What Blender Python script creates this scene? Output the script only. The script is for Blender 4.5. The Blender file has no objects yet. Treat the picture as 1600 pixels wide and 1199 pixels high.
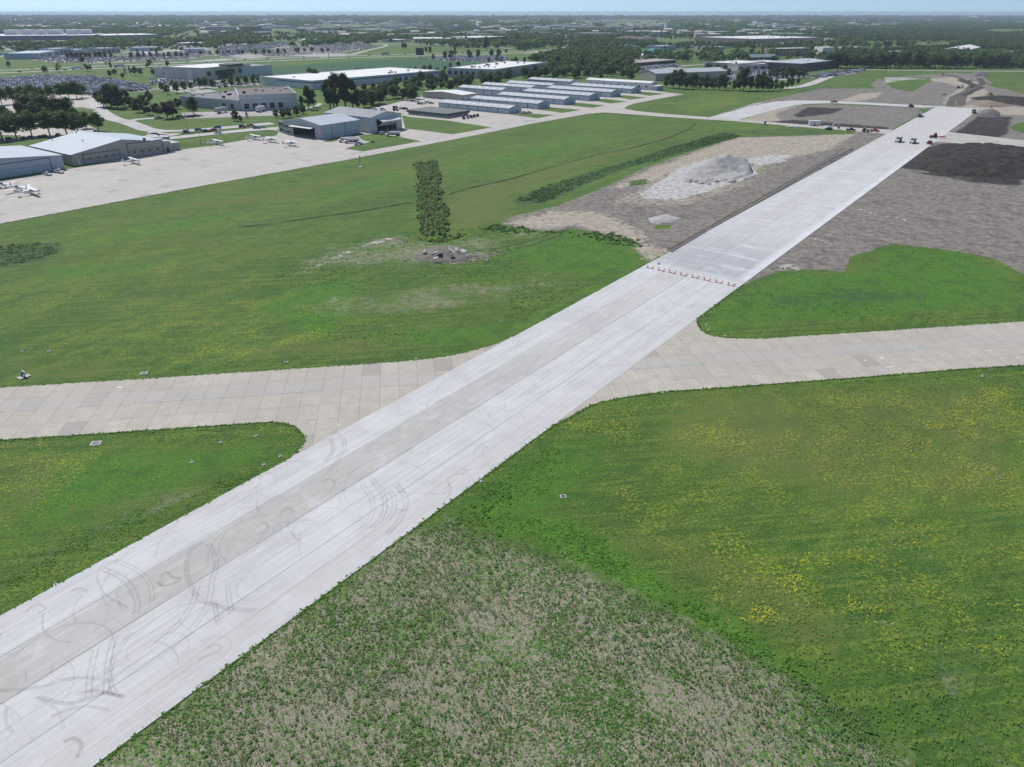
import bpy, math, random
import numpy as np
from mathutils import Vector, Matrix

S = bpy.context.scene
COL = S.collection
rnd = random.Random(7)
rng = np.random.default_rng(11)
R = math.radians

# ------------------------------------------------------------------ camera
FPX, HY, H = 1110.0, 20.0, 68.0
PIT = math.atan((599.5 - HY) / FPX)
cam = bpy.data.cameras.new('camera'); camo = bpy.data.objects.new('camera', cam); COL.objects.link(camo)
cam.sensor_width = 36; cam.lens = FPX / 1600 * 36
cam.clip_start = 1; cam.clip_end = 60000
camo.location = (0, 0, H); camo.rotation_euler = (math.pi / 2 - PIT, 0, 0)
S.camera = camo
S.render.resolution_x = 1024; S.render.resolution_y = 767

# ------------------------------------------------------------------ light
SUN_EL = R(50); SUN_AZ = R(-40)          # azimuth from +Y towards +X
sd = Vector((math.sin(SUN_AZ) * math.cos(SUN_EL), math.cos(SUN_AZ) * math.cos(SUN_EL), math.sin(SUN_EL)))
w = bpy.data.worlds.new('World'); S.world = w; w.use_nodes = True
nt = w.node_tree; sky = nt.nodes.new('ShaderNodeTexSky'); sky.sky_type = 'NISHITA'; sky.sun_disc = False
sky.sun_elevation = SUN_EL; sky.sun_rotation = SUN_AZ
sky.air_density = 1.0; sky.dust_density = 0.25; sky.ozone_density = 1.2
tcw = nt.nodes.new('ShaderNodeTexCoord'); up = nt.nodes.new('ShaderNodeVectorMath'); up.operation = 'ADD'; up.inputs[1].default_value = (0, 0, .13)   # clearer, bluer air close to the horizon
nt.links.new(tcw.outputs['Generated'], up.inputs[0]); nt.links.new(up.outputs[0], sky.inputs[0]); bg = nt.nodes['Background']; nt.links.new(sky.outputs[0], bg.inputs[0]); bg.inputs[1].default_value = 0.10
sl = bpy.data.lights.new('sun', 'SUN'); sl.energy = 4.0; sl.angle = R(0.5); sl.color = (1.0, 0.96, 0.90)
so = bpy.data.objects.new('sun', sl); COL.objects.link(so); so.rotation_euler = sd.to_track_quat('Z', 'Y').to_euler()
S.view_settings.view_transform = 'Standard'; S.view_settings.look = 'None'
S.view_settings.exposure = 0.28; S.view_settings.gamma = 1

# ------------------------------------------------------------------ site geometry
def slope(yp):
    v = (yp - 599.5) / FPX
    return (-math.sin(PIT) - v * math.cos(PIT)) / (math.cos(PIT) - v * math.sin(PIT))
def G(xp, yp, z=0.0):
    u = (xp - 800) / FPX; v = (yp - 599.5) / FPX
    t = (H - z) / (math.sin(PIT) + v * math.cos(PIT))
    return Vector((u * t, (math.cos(PIT) - v * math.sin(PIT)) * t, z))
def HT(p, ytop):                          # real height of something standing at p
    return H + p.y * slope(ytop)
E1 = Vector((math.cos(R(53.3)), math.sin(R(53.3)), 0)); E2 = Vector((math.cos(R(-36.7)), math.sin(R(-36.7)), 0))
A1, A2 = R(53.3), R(-36.7)
A3 = R(8.5); C1 = Vector((math.cos(A3), math.sin(A3), 0)); C2 = Vector((math.sin(A3), -math.cos(A3), 0))
def AB(a, b): return E1 * a + E2 * b

# ------------------------------------------------------------------ materials
class NB:
    def __init__(s, name):
        s.m = bpy.data.materials.new(name); s.m.use_nodes = True; s.t = s.m.node_tree
        s.b = s.t.nodes['Principled BSDF']; s.N = s.t.nodes; s.L = s.t.links
        s.b.inputs['Specular IOR Level'].default_value = 0.3
    def pos(s):
        g = s.N.new('ShaderNodeNewGeometry'); return g.outputs['Position']
    def attr(s, n):
        a = s.N.new('ShaderNodeAttribute'); a.attribute_name = n
        q = s.N.new('ShaderNodeSeparateColor'); s.L.new(a.outputs['Color'], q.inputs[0]); return q.outputs
    def col_attr(s, n):
        a = s.N.new('ShaderNodeAttribute'); a.attribute_name = n; return a.outputs['Color']
    def math(s, op, a, b=None, c=None, clamp=False):
        n = s.N.new('ShaderNodeMath'); n.operation = op; n.use_clamp = clamp
        for i, x in enumerate((a, b, c)):
            if x is None: continue
            if isinstance(x, (int, float)): n.inputs[i].default_value = x
            else: s.L.new(x, n.inputs[i])
        return n.outputs[0]
    def dot(s, v, d, off=0.0):
        n = s.N.new('ShaderNodeVectorMath'); n.operation = 'DOT_PRODUCT'; s.L.new(v, n.inputs[0]); n.inputs[1].default_value = d
        return s.math('ADD', n.outputs['Value'], off) if off else n.outputs['Value']
    def vec(s, x, y, z=0.0):
        n = s.N.new('ShaderNodeCombineXYZ')
        for i, q in enumerate((x, y, z)):
            if isinstance(q, (int, float)): n.inputs[i].default_value = q
            else: s.L.new(q, n.inputs[i])
        return n.outputs[0]
    def noise(s, v, scale, detail=3, rough=0.55, dist=0.0, color=False):
        n = s.N.new('ShaderNodeTexNoise'); s.L.new(v, n.inputs['Vector']); n.inputs['Scale'].default_value = scale
        n.inputs['Detail'].default_value = detail; n.inputs['Roughness'].default_value = rough; n.inputs['Distortion'].default_value = dist
        return n.outputs[1 if color else 0]
    def voro(s, v, scale, feature='F1', out=0):
        n = s.N.new('ShaderNodeTexVoronoi'); s.L.new(v, n.inputs['Vector']); n.inputs['Scale'].default_value = scale; n.feature = feature
        return n.outputs[out]
    def ss(s, x, lo, hi, a=0.0, b=1.0):
        n = s.N.new('ShaderNodeMapRange'); n.interpolation_type = 'SMOOTHSTEP'; s.L.new(x, n.inputs[0])
        n.inputs[1].default_value = lo; n.inputs[2].default_value = hi; n.inputs[3].default_value = a; n.inputs[4].default_value = b
        return n.outputs[0]
    def lin(s, x, lo, hi, a=0.0, b=1.0):
        n = s.N.new('ShaderNodeMapRange'); s.L.new(x, n.inputs[0])
        n.inputs[1].default_value = lo; n.inputs[2].default_value = hi; n.inputs[3].default_value = a; n.inputs[4].default_value = b
        return n.outputs[0]
    def mix(s, f, a, b, mode='MIX'):
        n = s.N.new('ShaderNodeMix'); n.data_type = 'RGBA'; n.blend_type = mode
        if isinstance(f, (int, float)): n.inputs[0].default_value = f
        else: s.L.new(f, n.inputs[0])
        for i, x in ((6, a), (7, b)):
            if isinstance(x, tuple): n.inputs[i].default_value = (*x, 1)
            else: s.L.new(x, n.inputs[i])
        return n.outputs[2]
    def grey(s, v):
        n = s.N.new('ShaderNodeCombineColor')
        for i in range(3): s.L.new(v, n.inputs[i])
        return n.outputs[0]
    def out(s, col, rough=0.9, bump=None, dist=0.1, strength=1.0):
        if isinstance(col, tuple): s.b.inputs['Base Color'].default_value = (*col, 1)
        else: s.L.new(col, s.b.inputs['Base Color'])
        s.b.inputs['Roughness'].default_value = rough
        if bump is not None:
            n = s.N.new('ShaderNodeBump'); s.L.new(bump, n.inputs['Height']); n.inputs['Distance'].default_value = dist
            n.inputs['Strength'].default_value = strength; s.L.new(n.outputs[0], s.b.inputs['Normal'])
        return s.m

MC = {}
def M(name, col=(.5, .5, .5), rough=.6, var=.12, scale=.6, metal=0.0, seam=0.0):
    """painted / metal / masonry surface with a little dirt; seam = rib spacing of sheet cladding in metres"""
    if name in MC: return MC[name]
    n = NB(name); tc = n.N.new('ShaderNodeTexCoord'); p = tc.outputs['Object']
    f = n.noise(p, scale, 4, .6)
    k = n.lin(f, .3, .7, 1 - var, 1 + var * .6)
    g = n.noise(p, scale * 9, 2)
    k = n.math('MULTIPLY', k, n.lin(g, .3, .7, 1 - var * .35, 1 + var * .25))
    bump = None
    if seam:
        q = n.N.new('ShaderNodeSeparateXYZ'); n.L.new(p, q.inputs[0])
        s1 = n.math('FRACT', n.math('DIVIDE', n.math('ADD', q.outputs[0], q.outputs[1]), seam))
        rib = n.ss(n.math('ABSOLUTE', n.math('SUBTRACT', s1, .5)), .40, .5)
        k = n.math('MULTIPLY', k, n.lin(rib, 0, 1, 1, .86)); bump = rib
    c = n.mix(1.0, (*col,), n.grey(k), 'MULTIPLY')
    m = n.out(c, rough, bump, .04)
    n.b.inputs['Metallic'].default_value = metal
    MC[name] = m; return m
def MG(name='glass_dark', col=(.02, .028, .035)):
    if name in MC: return MC[name]
    n = NB(name); n.out(col, .12); n.b.inputs['Specular IOR Level'].default_value = .6
    MC[name] = n.m; return n.m

# ------------------------------------------------------------------ mesh helpers
class MB:
    def __init__(s): s.v = []; s.f = []; s.m = []
    def add(s, vs, fs, mi=0):
        o = len(s.v); s.v += [tuple(v) for v in vs]; s.f += [tuple(o + i for i in f) for f in fs]; s.m += [mi] * len(fs); return s
    def box(s, x0, x1, y0, y1, z0, z1, mi=0, tx=0.0, ty=0.0):
        """box; tx / ty shrink the top on each side"""
        return s.add([(x0, y0, z0), (x1, y0, z0), (x1, y1, z0), (x0, y1, z0), (x0 + tx, y0 + ty, z1), (x1 - tx, y0 + ty, z1), (x1 - tx, y1 - ty, z1), (x0 + tx, y1 - ty, z1)],
                     [(3, 2, 1, 0), (4, 5, 6, 7), (0, 1, 5, 4), (1, 2, 6, 5), (2, 3, 7, 6), (3, 0, 4, 7)], mi)
    def prism(s, prof, y0, y1, mi=0, ty=None):
        """profile in xz swept along y"""
        n = len(prof); vs = [(x, y0, z) for x, z in prof] + [(x, y1, z) for x, z in prof]
        fs = [tuple(range(n)), tuple(range(2 * n - 1, n - 1, -1))] + [(i, i + n, (i + 1) % n + n, (i + 1) % n) for i in range(n)]
        return s.add(vs, fs, mi)
    def tube(s, a, b, r0, r1=None, n=8, mi=0):
        a, b = Vector(a), Vector(b); r1 = r0 if r1 is None else r1
        d = (b - a).normalized(); u = d.orthogonal().normalized(); w_ = d.cross(u)
        vs = [a + (u * math.cos(t) + w_ * math.sin(t)) * r0 for t in [2 * math.pi * i / n for i in range(n)]]
        vs += [b + (u * math.cos(t) + w_ * math.sin(t)) * r1 for t in [2 * math.pi * i / n for i in range(n)]]
        return s.add(vs, [tuple(range(n))[::-1], tuple(range(n, 2 * n))] + [(i, (i + 1) % n, (i + 1) % n + n, i + n) for i in range(n)], mi)
    def loft(s, rings, mi=0, close=True):
        """rings: lists of equal length points"""
        n = len(rings[0]); vs = [p for r_ in rings for p in r_]; fs = []
        for k in range(len(rings) - 1):
            for i in range(n): fs.append((k * n + i, k * n + (i + 1) % n, (k + 1) * n + (i + 1) % n, (k + 1) * n + i))
        if close: fs += [tuple(range(n))[::-1], tuple(range((len(rings) - 1) * n, len(rings) * n))]
        return s.add(vs, fs, mi)
    def mesh(s, name, mats, smooth=False):
        me = bpy.data.meshes.new(name); me.from_pydata(s.v, [], s.f)
        for m in (mats if isinstance(mats, (list, tuple)) else [mats]): me.materials.append(m)
        me.polygons.foreach_set('material_index', s.m)
        if smooth: me.polygons.foreach_set('use_smooth', [True] * len(s.f))
        me.update(); return me
    def build(s, name, mats, parent=None, smooth=False):
        return link(name, s.mesh(name, mats, smooth), parent)
def link(name, me, parent=None):
    o = bpy.data.objects.new(name, me); COL.objects.link(o)
    if parent is not None: o.parent = parent
    return o
def tag(o, label=None, cat=None, group=None, kind=None):
    if label: o['label'] = label
    if cat: o['category'] = cat
    if group: o['group'] = group
    if kind: o['kind'] = kind
    return o
def empty(name, loc, rz=0.0, label=None, cat=None, group=None):
    o = bpy.data.objects.new(name, None); COL.objects.link(o); o.location = loc; o.rotation_euler = (0, 0, rz)
    o.empty_display_size = .5
    return tag(o, label, cat, group)
def copy_tree(o, parent=None):
    c = o.copy(); COL.objects.link(c)
    if parent is not None: c.parent = parent
    for ch in list(o.children): copy_tree(ch, c)
    return c
def raw_mesh(name, verts, quads, mat, cols=None, mats=None, mi=None):
    """fast mesh from numpy arrays"""
    me = bpy.data.meshes.new(name); nv, nf = len(verts), len(quads)
    me.vertices.add(nv); me.vertices.foreach_set('co', verts.astype(np.float32).ravel())
    me.loops.add(nf * 4); me.loops.foreach_set('vertex_index', quads.astype(np.int32).ravel())
    me.polygons.add(nf); me.polygons.foreach_set('loop_start', np.arange(0, nf * 4, 4, dtype=np.int32))
    try: me.polygons.foreach_set('loop_total', np.full(nf, 4, np.int32))
    except Exception: pass
    me.update(calc_edges=True)
    if cols is not None:
        for n_, c in cols.items():
            a = me.color_attributes.new(n_, 'FLOAT_COLOR', 'POINT'); c4 = np.ones((nv, 4), np.float32); c4[:, :3] = c
            a.data.foreach_set('color', c4.ravel())
    for m in (mats or [mat]): me.materials.append(m)
    if mi is not None: me.polygons.foreach_set('material_index', mi.astype(np.int32))
    return me
def structure(name, o_or_me):
    o = link(name, o_or_me) if isinstance(o_or_me, bpy.types.Mesh) else o_or_me
    o['kind'] = 'structure'; return o
def poly_sheet(name, pts, z, mat, parent=None):
    """flat polygon sheet with triangulated interior"""
    from mathutils.geometry import tessellate_polygon
    P = [Vector((p[0], p[1], z)) for p in pts]
    tri = tessellate_polygon([P])
    me = bpy.data.meshes.new(name); me.from_pydata([tuple(p) for p in P], [], [tuple(t) for t in tri])
    me.materials.append(mat); me.update()
    # face up
    import bmesh
    bm = bmesh.new(); bm.from_mesh(me)
    for f in bm.faces:
        if f.normal.z < 0: f.normal_flip()
    bm.to_mesh(me); bm.free()
    return me
def GP(pts): return [G(*p) for p in pts]
def W2(pts): return np.array([[G(*p).x, G(*p).y] for p in pts])

def pip(P, poly):
    """vectorised point in polygon"""
    x, y = P[:, 0], P[:, 1]; ins = np.zeros(len(P), bool); n = len(poly); j = n - 1
    for i in range(n):
        xi, yi = poly[i]; xj, yj = poly[j]
        if yi != yj:
            c = ((yi > y) != (yj > y)) & (x < (xj - xi) * (y - yi) / (yj - yi) + xi); ins ^= c
        j = i
    return ins
def sdist(P, poly):
    """signed distance to polygon, positive inside"""
    lo, hi = poly.min(0), poly.max(0); n = len(poly)
    d2 = np.full(len(P), 1e18)
    for i in range(n):
        a, b = poly[i], poly[(i + 1) % n]; ab = b - a; t = np.clip(((P - a) @ ab) / max(ab @ ab, 1e-9), 0, 1)
        q = P - a - t[:, None] * ab; d2 = np.minimum(d2, (q * q).sum(1))
    return np.where(pip(P, poly), 1, -1) * np.sqrt(d2)
def linedist(P, line):
    d2 = np.full(len(P), 1e18)
    for a, b in zip(line[:-1], line[1:]):
        ab = b - a; t = np.clip(((P - a) @ ab) / max(ab @ ab, 1e-9), 0, 1)
        q = P - a - t[:, None] * ab; d2 = np.minimum(d2, (q * q).sum(1))
    return np.sqrt(d2)

# ------------------------------------------------------------------ pavement outlines
FAR_A = 0.0
RUN_A0 = G(-120, 1290).dot(E1) - 60
CROSS_P = [(-90, 610), (0, 605.5), (240, 591), (450, 577), (619, 565.7), (680, 559.5), (723, 552.5), (775, 537.5), (813, 520), (1088, 494), (1089.5, 507.6), (1095, 516), (1104, 522), (1117.6, 526), (1137, 528.6),
           (1170, 529.4), (1200, 528.6), (1340, 519.5), (1470, 511), (1600, 502), (1720, 494), (1720, 562), (1600, 570.5), (1496, 577.5), (1340, 590), (1100, 608), (1035, 612.5), (982, 620), (950, 626), (925, 632.5), (872.5, 661), (700, 760), (452, 716),
           (465, 705), (475, 693), (477, 684), (470, 674), (460, 666), (443, 661), (420, 659.6), (240, 672), (0, 688), (-90, 694)]
APRON_P = [(-110, 372), (0, 350), (320, 290), (560, 247), (600, 239), (720, 216), (800, 200), (828, 194), (920, 178), (945, 176), (1040, 183), (1152, 190), (1280, 201), (1384, 209.5), (1396, 203.2), (1280, 197), (1154, 187.3), (1108, 183.4),
           (1048, 179), (993, 173.5), (975, 170), (981, 165.5), (992, 162), (1030, 154.5), (1068, 147.8), (1040, 144.5), (1020, 141.5), (1022, 136), (905, 131), (820, 137), (700, 146), (650, 152), (600, 166), (575, 172), (520, 190), (437, 204), (432, 212), (388, 218), (330, 228), (268, 236), (180, 250), (80, 270), (-10, 284), (-110, 300)]
BRANCH_P = [(1108, 183.6), (1154, 187.5), (1185, 179), (1215, 171), (1240, 165.2), (1262, 162.5), (1300, 161.5), (1360, 164), (1440, 168.5), (1462, 168), (1466, 166), (1440, 165), (1360, 160.8), (1300, 157.8), (1240, 157.2), (1210, 159), (1190, 163), (1160, 170), (1130, 177.5)]
ISLANDS = [[(539, 232.5), (567, 237), (658, 221), (622, 214), (584, 209), (560, 213), (566, 219), (578, 222), (560, 226.5)],
           [(628, 180), (633, 201), (708, 210.3), (768, 199.3), (698, 188.5), (640, 183)],
           [(800, 180), (818, 177), (866, 180), (840, 185)], [(843, 172), (862, 168), (908, 172), (880, 176.6)], [(886, 164.5), (905, 161), (945, 165), (925, 168.8)],
           [(925, 157.5), (945, 154.8), (980, 159), (955, 162)], [(960, 151.5), (975, 149), (1011, 153), (985, 156)], [(992, 146.5), (1006, 143.8), (1040, 146.8), (1015, 150)],
           [(505, 222), (518, 222), (548, 214), (566, 211), (566, 208), (520, 216)]]
cross_w = W2(CROSS_P); apron_w = W2(APRON_P); branch_w = W2(BRANCH_P); isl_w = [W2(p) for p in ISLANDS]
run_end = (G(1466, 168).dot(E1) + G(1518, 168).dot(E1)) / 2
BL, BR = -91.85, -61.7
run_w = np.array([[AB(a, b).x, AB(a, b).y] for a, b in ((RUN_A0, BL), (RUN_A0, BR), (run_end, BR - .3), (run_end, BL - .3))])
stub_w = W2([(1478, 206), (1460, 222), (1600, 231), (1760, 244), (1760, 233), (1600, 219.5)])
PAVE = [run_w, cross_w, apron_w, branch_w, stub_w]

# ------------------------------------------------------------------ value noise for numpy
_lat = rng.random((257, 257))
def vnoise(x, y):
    xi = np.floor(x).astype(int); yi = np.floor(y).astype(int); fx = x - xi; fy = y - yi
    fx = fx * fx * (3 - 2 * fx); fy = fy * fy * (3 - 2 * fy); a = xi % 256; b = yi % 256
    L_ = _lat
    return (L_[a, b] * (1 - fx) + L_[a + 1, b] * fx) * (1 - fy) + (L_[a, b + 1] * (1 - fx) + L_[a + 1, b + 1] * fx) * fy
def fbm(x, y, o=4):
    s = 0; a = .5
    for k in range(o): s = s + a * vnoise(x + 17.3 * k, y + 9.1 * k); x = x * 2.03; y = y * 2.03; a *= .5
    return s

# ------------------------------------------------------------------ ground: one sheet from behind the camera to the horizon
def far_swell(x, y):
    return np.clip((y - 3500) / 9000, 0, 1) * 4.0 * (fbm(x / 2500.0 + 5, y / 3500.0 + 3, 2) + np.clip(-x / 9000, 0, 1))
ny, nx = 700, 760
ys = 22.0 * (14000 / 22.0) ** (np.linspace(0, 1, ny)); ys = np.concatenate([[-400, -100, 0], ys]); ny += 3
sx = np.linspace(-1.12, 1.12, nx)
YY = np.repeat(ys[:, None], nx, 1); XX = sx[None, :] * (np.maximum(YY, 22) + 12)
P2 = np.stack([XX.ravel(), YY.ravel()], 1); NP_ = len(P2)
m1 = np.zeros((NP_, 3)); m2 = np.zeros((NP_, 3)); m3 = np.zeros((NP_, 3)); m4 = np.zeros((NP_, 3))
def paint(arr, ch, poly, soft=3.0, val=1.0, px=True, line=None):
    W_ = W2(poly) if px else np.asarray(poly)
    lo, hi = W_.min(0) - soft - (line or 0), W_.max(0) + soft + (line or 0)
    k = np.where((P2[:, 0] > lo[0]) & (P2[:, 0] < hi[0]) & (P2[:, 1] > lo[1]) & (P2[:, 1] < hi[1]))[0]
    if not len(k): return
    if line is None: d = sdist(P2[k], W_)
    else: d = line - linedist(P2[k], W_)
    t = np.clip((d + soft) / (2 * soft), 0, 1); t = t * t * (3 - 2 * t)
    if val >= 0: arr[k, ch] = np.maximum(arr[k, ch], t * val)
    else: arr[k, ch] *= 1 - t
# m1: R grey brown bare soil, G tan sand, B dark fresh topsoil
DIRT = [[(1152, 449), (1215, 424), (1250, 421), (1320, 425), (1328, 402), (1395, 381), (1500, 393), (1555, 404), (1600, 430), (1760, 470), (1900, 455), (1900, 150), (1600, 160), (1510, 168), (1440, 212), (1340, 286), (1120, 449)],
        [(782, 350), (800, 338), (870, 322), (950, 291), (1010, 262), (1080, 238), (1150, 215), (1330, 209), (1345, 202), (1400, 204.5), (1340, 258), (1090, 396), (1010, 392), (985, 371), (900, 357), (850, 362)],
        [(1160, 189), (1190, 178), (1225, 169), (1250, 165), (1300, 163), (1430, 170), (1444, 176), (1392, 203), (1280, 196.5)],
        [(1110, 182), (1185, 160), (1230, 150), (1290, 137), (1345, 125), (1480, 114), (1530, 116), (1560, 135), (1600, 148), (1900, 150), (1900, 240), (1620, 235), (1500, 176), (1466, 172), (1300, 161), (1210, 158), (1160, 170)]]
for p in DIRT: paint(m1, 0, p, 2.5)
for p in [[(1150, 189), (1215, 169.5), (1250, 164.5), (1232, 171), (1212, 178), (1222, 190), (1190, 189.8)], [(1080, 240), (1150, 215), (1335, 210), (1300, 232), (1230, 250), (1170, 246), (1110, 262), (1070, 262), (1010, 288), (960, 296), (960, 290), (1020, 262)],
          [(790, 348), (860, 330), (930, 330), (970, 343), (1010, 368), (1002, 384), (950, 368), (900, 352), (850, 360)], [(1430, 124), (1500, 120), (1530, 130), (1545, 146), (1500, 165), (1470, 168), (1480, 150), (1500, 138), (1480, 130)],
          [(1310, 158), (1345, 146), (1380, 144), (1372, 152), (1340, 159)], [(1490, 172), (1520, 160), (1560, 163), (1610, 170), (1620, 180), (1560, 180), (1525, 176)], [(1020, 415), (1060, 394), (1010, 380), (990, 388)]]:
    paint(m1, 1, p, 4, .9)
for p in [[(1480, 214), (1496, 204), (1528, 181), (1582, 183), (1576, 208), (1560, 216)], [(1400, 262), (1440, 232), (1472, 224), (1560, 224), (1720, 240), (1720, 282), (1560, 280), (1460, 270)],
          [(1510, 152), (1545, 150), (1620, 158), (1700, 166), (1620, 168), (1560, 160)], [(1238, 181), (1262, 167), (1320, 170), (1300, 178), (1250, 184)], [(1195, 191), (1240, 187), (1330, 194), (1390, 199), (1385, 203), (1280, 196)],
          [(1420, 268), (1520, 285), (1600, 290), (1600, 276)], [(1500, 122), (1530, 133), (1525, 138), (1495, 126)], [(1500, 148), (1535, 134), (1540, 137), (1508, 152)]]:
    paint(m1, 2, p, 3, .85)
paint(m1, 2, [(1040, 398), (1110, 358), (1180, 318), (1250, 280), (1330, 232), (1340, 236), (1200, 320), (1050, 402)], 2, .55)
# holes of grass inside the bare soil
for p in [[(1292, 133), (1340, 119), (1372, 121), (1360, 134), (1372, 138), (1330, 139), (1286, 138)], [(1372, 121), (1452, 121), (1456, 126), (1425, 144), (1395, 138)], [(1575, 200), (1590, 192), (1700, 186), (1700, 206), (1600, 208)],
          [(1560, 222), (1600, 221), (1760, 230), (1760, 244), (1600, 235)], [(1540, 132), (1600, 124), (1900, 122), (1900, 150), (1650, 150), (1560, 138)], [(982, 284), (1012, 280), (1012, 288), (985, 292)], [(1168, 266), (1200, 258), (1205, 263), (1180, 272)], [(1020, 352), (1050, 350), (1048, 357), (1024, 358)]]:
    paint(m1, 0, p, 2, -1); paint(m1, 2, p, 2, -1); paint(m1, 1, p, 2, -1)
paint(m1, 0, [(640, 404), (655, 388), (700, 380), (760, 392), (800, 390), (770, 404), (735, 414), (670, 414)], 5, .62)
paint(m1, 0, [(560, 372), (650, 363), (655, 380), (600, 386), (540, 402), (480, 425), (450, 430), (500, 405)], 7, .48)
paint(m1, 1, [(960, 315), (1010, 285), (1070, 255), (1190, 250), (1240, 240), (1200, 268), (1170, 292), (1080, 322), (1000, 324)], 7, .55)
# m2: R weedy cover with bare gaps, G lush bright weeds, B olive / brown dry grass
for p in [[(60, 1199), (160, 1185), (300, 1085), (430, 985), (560, 892), (640, 838), (700, 815), (770, 835), (880, 880), (1000, 935), (1110, 1000), (1250, 1060), (1330, 1120), (1420, 1199), (1470, 1400), (-200, 1400)]]:
    paint(m2, 0, p, 9, .9)
for p in [[(415, 432), (450, 400), (540, 372), (650, 362), (690, 372), (760, 360), (860, 352), (900, 362), (800, 385), (740, 405), (700, 425), (600, 430), (520, 425), (450, 442)]]: paint(m2, 0, p, 14, .5)
for p in [[(700, 318), (760, 300), (800, 318), (810, 345), (770, 352), (716, 362), (700, 345)]]: paint(m2, 0, p, 12, .30); paint(m2, 2, p, 10, .9)
for p in [[(1140, 470), (1300, 440), (1420, 450), (1500, 470), (1400, 480), (1200, 490)], [(1340, 410), (1420, 395), (1480, 410), (1400, 425)], [(840, 470), (960, 430), (980, 420), (900, 440), (760, 470), (700, 500)]]: paint(m3, 2, p, 9, .5)
for p in [[(260, 720), (300, 712), (300, 722), (265, 728)], [(380, 700), (425, 695), (435, 706), (390, 708)], [(170, 790), (300, 745), (420, 730), (300, 800), (120, 870), (0, 920), (0, 900)], [(420, 480), (560, 450), (900, 430), (880, 450), (640, 500), (480, 500)],
          [(640, 470), (760, 460), (1000, 425), (980, 440), (700, 490)], [(1230, 1050), (1330, 1060), (1340, 1090), (1260, 1085)], [(1450, 1020), (1530, 1020), (1560, 1199), (1480, 1199)], [(640, 560), (760, 520), (820, 508), (760, 535)]]: paint(m2, 0, p, 9, .46)
for p in [[(700, 812), (800, 790), (900, 810), (960, 850), (1030, 900), (1180, 985), (1290, 1060), (1420, 1180), (1380, 1260), (1300, 1100), (1130, 1010), (1000, 935), (880, 880), (770, 835)]]: paint(m2, 1, p, 6, .95)
for p in [[(660, 840), (740, 760), (860, 690), (960, 680), (940, 760), (820, 830)], [(0, 740), (200, 690), (430, 690), (440, 710), (300, 760), (120, 820), (0, 870)], [(400, 470), (480, 445), (560, 430), (560, 500), (500, 540), (420, 500)],
          [(1000, 400), (900, 360), (840, 365), (760, 400), (900, 440), (1000, 420)], [(1100, 490), (1160, 450), (1220, 425), (1330, 425), (1380, 383), (1500, 392), (1590, 430), (1600, 480), (1300, 505), (1120, 520)], [(480, 545), (760, 545), (1010, 425), (1010, 410), (800, 500), (560, 520)],
          [(780, 350), (900, 357), (990, 375), (1010, 395), (900, 385), (780, 365)]]: paint(m2, 1, p, 9, .75)
for p in [[(100, 372), (330, 332), (450, 328), (300, 358), (120, 396)], [(60, 420), (300, 400), (420, 380), (200, 430), (60, 450)], [(480, 300), (640, 262), (640, 280), (480, 322)], [(700, 262), (900, 215), (960, 205), (900, 232), (720, 280)]]: paint(m2, 1, p, 12, .7)
for p in [[(180, 350), (400, 310), (560, 290), (560, 300), (300, 345), (180, 366)], [(20, 460), (240, 440), (400, 450), (200, 480)], [(700, 520), (560, 500), (440, 480), (600, 540)]]: paint(m3, 2, p, 10, .45)
for p in [[(700, 300), (860, 262), (1085, 194), (1090, 200), (960, 250), (800, 306), (790, 342), (700, 372), (688, 330)], [(1060, 600), (1600, 590), (1600, 780), (1350, 800), (1000, 700)], [(0, 560), (200, 570), (140, 600), (0, 605)], [(930, 800), (1200, 880), (1340, 980), (1300, 1050), (1100, 940), (960, 850)],
          [(0, 700), (120, 720), (60, 800), (0, 820)], [(560, 520), (400, 540), (300, 560), (560, 560), (700, 540)], [(200, 330), (420, 300), (700, 230), (720, 236), (420, 320)], [(1560, 150), (1600, 130), (1900, 130), (1900, 150)]]: paint(m2, 2, p, 9, .8)
# m3: R yellow flowers, G pale crushed limestone, B dark rank weeds
for p, v in [([(870, 640), (1050, 620), (1600, 578), (1700, 560), (1700, 900), (1540, 1060), (1330, 1040), (1100, 950), (960, 850), (900, 740)], .6), ([(1060, 890), (1110, 900), (1340, 1030), (1330, 1060), (1100, 950)], .9), ([(1440, 640), (1560, 600), (1560, 660), (1380, 680)], .9), ([(1180, 920), (1280, 860), (1360, 920), (1300, 1000)], .85),
             ([(0, 370), (200, 340), (560, 460), (700, 560), (300, 580), (0, 600)], .5), ([(260, 520), (520, 500), (560, 545), (280, 560)], .75), ([(0, 690), (200, 680), (60, 800), (0, 830)], .6), ([(300, 668), (430, 662), (465, 680), (400, 680)], .6), ([(400, 300), (700, 240), (960, 190), (960, 215), (700, 280), (420, 330)], .4),
             ([(1030, 160), (1150, 150), (1170, 160), (1080, 178)], .8), ([(720, 192), (640, 185), (648, 195), (700, 202)], .7), ([(1090, 195), (1240, 200), (1200, 215), (1090, 215)], .6), ([(1100, 500), (1300, 500), (1600, 470), (1600, 500), (1200, 526)], .5)]: paint(m3, 0, p, 10, v)
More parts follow.
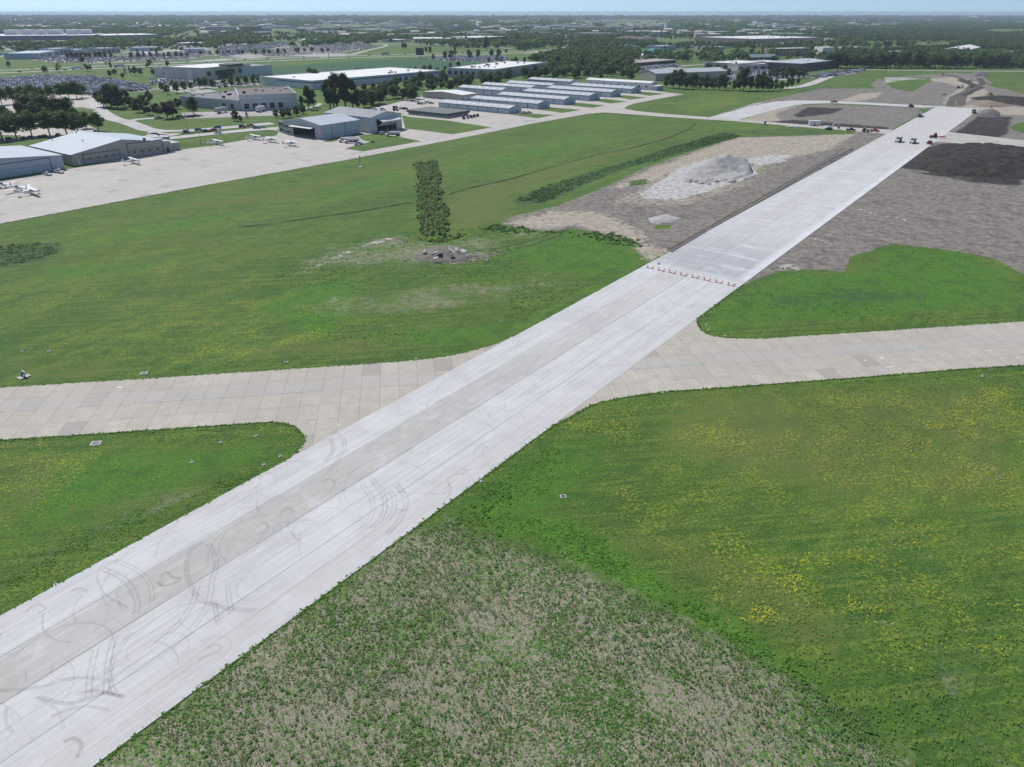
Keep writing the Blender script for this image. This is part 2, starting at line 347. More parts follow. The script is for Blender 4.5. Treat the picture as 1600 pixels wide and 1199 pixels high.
for p, v in [([(1000, 302), (1020, 290), (1060, 262), (1100, 250), (1180, 262), (1182, 272), (1150, 285), (1105, 300), (1060, 312), (1010, 312)], .95), ([(1160, 246), (1240, 240), (1230, 254), (1180, 262)], .7), ([(1012, 340), (1040, 334), (1066, 340), (1050, 347), (1018, 349)], .85), ([(1130, 183), (1160, 172), (1200, 160), (1180, 160), (1130, 178)], .6),
             ([(1216, 412), (1240, 424), (1260, 424), (1230, 410)], .7), ([(640, 365), (560, 392), (480, 425), (440, 440), (500, 410), (560, 380)], .55), ([(1380, 131), (1418, 125), (1460, 124), (1420, 121.5), (1380, 120)], .6)]: paint(m3, 1, p, 3, v)
for l, wd, v in [([(1325, 324), (1340, 327), (1370, 336), (1392, 339), (1420, 345)], .7, .9), ([(1265, 370), (1296, 382)], .5, .7), ([(1220, 418), (1262, 424)], .6, .8), ([(1400, 271), (1440, 276)], .4, .6), ([(1290, 352), (1298, 354)], .4, .7)]: paint(m3, 1, l, .6, v, line=wd)
for p, v in [([(800, 312), (850, 290), (960, 258), (1050, 228), (1130, 206), (1165, 212), (1080, 236), (960, 270), (850, 318), (810, 320)], .9), ([(0, 386), (40, 378), (98, 378), (100, 392), (60, 410), (0, 420), (-60, 425), (-60, 395)], .9), ([(1090, 206), (1230, 200), (1340, 204), (1240, 214)], .5)]: paint(m3, 2, p, 4, v)
# m4: R tilled crop, G hard town ground, B mud tracks
paint(m4, 1, [(-200, 60), (-200, 27), (1300, 27), (1290, 60), (1000, 66), (600, 66)], 60, .42)
for p in [[(395, 121), (388, 108), (480, 101), (560, 95), (660, 91), (740, 96), (775, 101), (700, 106), (690, 114), (620, 118), (500, 127), (470, 131)]]: paint(m4, 0, p, 8)
for p in [[(0, 60), (250, 60), (420, 70), (600, 70), (560, 86), (300, 98), (140, 100), (60, 92), (0, 86)], [(1130, 105), (1250, 105), (1240, 126), (1135, 126)], [(240, 122), (350, 124), (340, 150), (245, 142)], [(990, 96), (1080, 98), (1060, 110), (990, 108)]]: paint(m4, 1, p, 15, .7)
for l in ([(1478, 116), (1500, 122), (1520, 132), (1512, 142), (1490, 152), (1484, 166)], [(1530, 122), (1536, 130), (1520, 140), (1505, 150), (1500, 165)]): paint(m4, 2, l, 2.5, .9, line=3.5)
for l in ([(690, 400), (740, 392), (800, 384), (850, 370), (890, 356)], [(700, 404), (760, 398), (830, 384), (880, 366)]): paint(m4, 2, l, .8, .8, line=.8)
paint(m4, 2, [(1042, 392), (1130, 342), (1220, 292), (1322, 230)], .5, 1.0, line=.45)
pave_d = np.full(NP_, -1e9)
for W_ in PAVE:
    lo, hi = W_.min(0) - 12, W_.max(0) + 12; k = np.where((P2[:, 0] > lo[0]) & (P2[:, 0] < hi[0]) & (P2[:, 1] > lo[1]) & (P2[:, 1] < hi[1]))[0]
    if len(k): pave_d[k] = np.maximum(pave_d[k], sdist(P2[k], W_))
away = np.clip((-pave_d - 1.5) / 6, 0, 1)
X_, Y_ = P2[:, 0], P2[:, 1]
zz = -0.06 + away * (Y_ < 900) * (.10 * (fbm(X_ / 1.1, Y_ / 1.1, 3) - .35) + .7 * (fbm(X_ / 45.0, Y_ / 45.0, 2) - .37) * np.clip((Y_ < 500) * 1.0, 0, 1))
zz += away * m1[:, 0] * (Y_ < 900) * .35 * (fbm(X_ / 3.0, Y_ / 3.0, 3) - .45)
zz = np.minimum(zz, np.where(pave_d > -1.5, -0.06, 9)) + far_swell(X_, Y_)
GZ = zz
idx = np.arange(ny * nx).reshape(ny, nx)
quads = np.stack([idx[:-1, :-1], idx[:-1, 1:], idx[1:, 1:], idx[1:, :-1]], -1).reshape(-1, 4)

def ground_mat():
    n = NB('ground_cover'); P = n.pos(); a1 = n.attr('m1'); a2 = n.attr('m2'); a3 = n.attr('m3'); a4 = n.attr('m4')
    big = n.noise(P, .011, 3); mid = n.noise(P, .07, 4, .6); sm = n.noise(P, .45, 3, .6); fine = n.noise(P, 2.3, 3, .65); vf = n.noise(P, 7.0, 2, .7)
    # swaths left by the mower, running with the airfield
    sw = n.noise(n.vec(n.dot(P, tuple(E1), 0), n.math('MULTIPLY', n.dot(P, tuple(E2)), 9.0)), .03, 3, .55, .3)
    sw2 = n.noise(n.vec(n.dot(P, tuple(C1), 0), n.math('MULTIPLY', n.dot(P, tuple(C2)), 8.0)), .05, 3, .55, .3)
    m5 = n.noise(P, .20, 4, .65, .5); wide = n.noise(n.vec(n.math('MULTIPLY', n.dot(P, tuple(E1)), .35), n.dot(P, tuple(E2))), .035, 4, .6, .4)
    g = n.mix(n.ss(mid, .3, .7), (.040, .106, .010), (.088, .172, .014))
    g = n.mix(n.ss(wide, .40, .60), g, (.120, .205, .018)); g = n.mix(n.ss(wide, .44, .30, 0, .7), g, (.034, .098, .012)); g = n.mix(n.ss(sw, .42, .66, 0, .8), g, (.030, .092, .011)); g = n.mix(n.ss(sw2, .45, .7, 0, .45), g, (.060, .110, .026))
    g = n.mix(n.ss(big, .46, .66, 0, .5), g, (.11, .165, .020)); g = n.mix(n.ss(m5, .48, .68, 0, .65), g, (.030, .080, .012)); g = n.mix(n.ss(m5, .44, .26, 0, .6), g, (.13, .20, .03))
    g = n.mix(n.ss(sm, .50, .66, 0, .55), g, (.034, .082, .012)); g = n.mix(n.ss(sm, .46, .32, 0, .5), g, (.135, .195, .034))
    mow = n.noise(n.vec(n.math('ADD', n.dot(P, tuple(C1)), n.math('MULTIPLY', big, 120.0)), n.math('MULTIPLY', n.dot(P, tuple(C2)), 22.0)), .035, 3, .6, .25); g = n.mix(n.ss(mow, .50, .60, 0, .62), g, (.140, .190, .034)); g = n.mix(n.ss(mow, .46, .36, 0, .45), g, (.036, .092, .012))
    g = n.mix(n.ss(fine, .40, .60, 0, .75), g, (.026, .066, .010)); g = n.mix(n.ss(vf, .52, .72, 0, .7), g, (.15, .20, .055))
    wob = n.math('ADD', n.math('MULTIPLY', n.math('SUBTRACT', sm, .5), 1.1), n.math('MULTIPLY', n.math('SUBTRACT', mid, .5), .9))
    def mask(a, k=1.0, lo=.38, hi=.62): return n.ss(n.math('ADD', a, n.math('MULTIPLY', wob, k)), lo, hi)
    # lush
    lush = n.mix(n.ss(fine, .35, .65), (.030, .098, .010), (.088, .195, .016)); lush = n.mix(n.ss(m5, .45, .65, 0, .6), lush, (.030, .088, .014)); g = n.mix(mask(a2[1], 1.0, .3, .8), g, lush)
    olive = n.mix(n.ss(fine, .35, .65), (.060, .088, .020), (.145, .165, .042)); g = n.mix(n.math('MULTIPLY', mask(a2[2], .9, .3, .9), .7), g, olive)
    # weeds over bare gaps
    cl = n.noise(P, 1.6, 4, .72, .3); cell = n.voro(P, 2.6)
    gap = n.math('ADD', n.math('MULTIPLY', cl, .75), n.math('ADD', n.math('MULTIPLY', cell, .22), n.math('MULTIPLY', n.math('ADD', mid, n.math('MULTIPLY', m5, .5)), .5)))
    soil = n.mix(n.ss(vf, .35, .65), (.14, .12, .09), (.36, .32, .25))
    weed = n.mix(n.ss(fine, .35, .65), (.034, .092, .018), (.098, .20, .036))
    wm = n.mix(n.ss(gap, .74, .92, 0, .9), weed, soil); g = n.mix(n.ss(n.math('ADD', a2[0], n.math('MULTIPLY', wob, .5)), .3, .65), g, wm)
    rank = n.mix(n.ss(fine, .3, .7), (.024, .066, .016), (.050, .105, .028)); g = n.mix(mask(a3[2], .7, .3, .7), g, rank)
    # yellow flowers in drifts of small clumps
    vd = n.noise(P, 1.7, 2, .6); dr = n.noise(P, .10, 3, .6, .5)
    fl = n.math('MULTIPLY', n.ss(vd, .50, .58), n.ss(n.math('ADD', n.math('MULTIPLY', dr, .9), n.math('MULTIPLY', a3[0], .45)), .64, .88))
    fl = n.math('MULTIPLY', fl, n.math('MULTIPLY', n.ss(vf, .42, .62), n.ss(a3[0], .08, .3)))
    g = n.mix(n.math('MULTIPLY', fl, .85), g, (.40, .40, .03))
    # crop rows
    cr = n.mix(n.ss(mid, .3, .7), (.020, .075, .026), (.030, .095, .034)); g = n.mix(mask(a4[0], .2), g, cr)
    # soils
    st = n.noise(n.vec(n.dot(P, tuple(E1)), n.math('MULTIPLY', n.dot(P, tuple(E2)), 2.0)), .12, 4, .65, .9)
    st2 = n.noise(n.vec(n.math('MULTIPLY', n.dot(P, tuple(E1)), 1.6), n.dot(P, tuple(E2))), .14, 4, .65, 1.2)
    d = n.mix(n.ss(sm, .36, .64), (.125, .111, .093), (.235, .212, .180)); pl = n.noise(n.vec(n.dot(P, (1.5, 0, 0)), n.dot(P, (0, .42, 0))), .8, 3, .7, 1.5); d = n.mix(n.ss(pl, .48, .68, 0, .4), d, (.27, .248, .215)); d = n.mix(n.ss(st, .48, .68, 0, .4), d, (.26, .235, .20))
    d = n.mix(n.ss(st2, .50, .64, 0, .7), d, (.080, .071, .061)); d = n.mix(n.ss(fine, .5, .68, 0, .75), d, (.30, .28, .255)); d = n.mix(n.ss(vf, .5, .68, 0, .6), d, (.045, .040, .037)); d = n.mix(n.ss(m5, .5, .7, 0, .45), d, (.085, .076, .070))
    g = n.mix(mask(a1[0], .55), g, d)
    sand = n.mix(n.ss(sm, .3, .7), (.30, .255, .20), (.42, .37, .30)); sand = n.mix(n.ss(st, .5, .7, 0, .6), sand, (.24, .21, .18)); sand = n.mix(n.ss(m5, .5, .7, 0, .5), sand, (.21, .19, .165)); sand = n.mix(n.ss(fine, .5, .7, 0, .5), sand, (.22, .20, .175)); g = n.mix(n.math('MULTIPLY', mask(a1[1], 1.3, .25, .85), .9), g, sand)
    dk = n.mix(n.ss(sm, .35, .65), (.012, .010, .009), (.044, .037, .033)); dk = n.mix(n.ss(m5, .52, .68, 0, .6), dk, (.075, .065, .057)); g = n.mix(mask(a1[2], 1.1, .3, .8), g, dk)
    g = n.mix(n.math('MULTIPLY', mask(a4[2], .3), .8), g, (.045, .038, .034))
    lime = n.mix(n.ss(sm, .35, .65), (.27, .26, .25), (.50, .49, .475)); lime = n.mix(n.ss(m5, .5, .7, 0, .5), lime, (.30, .29, .275)); g = n.mix(mask(a3[1], .9, .35, .75), g, lime)
    urb = n.mix(n.ss(n.noise(P, .008, 4), .42, .58), (.07, .12, .04), (.36, .35, .33)); g = n.mix(mask(a4[1], .5), g, urb)
    bp = n.math('ADD', n.math('MULTIPLY', fine, .6), n.math('ADD', n.math('MULTIPLY', vf, .25), n.math('MULTIPLY', cl, n.math('MULTIPLY', a2[0], 1.2))))
    bp = n.math('ADD', bp, n.math('MULTIPLY', n.math('ADD', sm, st2), n.math('MULTIPLY', a1[0], 1.2)))
    return n.out(g, .95, bp, .22, .9)
GM = ground_mat()
gme = raw_mesh('ground', np.stack([X_, Y_, zz], 1), quads, GM, {'m1': m1, 'm2': m2, 'm3': m3, 'm4': m4})
gme.polygons.foreach_set('use_smooth', np.ones(len(quads), bool))
structure('ground', gme)

# ------------------------------------------------------------------ pavements
def runway_mat():
    n = NB('new_runway_concrete'); P = n.pos(); a = n.dot(P, tuple(E1)); u = n.dot(P, tuple(E2), -BL)
    long_ = n.noise(n.vec(n.math('MULTIPLY', a, .05), u), .9, 4, .6); lo2 = n.noise(n.vec(n.math('MULTIPLY', a, .012), n.math('MULTIPLY', u, 1.0)), 2.6, 3, .6)
    big = n.noise(P, .035, 4, .6); sm = n.noise(P, .5, 4, .65); fine = n.noise(P, 5, 2)
    c = n.mix(n.ss(long_, .3, .7), (.445, .443, .44), (.515, .514, .515)); c = n.mix(n.ss(lo2, .45, .7, 0, .6), c, (.56, .56, .562)); c = n.mix(n.ss(big, .5, .72, 0, .45), c, (.40, .40, .405))
    edge = n.math('MULTIPLY', n.math('SUBTRACT', big, .5), 1.6); uu = n.math('ADD', u, edge)
    tan = n.math('MULTIPLY', n.ss(uu, 7.2, 7.9), n.ss(uu, 14.2, 14.9, 1, 0)); fade = n.ss(a, 60, 175, 1, .45)
    tanc = n.mix(n.ss(sm, .35, .7), (.40, .378, .352), (.355, .335, .315)); c = n.mix(n.math('MULTIPLY', n.math('MULTIPLY', tan, fade), n.ss(big, .3, .55, .5, .92)), c, tanc)
    rt = n.math('MULTIPLY', n.ss(uu, 22.3, 27.5), n.ss(long_, .3, .65)); c = n.mix(n.math('MULTIPLY', n.math('MULTIPLY', rt, fade), .55), c, (.41, .395, .38))
    lt = n.math('MULTIPLY', n.ss(uu, .3, 3.6, 1, 0), n.ss(big, .35, .6)); c = n.mix(n.math('MULTIPLY', lt, .5), c, (.42, .405, .395))
    # dusty tracks along the lanes
    tr = n.noise(n.vec(n.math('MULTIPLY', a, .02), n.math('MULTIPLY', u, 3.2)), 1.0, 3, .6); c = n.mix(n.ss(tr, .56, .72, 0, .35), c, (.34, .33, .33))
    # the fresh section past the barricades
    new = n.ss(n.math('ADD', a, n.math('MULTIPLY', n.math('SUBTRACT', big, .5), 7)), 192, 197)
    wet = n.math('MULTIPLY', new, n.ss(a, 199, 262, 1, .12)); c = n.mix(n.math('MULTIPLY', wet, n.ss(long_, .2, .6, .5, 1)), c, (.33, .335, .355))
    tv = n.noise(n.vec(n.math('MULTIPLY', a, 1.0), n.math('MULTIPLY', u, .09)), .35, 3, .6, .5); c = n.mix(n.math('MULTIPLY', new, n.ss(tv, .54, .66, 0, .6)), c, (.58, .59, .615))
    c = n.mix(n.math('MULTIPLY', new, n.ss(u, 26.3, 29, 0, .75)), c, (.60, .605, .62))
    far = n.ss(a, 430, 470); c = n.mix(n.math('MULTIPLY', far, .7), c, (.44, .43, .41))
    c = n.mix(n.ss(fine, .55, .8, 0, .18), c, (.3, .3, .3)); st = n.voro(P, .35); c = n.mix(n.math('MULTIPLY', n.ss(st, .02, .09, 1, 0), .45), c, (.22, .21, .20))
    mot = n.noise(P, .16, 4, .65, .4); c = n.mix(n.ss(mot, .46, .70, 0, .35), c, (.36, .355, .355)); c = n.mix(n.ss(mot, .46, .28, 0, .35), c, (.56, .57, .60))
    str_ = n.noise(n.vec(n.math('MULTIPLY', a, .10), n.math('MULTIPLY', u, 1.6)), 1.0, 4, .7, .3); c = n.mix(n.ss(str_, .52, .70, 0, .4), c, (.33, .325, .33)); c = n.mix(n.ss(str_, .46, .30, 0, .4), c, (.57, .58, .61))
    # longitudinal joints
    for j, s_ in ((7.3, .55), (14.5, .6), (22.2, .45), (25.9, .18), (3.6, .10), (18.4, .10)):
        k = n.ss(n.math('ABSOLUTE', n.math('SUBTRACT', u, j)), .05, .16, s_, 0); c = n.mix(n.math('MULTIPLY', k, n.ss(a, 150, 330, 1, .15)), c, (.16, .165, .175))
    fr = n.math('ABSOLUTE', n.math('SUBTRACT', n.math('FRACT', n.math('DIVIDE', a, 4.57)), .5)); c = n.mix(n.ss(fr, .482, .496, 0, .13), c, (.2, .2, .2))
    return n.out(c, .85, fine, .02)
def slab_mat(name, base, base2, ax, ay, ox, oy, wx, wy, joint=.5, lane=None):
    n = NB(name); P = n.pos(); a = n.dot(P, tuple(ax), ox); b = n.dot(P, tuple(ay), oy)
    sm = n.noise(P, .4, 4, .65); big = n.noise(P, .05, 4); fine = n.noise(P, 4, 2)
    fa = n.math('DIVIDE', a, wx); fb = n.math('DIVIDE', b, wy)
    cell = n.N.new('ShaderNodeTexWhiteNoise'); cell.noise_dimensions = '2D'
    n.L.new(n.vec(n.math('FLOOR', fa), n.math('FLOOR', fb)), cell.inputs['Vector'])
    c = n.mix(n.ss(sm, .3, .7), base, base2); c = n.mix(n.ss(big, .4, .7, 0, .4), c, tuple(x * .82 for x in base))
    c = n.mix(n.lin(cell.outputs[0], 0, 1, 0, .22), c, tuple(x * .72 for x in base))
    c = n.mix(n.ss(cell.outputs[0], .955, .96, 0, .45), c, (.26, .24, .235))
    if lane:                       # worn darker centre lanes
        k = n.math('MULTIPLY', n.ss(b, lane[0], lane[0] + .3), n.ss(b, lane[1], lane[1] + .3, 1, 0)); c = n.mix(n.math('MULTIPLY', k, .5), c, (.37, .352, .33))
    st = n.noise(n.vec(n.math('MULTIPLY', a, .06), b), 1.4, 3); c = n.mix(n.ss(st, .55, .75, 0, .3), c, tuple(x * .7 for x in base))
    for f, wd, k in ((fa, wx, joint), (fb, wy, joint)):
        d_ = n.math('MULTIPLY', n.math('SUBTRACT', .5, n.math('ABSOLUTE', n.math('SUBTRACT', n.math('FRACT', f), .5))), wd)
        br = n.ss(n.noise(P, .22, 2), .3, .6, .45, 1); c = n.mix(n.math('MULTIPLY', n.ss(d_, .03, .12, k, 0), br), c, (.12, .105, .095))
    return n.out(c, .88, fine, .02)
RM = runway_mat()
cy = G(0, 605.5).dot(C2)
XM = slab_mat('old_crossing_concrete', (.375, .345, .298), (.445, .412, .362), C1, C2, 0, -cy, 3.85, 5.72, .42, (5.7, 11.45))
AM = slab_mat('apron_concrete', (.395, .368, .335), (.455, .428, .395), E1, E2, 0, 2, 4.6, 4.6, .16)
BM_ = slab_mat('branch_concrete', (.44, .435, .43), (.50, .495, .49), E1, E2, 0, 0, 5, 5, .12)
AS = M('road_asphalt', (.42, .41, .39), .9, .15, .05); LOT = M('lot_paving', (.34, .32, .30), .9, .2, .03); GRAV = M('haul_gravel', (.40, .375, .34), .95, .2, .1)

def strip(mb, pts, width, z, mi=0):
    """flat ribbon along world points; width may be a list"""
    L_ = []; n = len(pts)
    for i, p in enumerate(pts):
        a = pts[max(0, i - 1)]; b = pts[min(n - 1, i + 1)]; d = Vector((b[0] - a[0], b[1] - a[1], 0)).normalized(); nn = Vector((-d.y, d.x, 0))
        w_ = width[i] if isinstance(width, (list, tuple)) else width
        L_.append((Vector((p[0], p[1], 0)) + nn * w_ / 2, Vector((p[0], p[1], 0)) - nn * w_ / 2))
    for (a, b), (c, d) in zip(L_[:-1], L_[1:]): mb.add([(b.x, b.y, z), (d.x, d.y, z), (c.x, c.y, z), (a.x, a.y, z)], [(0, 1, 2, 3)], mi)

def tyre_mat(name, col, k):
    n = NB(name); P = n.pos(); m = n.ss(n.noise(P, .8, 3), .25, .6, k * .35, k)
    tr = n.N.new('ShaderNodeBsdfTransparent'); mx = n.N.new('ShaderNodeMixShader'); n.out(col, .9)
    n.L.new(m, mx.inputs[0]); n.L.new(tr.outputs[0], mx.inputs[1]); n.L.new(n.b.outputs[0], mx.inputs[2]); n.L.new(mx.outputs[0], n.N['Material Output'].inputs[0]); return n.m
TM = tyre_mat('rubber_scuff', (.17, .17, .18), .12)
rw = MB()
na = 60
for i in range(na):
    a0 = RUN_A0 + (run_end - RUN_A0) * i / na; a1 = RUN_A0 + (run_end - RUN_A0) * (i + 1) / na
    vs = [AB(a0, BR), AB(a1, BR), AB(a1, BL), AB(a0, BL)]; vs = [(v.x, v.y, .06) for v in vs]
    rw.add(vs, [(0, 1, 2, 3)])
for b in (BL, BR):                       # slab edge
    p, q = AB(RUN_A0, b), AB(run_end, b); s_ = [(p.x, p.y, -.2), (q.x, q.y, -.2), (q.x, q.y, .06), (p.x, p.y, .06)]; rw.add(s_, [(0, 1, 2, 3) if b == BR else (3, 2, 1, 0)])
def arc(cx, cy_, r, t0, t1, wd=.16, gap=None, ell=1.0, z=.066):
    pts = []
    for k in range(25):
        t = R(t0 + (t1 - t0) * k / 24); pts.append((cx + r * math.cos(t), cy_ + r * ell * math.sin(t)))
    strip(rw, pts, wd, z, 1)
def track_px(pts, wd=.18, pair=.0):
    """smooth curve through picture points that lie on the runway surface"""
    q = [G(*p) for p in pts]; out = []
    for i in range(len(q) - 1):
        p0 = q[max(0, i - 1)]; p1 = q[i]; p2 = q[i + 1]; p3 = q[min(len(q) - 1, i + 2)]
        for k in range(6):
            t = k / 6; out.append(.5 * ((2 * p1) + (p2 - p0) * t + (2 * p0 - 5 * p1 + 4 * p2 - p3) * t * t + (3 * p1 - p0 - 3 * p2 + p3) * t ** 3))
    out.append(q[-1])
    offs = (0,) if not pair else (-pair, pair)
    for o in offs:
        l2 = []
        for i, p in enumerate(out):
            a = out[max(0, i - 1)]; b = out[min(len(out) - 1, i + 1)]; d = (b - a).normalized(); l2.append((p.x - d.y * o, p.y + d.x * o))
        strip(rw, l2, wd, .066 + .002 * rnd.random(), 1)
TR = [([(160, 890), (185, 900), (205, 918), (215, 945), (212, 960)], .22, .28), ([(180, 877), (215, 892), (235, 915), (238, 945)], .18, .25), ([(152, 905), (155, 890), (165, 880), (185, 876)], .14, 0), ([(152, 905), (165, 930), (200, 950)], .14, 0),
      ([(310, 910), (300, 945), (275, 980), (235, 1015), (190, 1045)], .2, .3), ([(332, 905), (325, 945), (298, 985), (250, 1025), (190, 1060)], .2, .3), ([(325, 850), (335, 865), (338, 885), (332, 905)], .16, .25), ([(292, 900), (292, 880), (300, 860), (318, 848)], .16, .2), ([(292, 900), (310, 935), (350, 950), (400, 955)], .16, .2),
      ([(357, 910), (357, 930), (362, 955)], .2, .25), ([(335, 940), (340, 970), (346, 975)], .18, .2), ([(180, 995), (170, 1030), (168, 1065), (165, 1085)], .18, .3), ([(150, 1015), (142, 1050), (138, 1090)], .2, .3), ([(205, 990), (180, 1025), (172, 1060), (180, 1085)], .16, .2),
      ([(68, 960), (68, 985), (85, 1000), (110, 1005)], .13, 0), ([(0, 1000), (5, 985), (15, 980)], .13, 0), ([(250, 905), (254, 898), (262, 895), (268, 902), (282, 905)], .14, .1), ([(245, 910), (255, 916), (272, 912), (285, 905)], .14, .1),
      ([(320, 1015), (335, 1008), (345, 1012), (340, 1020), (310, 1030)], .14, .1), ([(310, 1005), (335, 996), (355, 998), (362, 1010), (350, 1025)], .12, .0), ([(520, 672), (535, 685), (538, 700), (528, 720), (515, 735)], .18, .25), ([(515, 685), (520, 695), (518, 710), (508, 722)], .16, .2),
      ([(565, 758), (578, 775), (583, 792), (578, 810), (570, 822)], .2, .3), ([(580, 748), (597, 770), (602, 790), (595, 812), (580, 825)], .2, .3), ([(600, 760), (614, 775), (616, 795), (605, 815)], .2, .3), ([(618, 755), (632, 775), (634, 790), (625, 812), (605, 835)], .18, .3),
      ([(450, 815), (450, 825), (460, 838), (470, 845)], .14, 0), ([(500, 752), (518, 750), (523, 758), (515, 768)], .14, .1), ([(400, 822), (415, 818), (418, 826), (408, 836)], .14, .12), ([(437, 802), (450, 795), (458, 800), (448, 806)], .14, .1), ([(668, 840), (667, 858), (675, 872)], .12, 0), ([(470, 835), (467, 855), (473, 872)], .12, 0),
      ([(700, 800), (690, 790), (704, 770), (700, 752), (712, 742), (730, 740), (716, 730), (704, 735)], .13, 0), ([(640, 770), (690, 772), (705, 765), (700, 755)], .1, .1), ([(740, 715), (745, 700), (760, 690)], .13, 0), ([(762, 718), (752, 708), (762, 698)], .13, 0),
      ([(667, 640), (668, 630), (675, 624)], .12, 0), ([(675, 660), (690, 652), (705, 648)], .12, 0), ([(672, 660), (680, 665), (686, 660), (678, 655), (672, 658)], .14, 0), ([(715, 628), (722, 622), (730, 626)], .1, 0), ([(739, 612), (745, 608), (752, 610)], .1, 0),
      ([(788, 632), (792, 645), (800, 652), (820, 655)], .12, 0), ([(788, 632), (792, 622), (805, 618)], .12, 0), ([(838, 562), (848, 555), (855, 558)], .12, .1), ([(875, 530), (885, 526), (892, 522), (900, 526)], .12, 0), ([(920, 520), (927, 514), (920, 506)], .1, 0), ([(1020, 530), (1028, 520), (1022, 514), (1034, 518)], .12, 0),
      ([(700, 600), (800, 590), (900, 580), (1000, 577)], .14, 0), ([(820, 583), (900, 577), (985, 570)], .12, 0), ([(700, 580), (760, 575)], .1, 0), ([(1040, 460), (1042, 472), (1058, 478)], .12, 0), ([(1060, 446), (1075, 452), (1090, 454)], .2, .15), ([(1045, 470), (1070, 480), (1085, 478)], .12, .1),
      ([(0, 1080), (60, 1075), (120, 1060), (180, 1065)], .12, .12), ([(60, 1090), (110, 1100), (160, 1085), (190, 1088)], .14, .12), ([(120, 1085), (150, 1080), (195, 1090)], .14, .12), ([(80, 1120), (130, 1105), (170, 1110)], .12, .1), ([(10, 1105), (10, 1130), (20, 1145)], .12, .1), ([(55, 1090), (90, 1110), (100, 1140)], .12, .1),
      ([(100, 1160), (115, 1155), (128, 1165), (120, 1185)], .16, .1), ([(30, 935), (60, 915), (90, 905), (110, 895)], .1, .1), ([(40, 958), (55, 946), (72, 950), (60, 960)], .1, .1), ([(110, 925), (125, 920), (138, 925)], .1, .1), ([(375, 760), (395, 745), (408, 748), (400, 765)], .12, .15), ([(405, 745), (425, 740), (430, 755), (415, 770)], .12, .15), ([(420, 730), (450, 722), (490, 722)], .1, .1)]
for p_, wd, pr in TR: track_px(p_, wd * rnd.choice([1.1, 1.6, 2.2]), pr)
for k in range(150):                     # sweep curves left by turning machines across the slab
    a = rnd.uniform(40, 180) if rnd.random() < .55 else rnd.uniform(-20, 60); b = rnd.uniform(BL + 5, BR - 6); c_ = AB(a, b); t = rnd.uniform(0, 360); r_ = rnd.choice([1.5, 2.2, 3, 4.5, 6, 9]); 
    if r_ > 5 and not (BL + r_ < b < BR - r_): r_ = 3
    arc(c_.x, c_.y, r_ * .95, t, t + rnd.uniform(50, 170), rnd.choice([.07, .1, .16, .2]))
rw_me = rw.mesh('runway', [RM, TM])
structure('runway', rw_me)
structure('crossing_runway', poly_sheet('crossing_runway', [tuple(p) for p in cross_w], .03, XM))
structure('apron', poly_sheet('apron', [tuple(p) for p in apron_w], .03, AM))
structure('taxiway', poly_sheet('taxiway', [tuple(p) for p in branch_w], .045, BM_))
structure('haul_road', poly_sheet('haul_road', [tuple(p) for p in stub_w], .03, GRAV))
for k, p in enumerate(isl_w): structure('lawn', poly_sheet('lawn', [tuple(q) for q in p], .055, GM))
# painted centre stripes of the crossing runway, each with its dark border
PW = M('stripe_white', (.60, .60, .58), .8, .25, .9); PK = M('stripe_border', (.10, .10, .10), .9)
mk = MB()
for (a, b) in (((210, 629.5), (503, 610)), ((985, 576.5), (1099, 568.5)), ((1258, 556.5), (1489, 541)), ((-80, 651), (3, 644)), ((1700, 527), (1660, 530))):
    p, q = G(*a), G(*b); strip(mk, [p, q], .44, .036, 1); d = (q - p).normalized() * .12; strip(mk, [p + d, q - d], .22, .042, 0)
for (x, y, l_, wd) in ((183, 606, 1.0, .5), (1373, 560, 1.2, .6), (1383, 574.5, 2.2, .3), (1350, 563.5, .5, .4), (1543, 548.5, .9, .35), (1563, 560, .8, .3), (1587, 559, .9, .3), (1277, 533, .6, .4), (1185, 588, .5, .3), (1577, 514, .5, .3), (525, 665, .8, .25), (484, 661, .8, .25)):
    p = G(x, y); strip(mk, [p, p + C1 * l_], wd, .037, 0)
structure('runway_marking', mk.mesh('runway_marking', [PW, PK]))
# dark drainage cuts through the turf
dm = MB()
def wob_line(pts, seg=3.0, amp=.25):
    o = []
    for a, b in zip(pts[:-1], pts[1:]):
        n_ = max(1, int((b - a).length / seg))
        for k in range(n_): p = a.lerp(b, k / n_); o.append(p + Vector((rnd.uniform(-amp, amp), rnd.uniform(-amp, amp), 0)))
    o.append(pts[-1]); return o
for pts, wd in (([(373, 355), (430, 349), (500, 338.5), (560, 331), (600, 324), (640, 317), (646, 317)], .55), ([(703, 303), (730, 295), (790, 282), (850, 265), (930, 243), (990, 231), (1040, 217), (1076, 203), (1086, 194)], .6)):
    l_ = wob_line(GP(pts)); strip(dm, l_, [wd * rnd.uniform(.6, 1.5) for _ in l_], .14)
structure('drainage_ditch', dm.mesh('drainage_ditch', [M('wet_soil', (.022, .020, .017), .9)]))

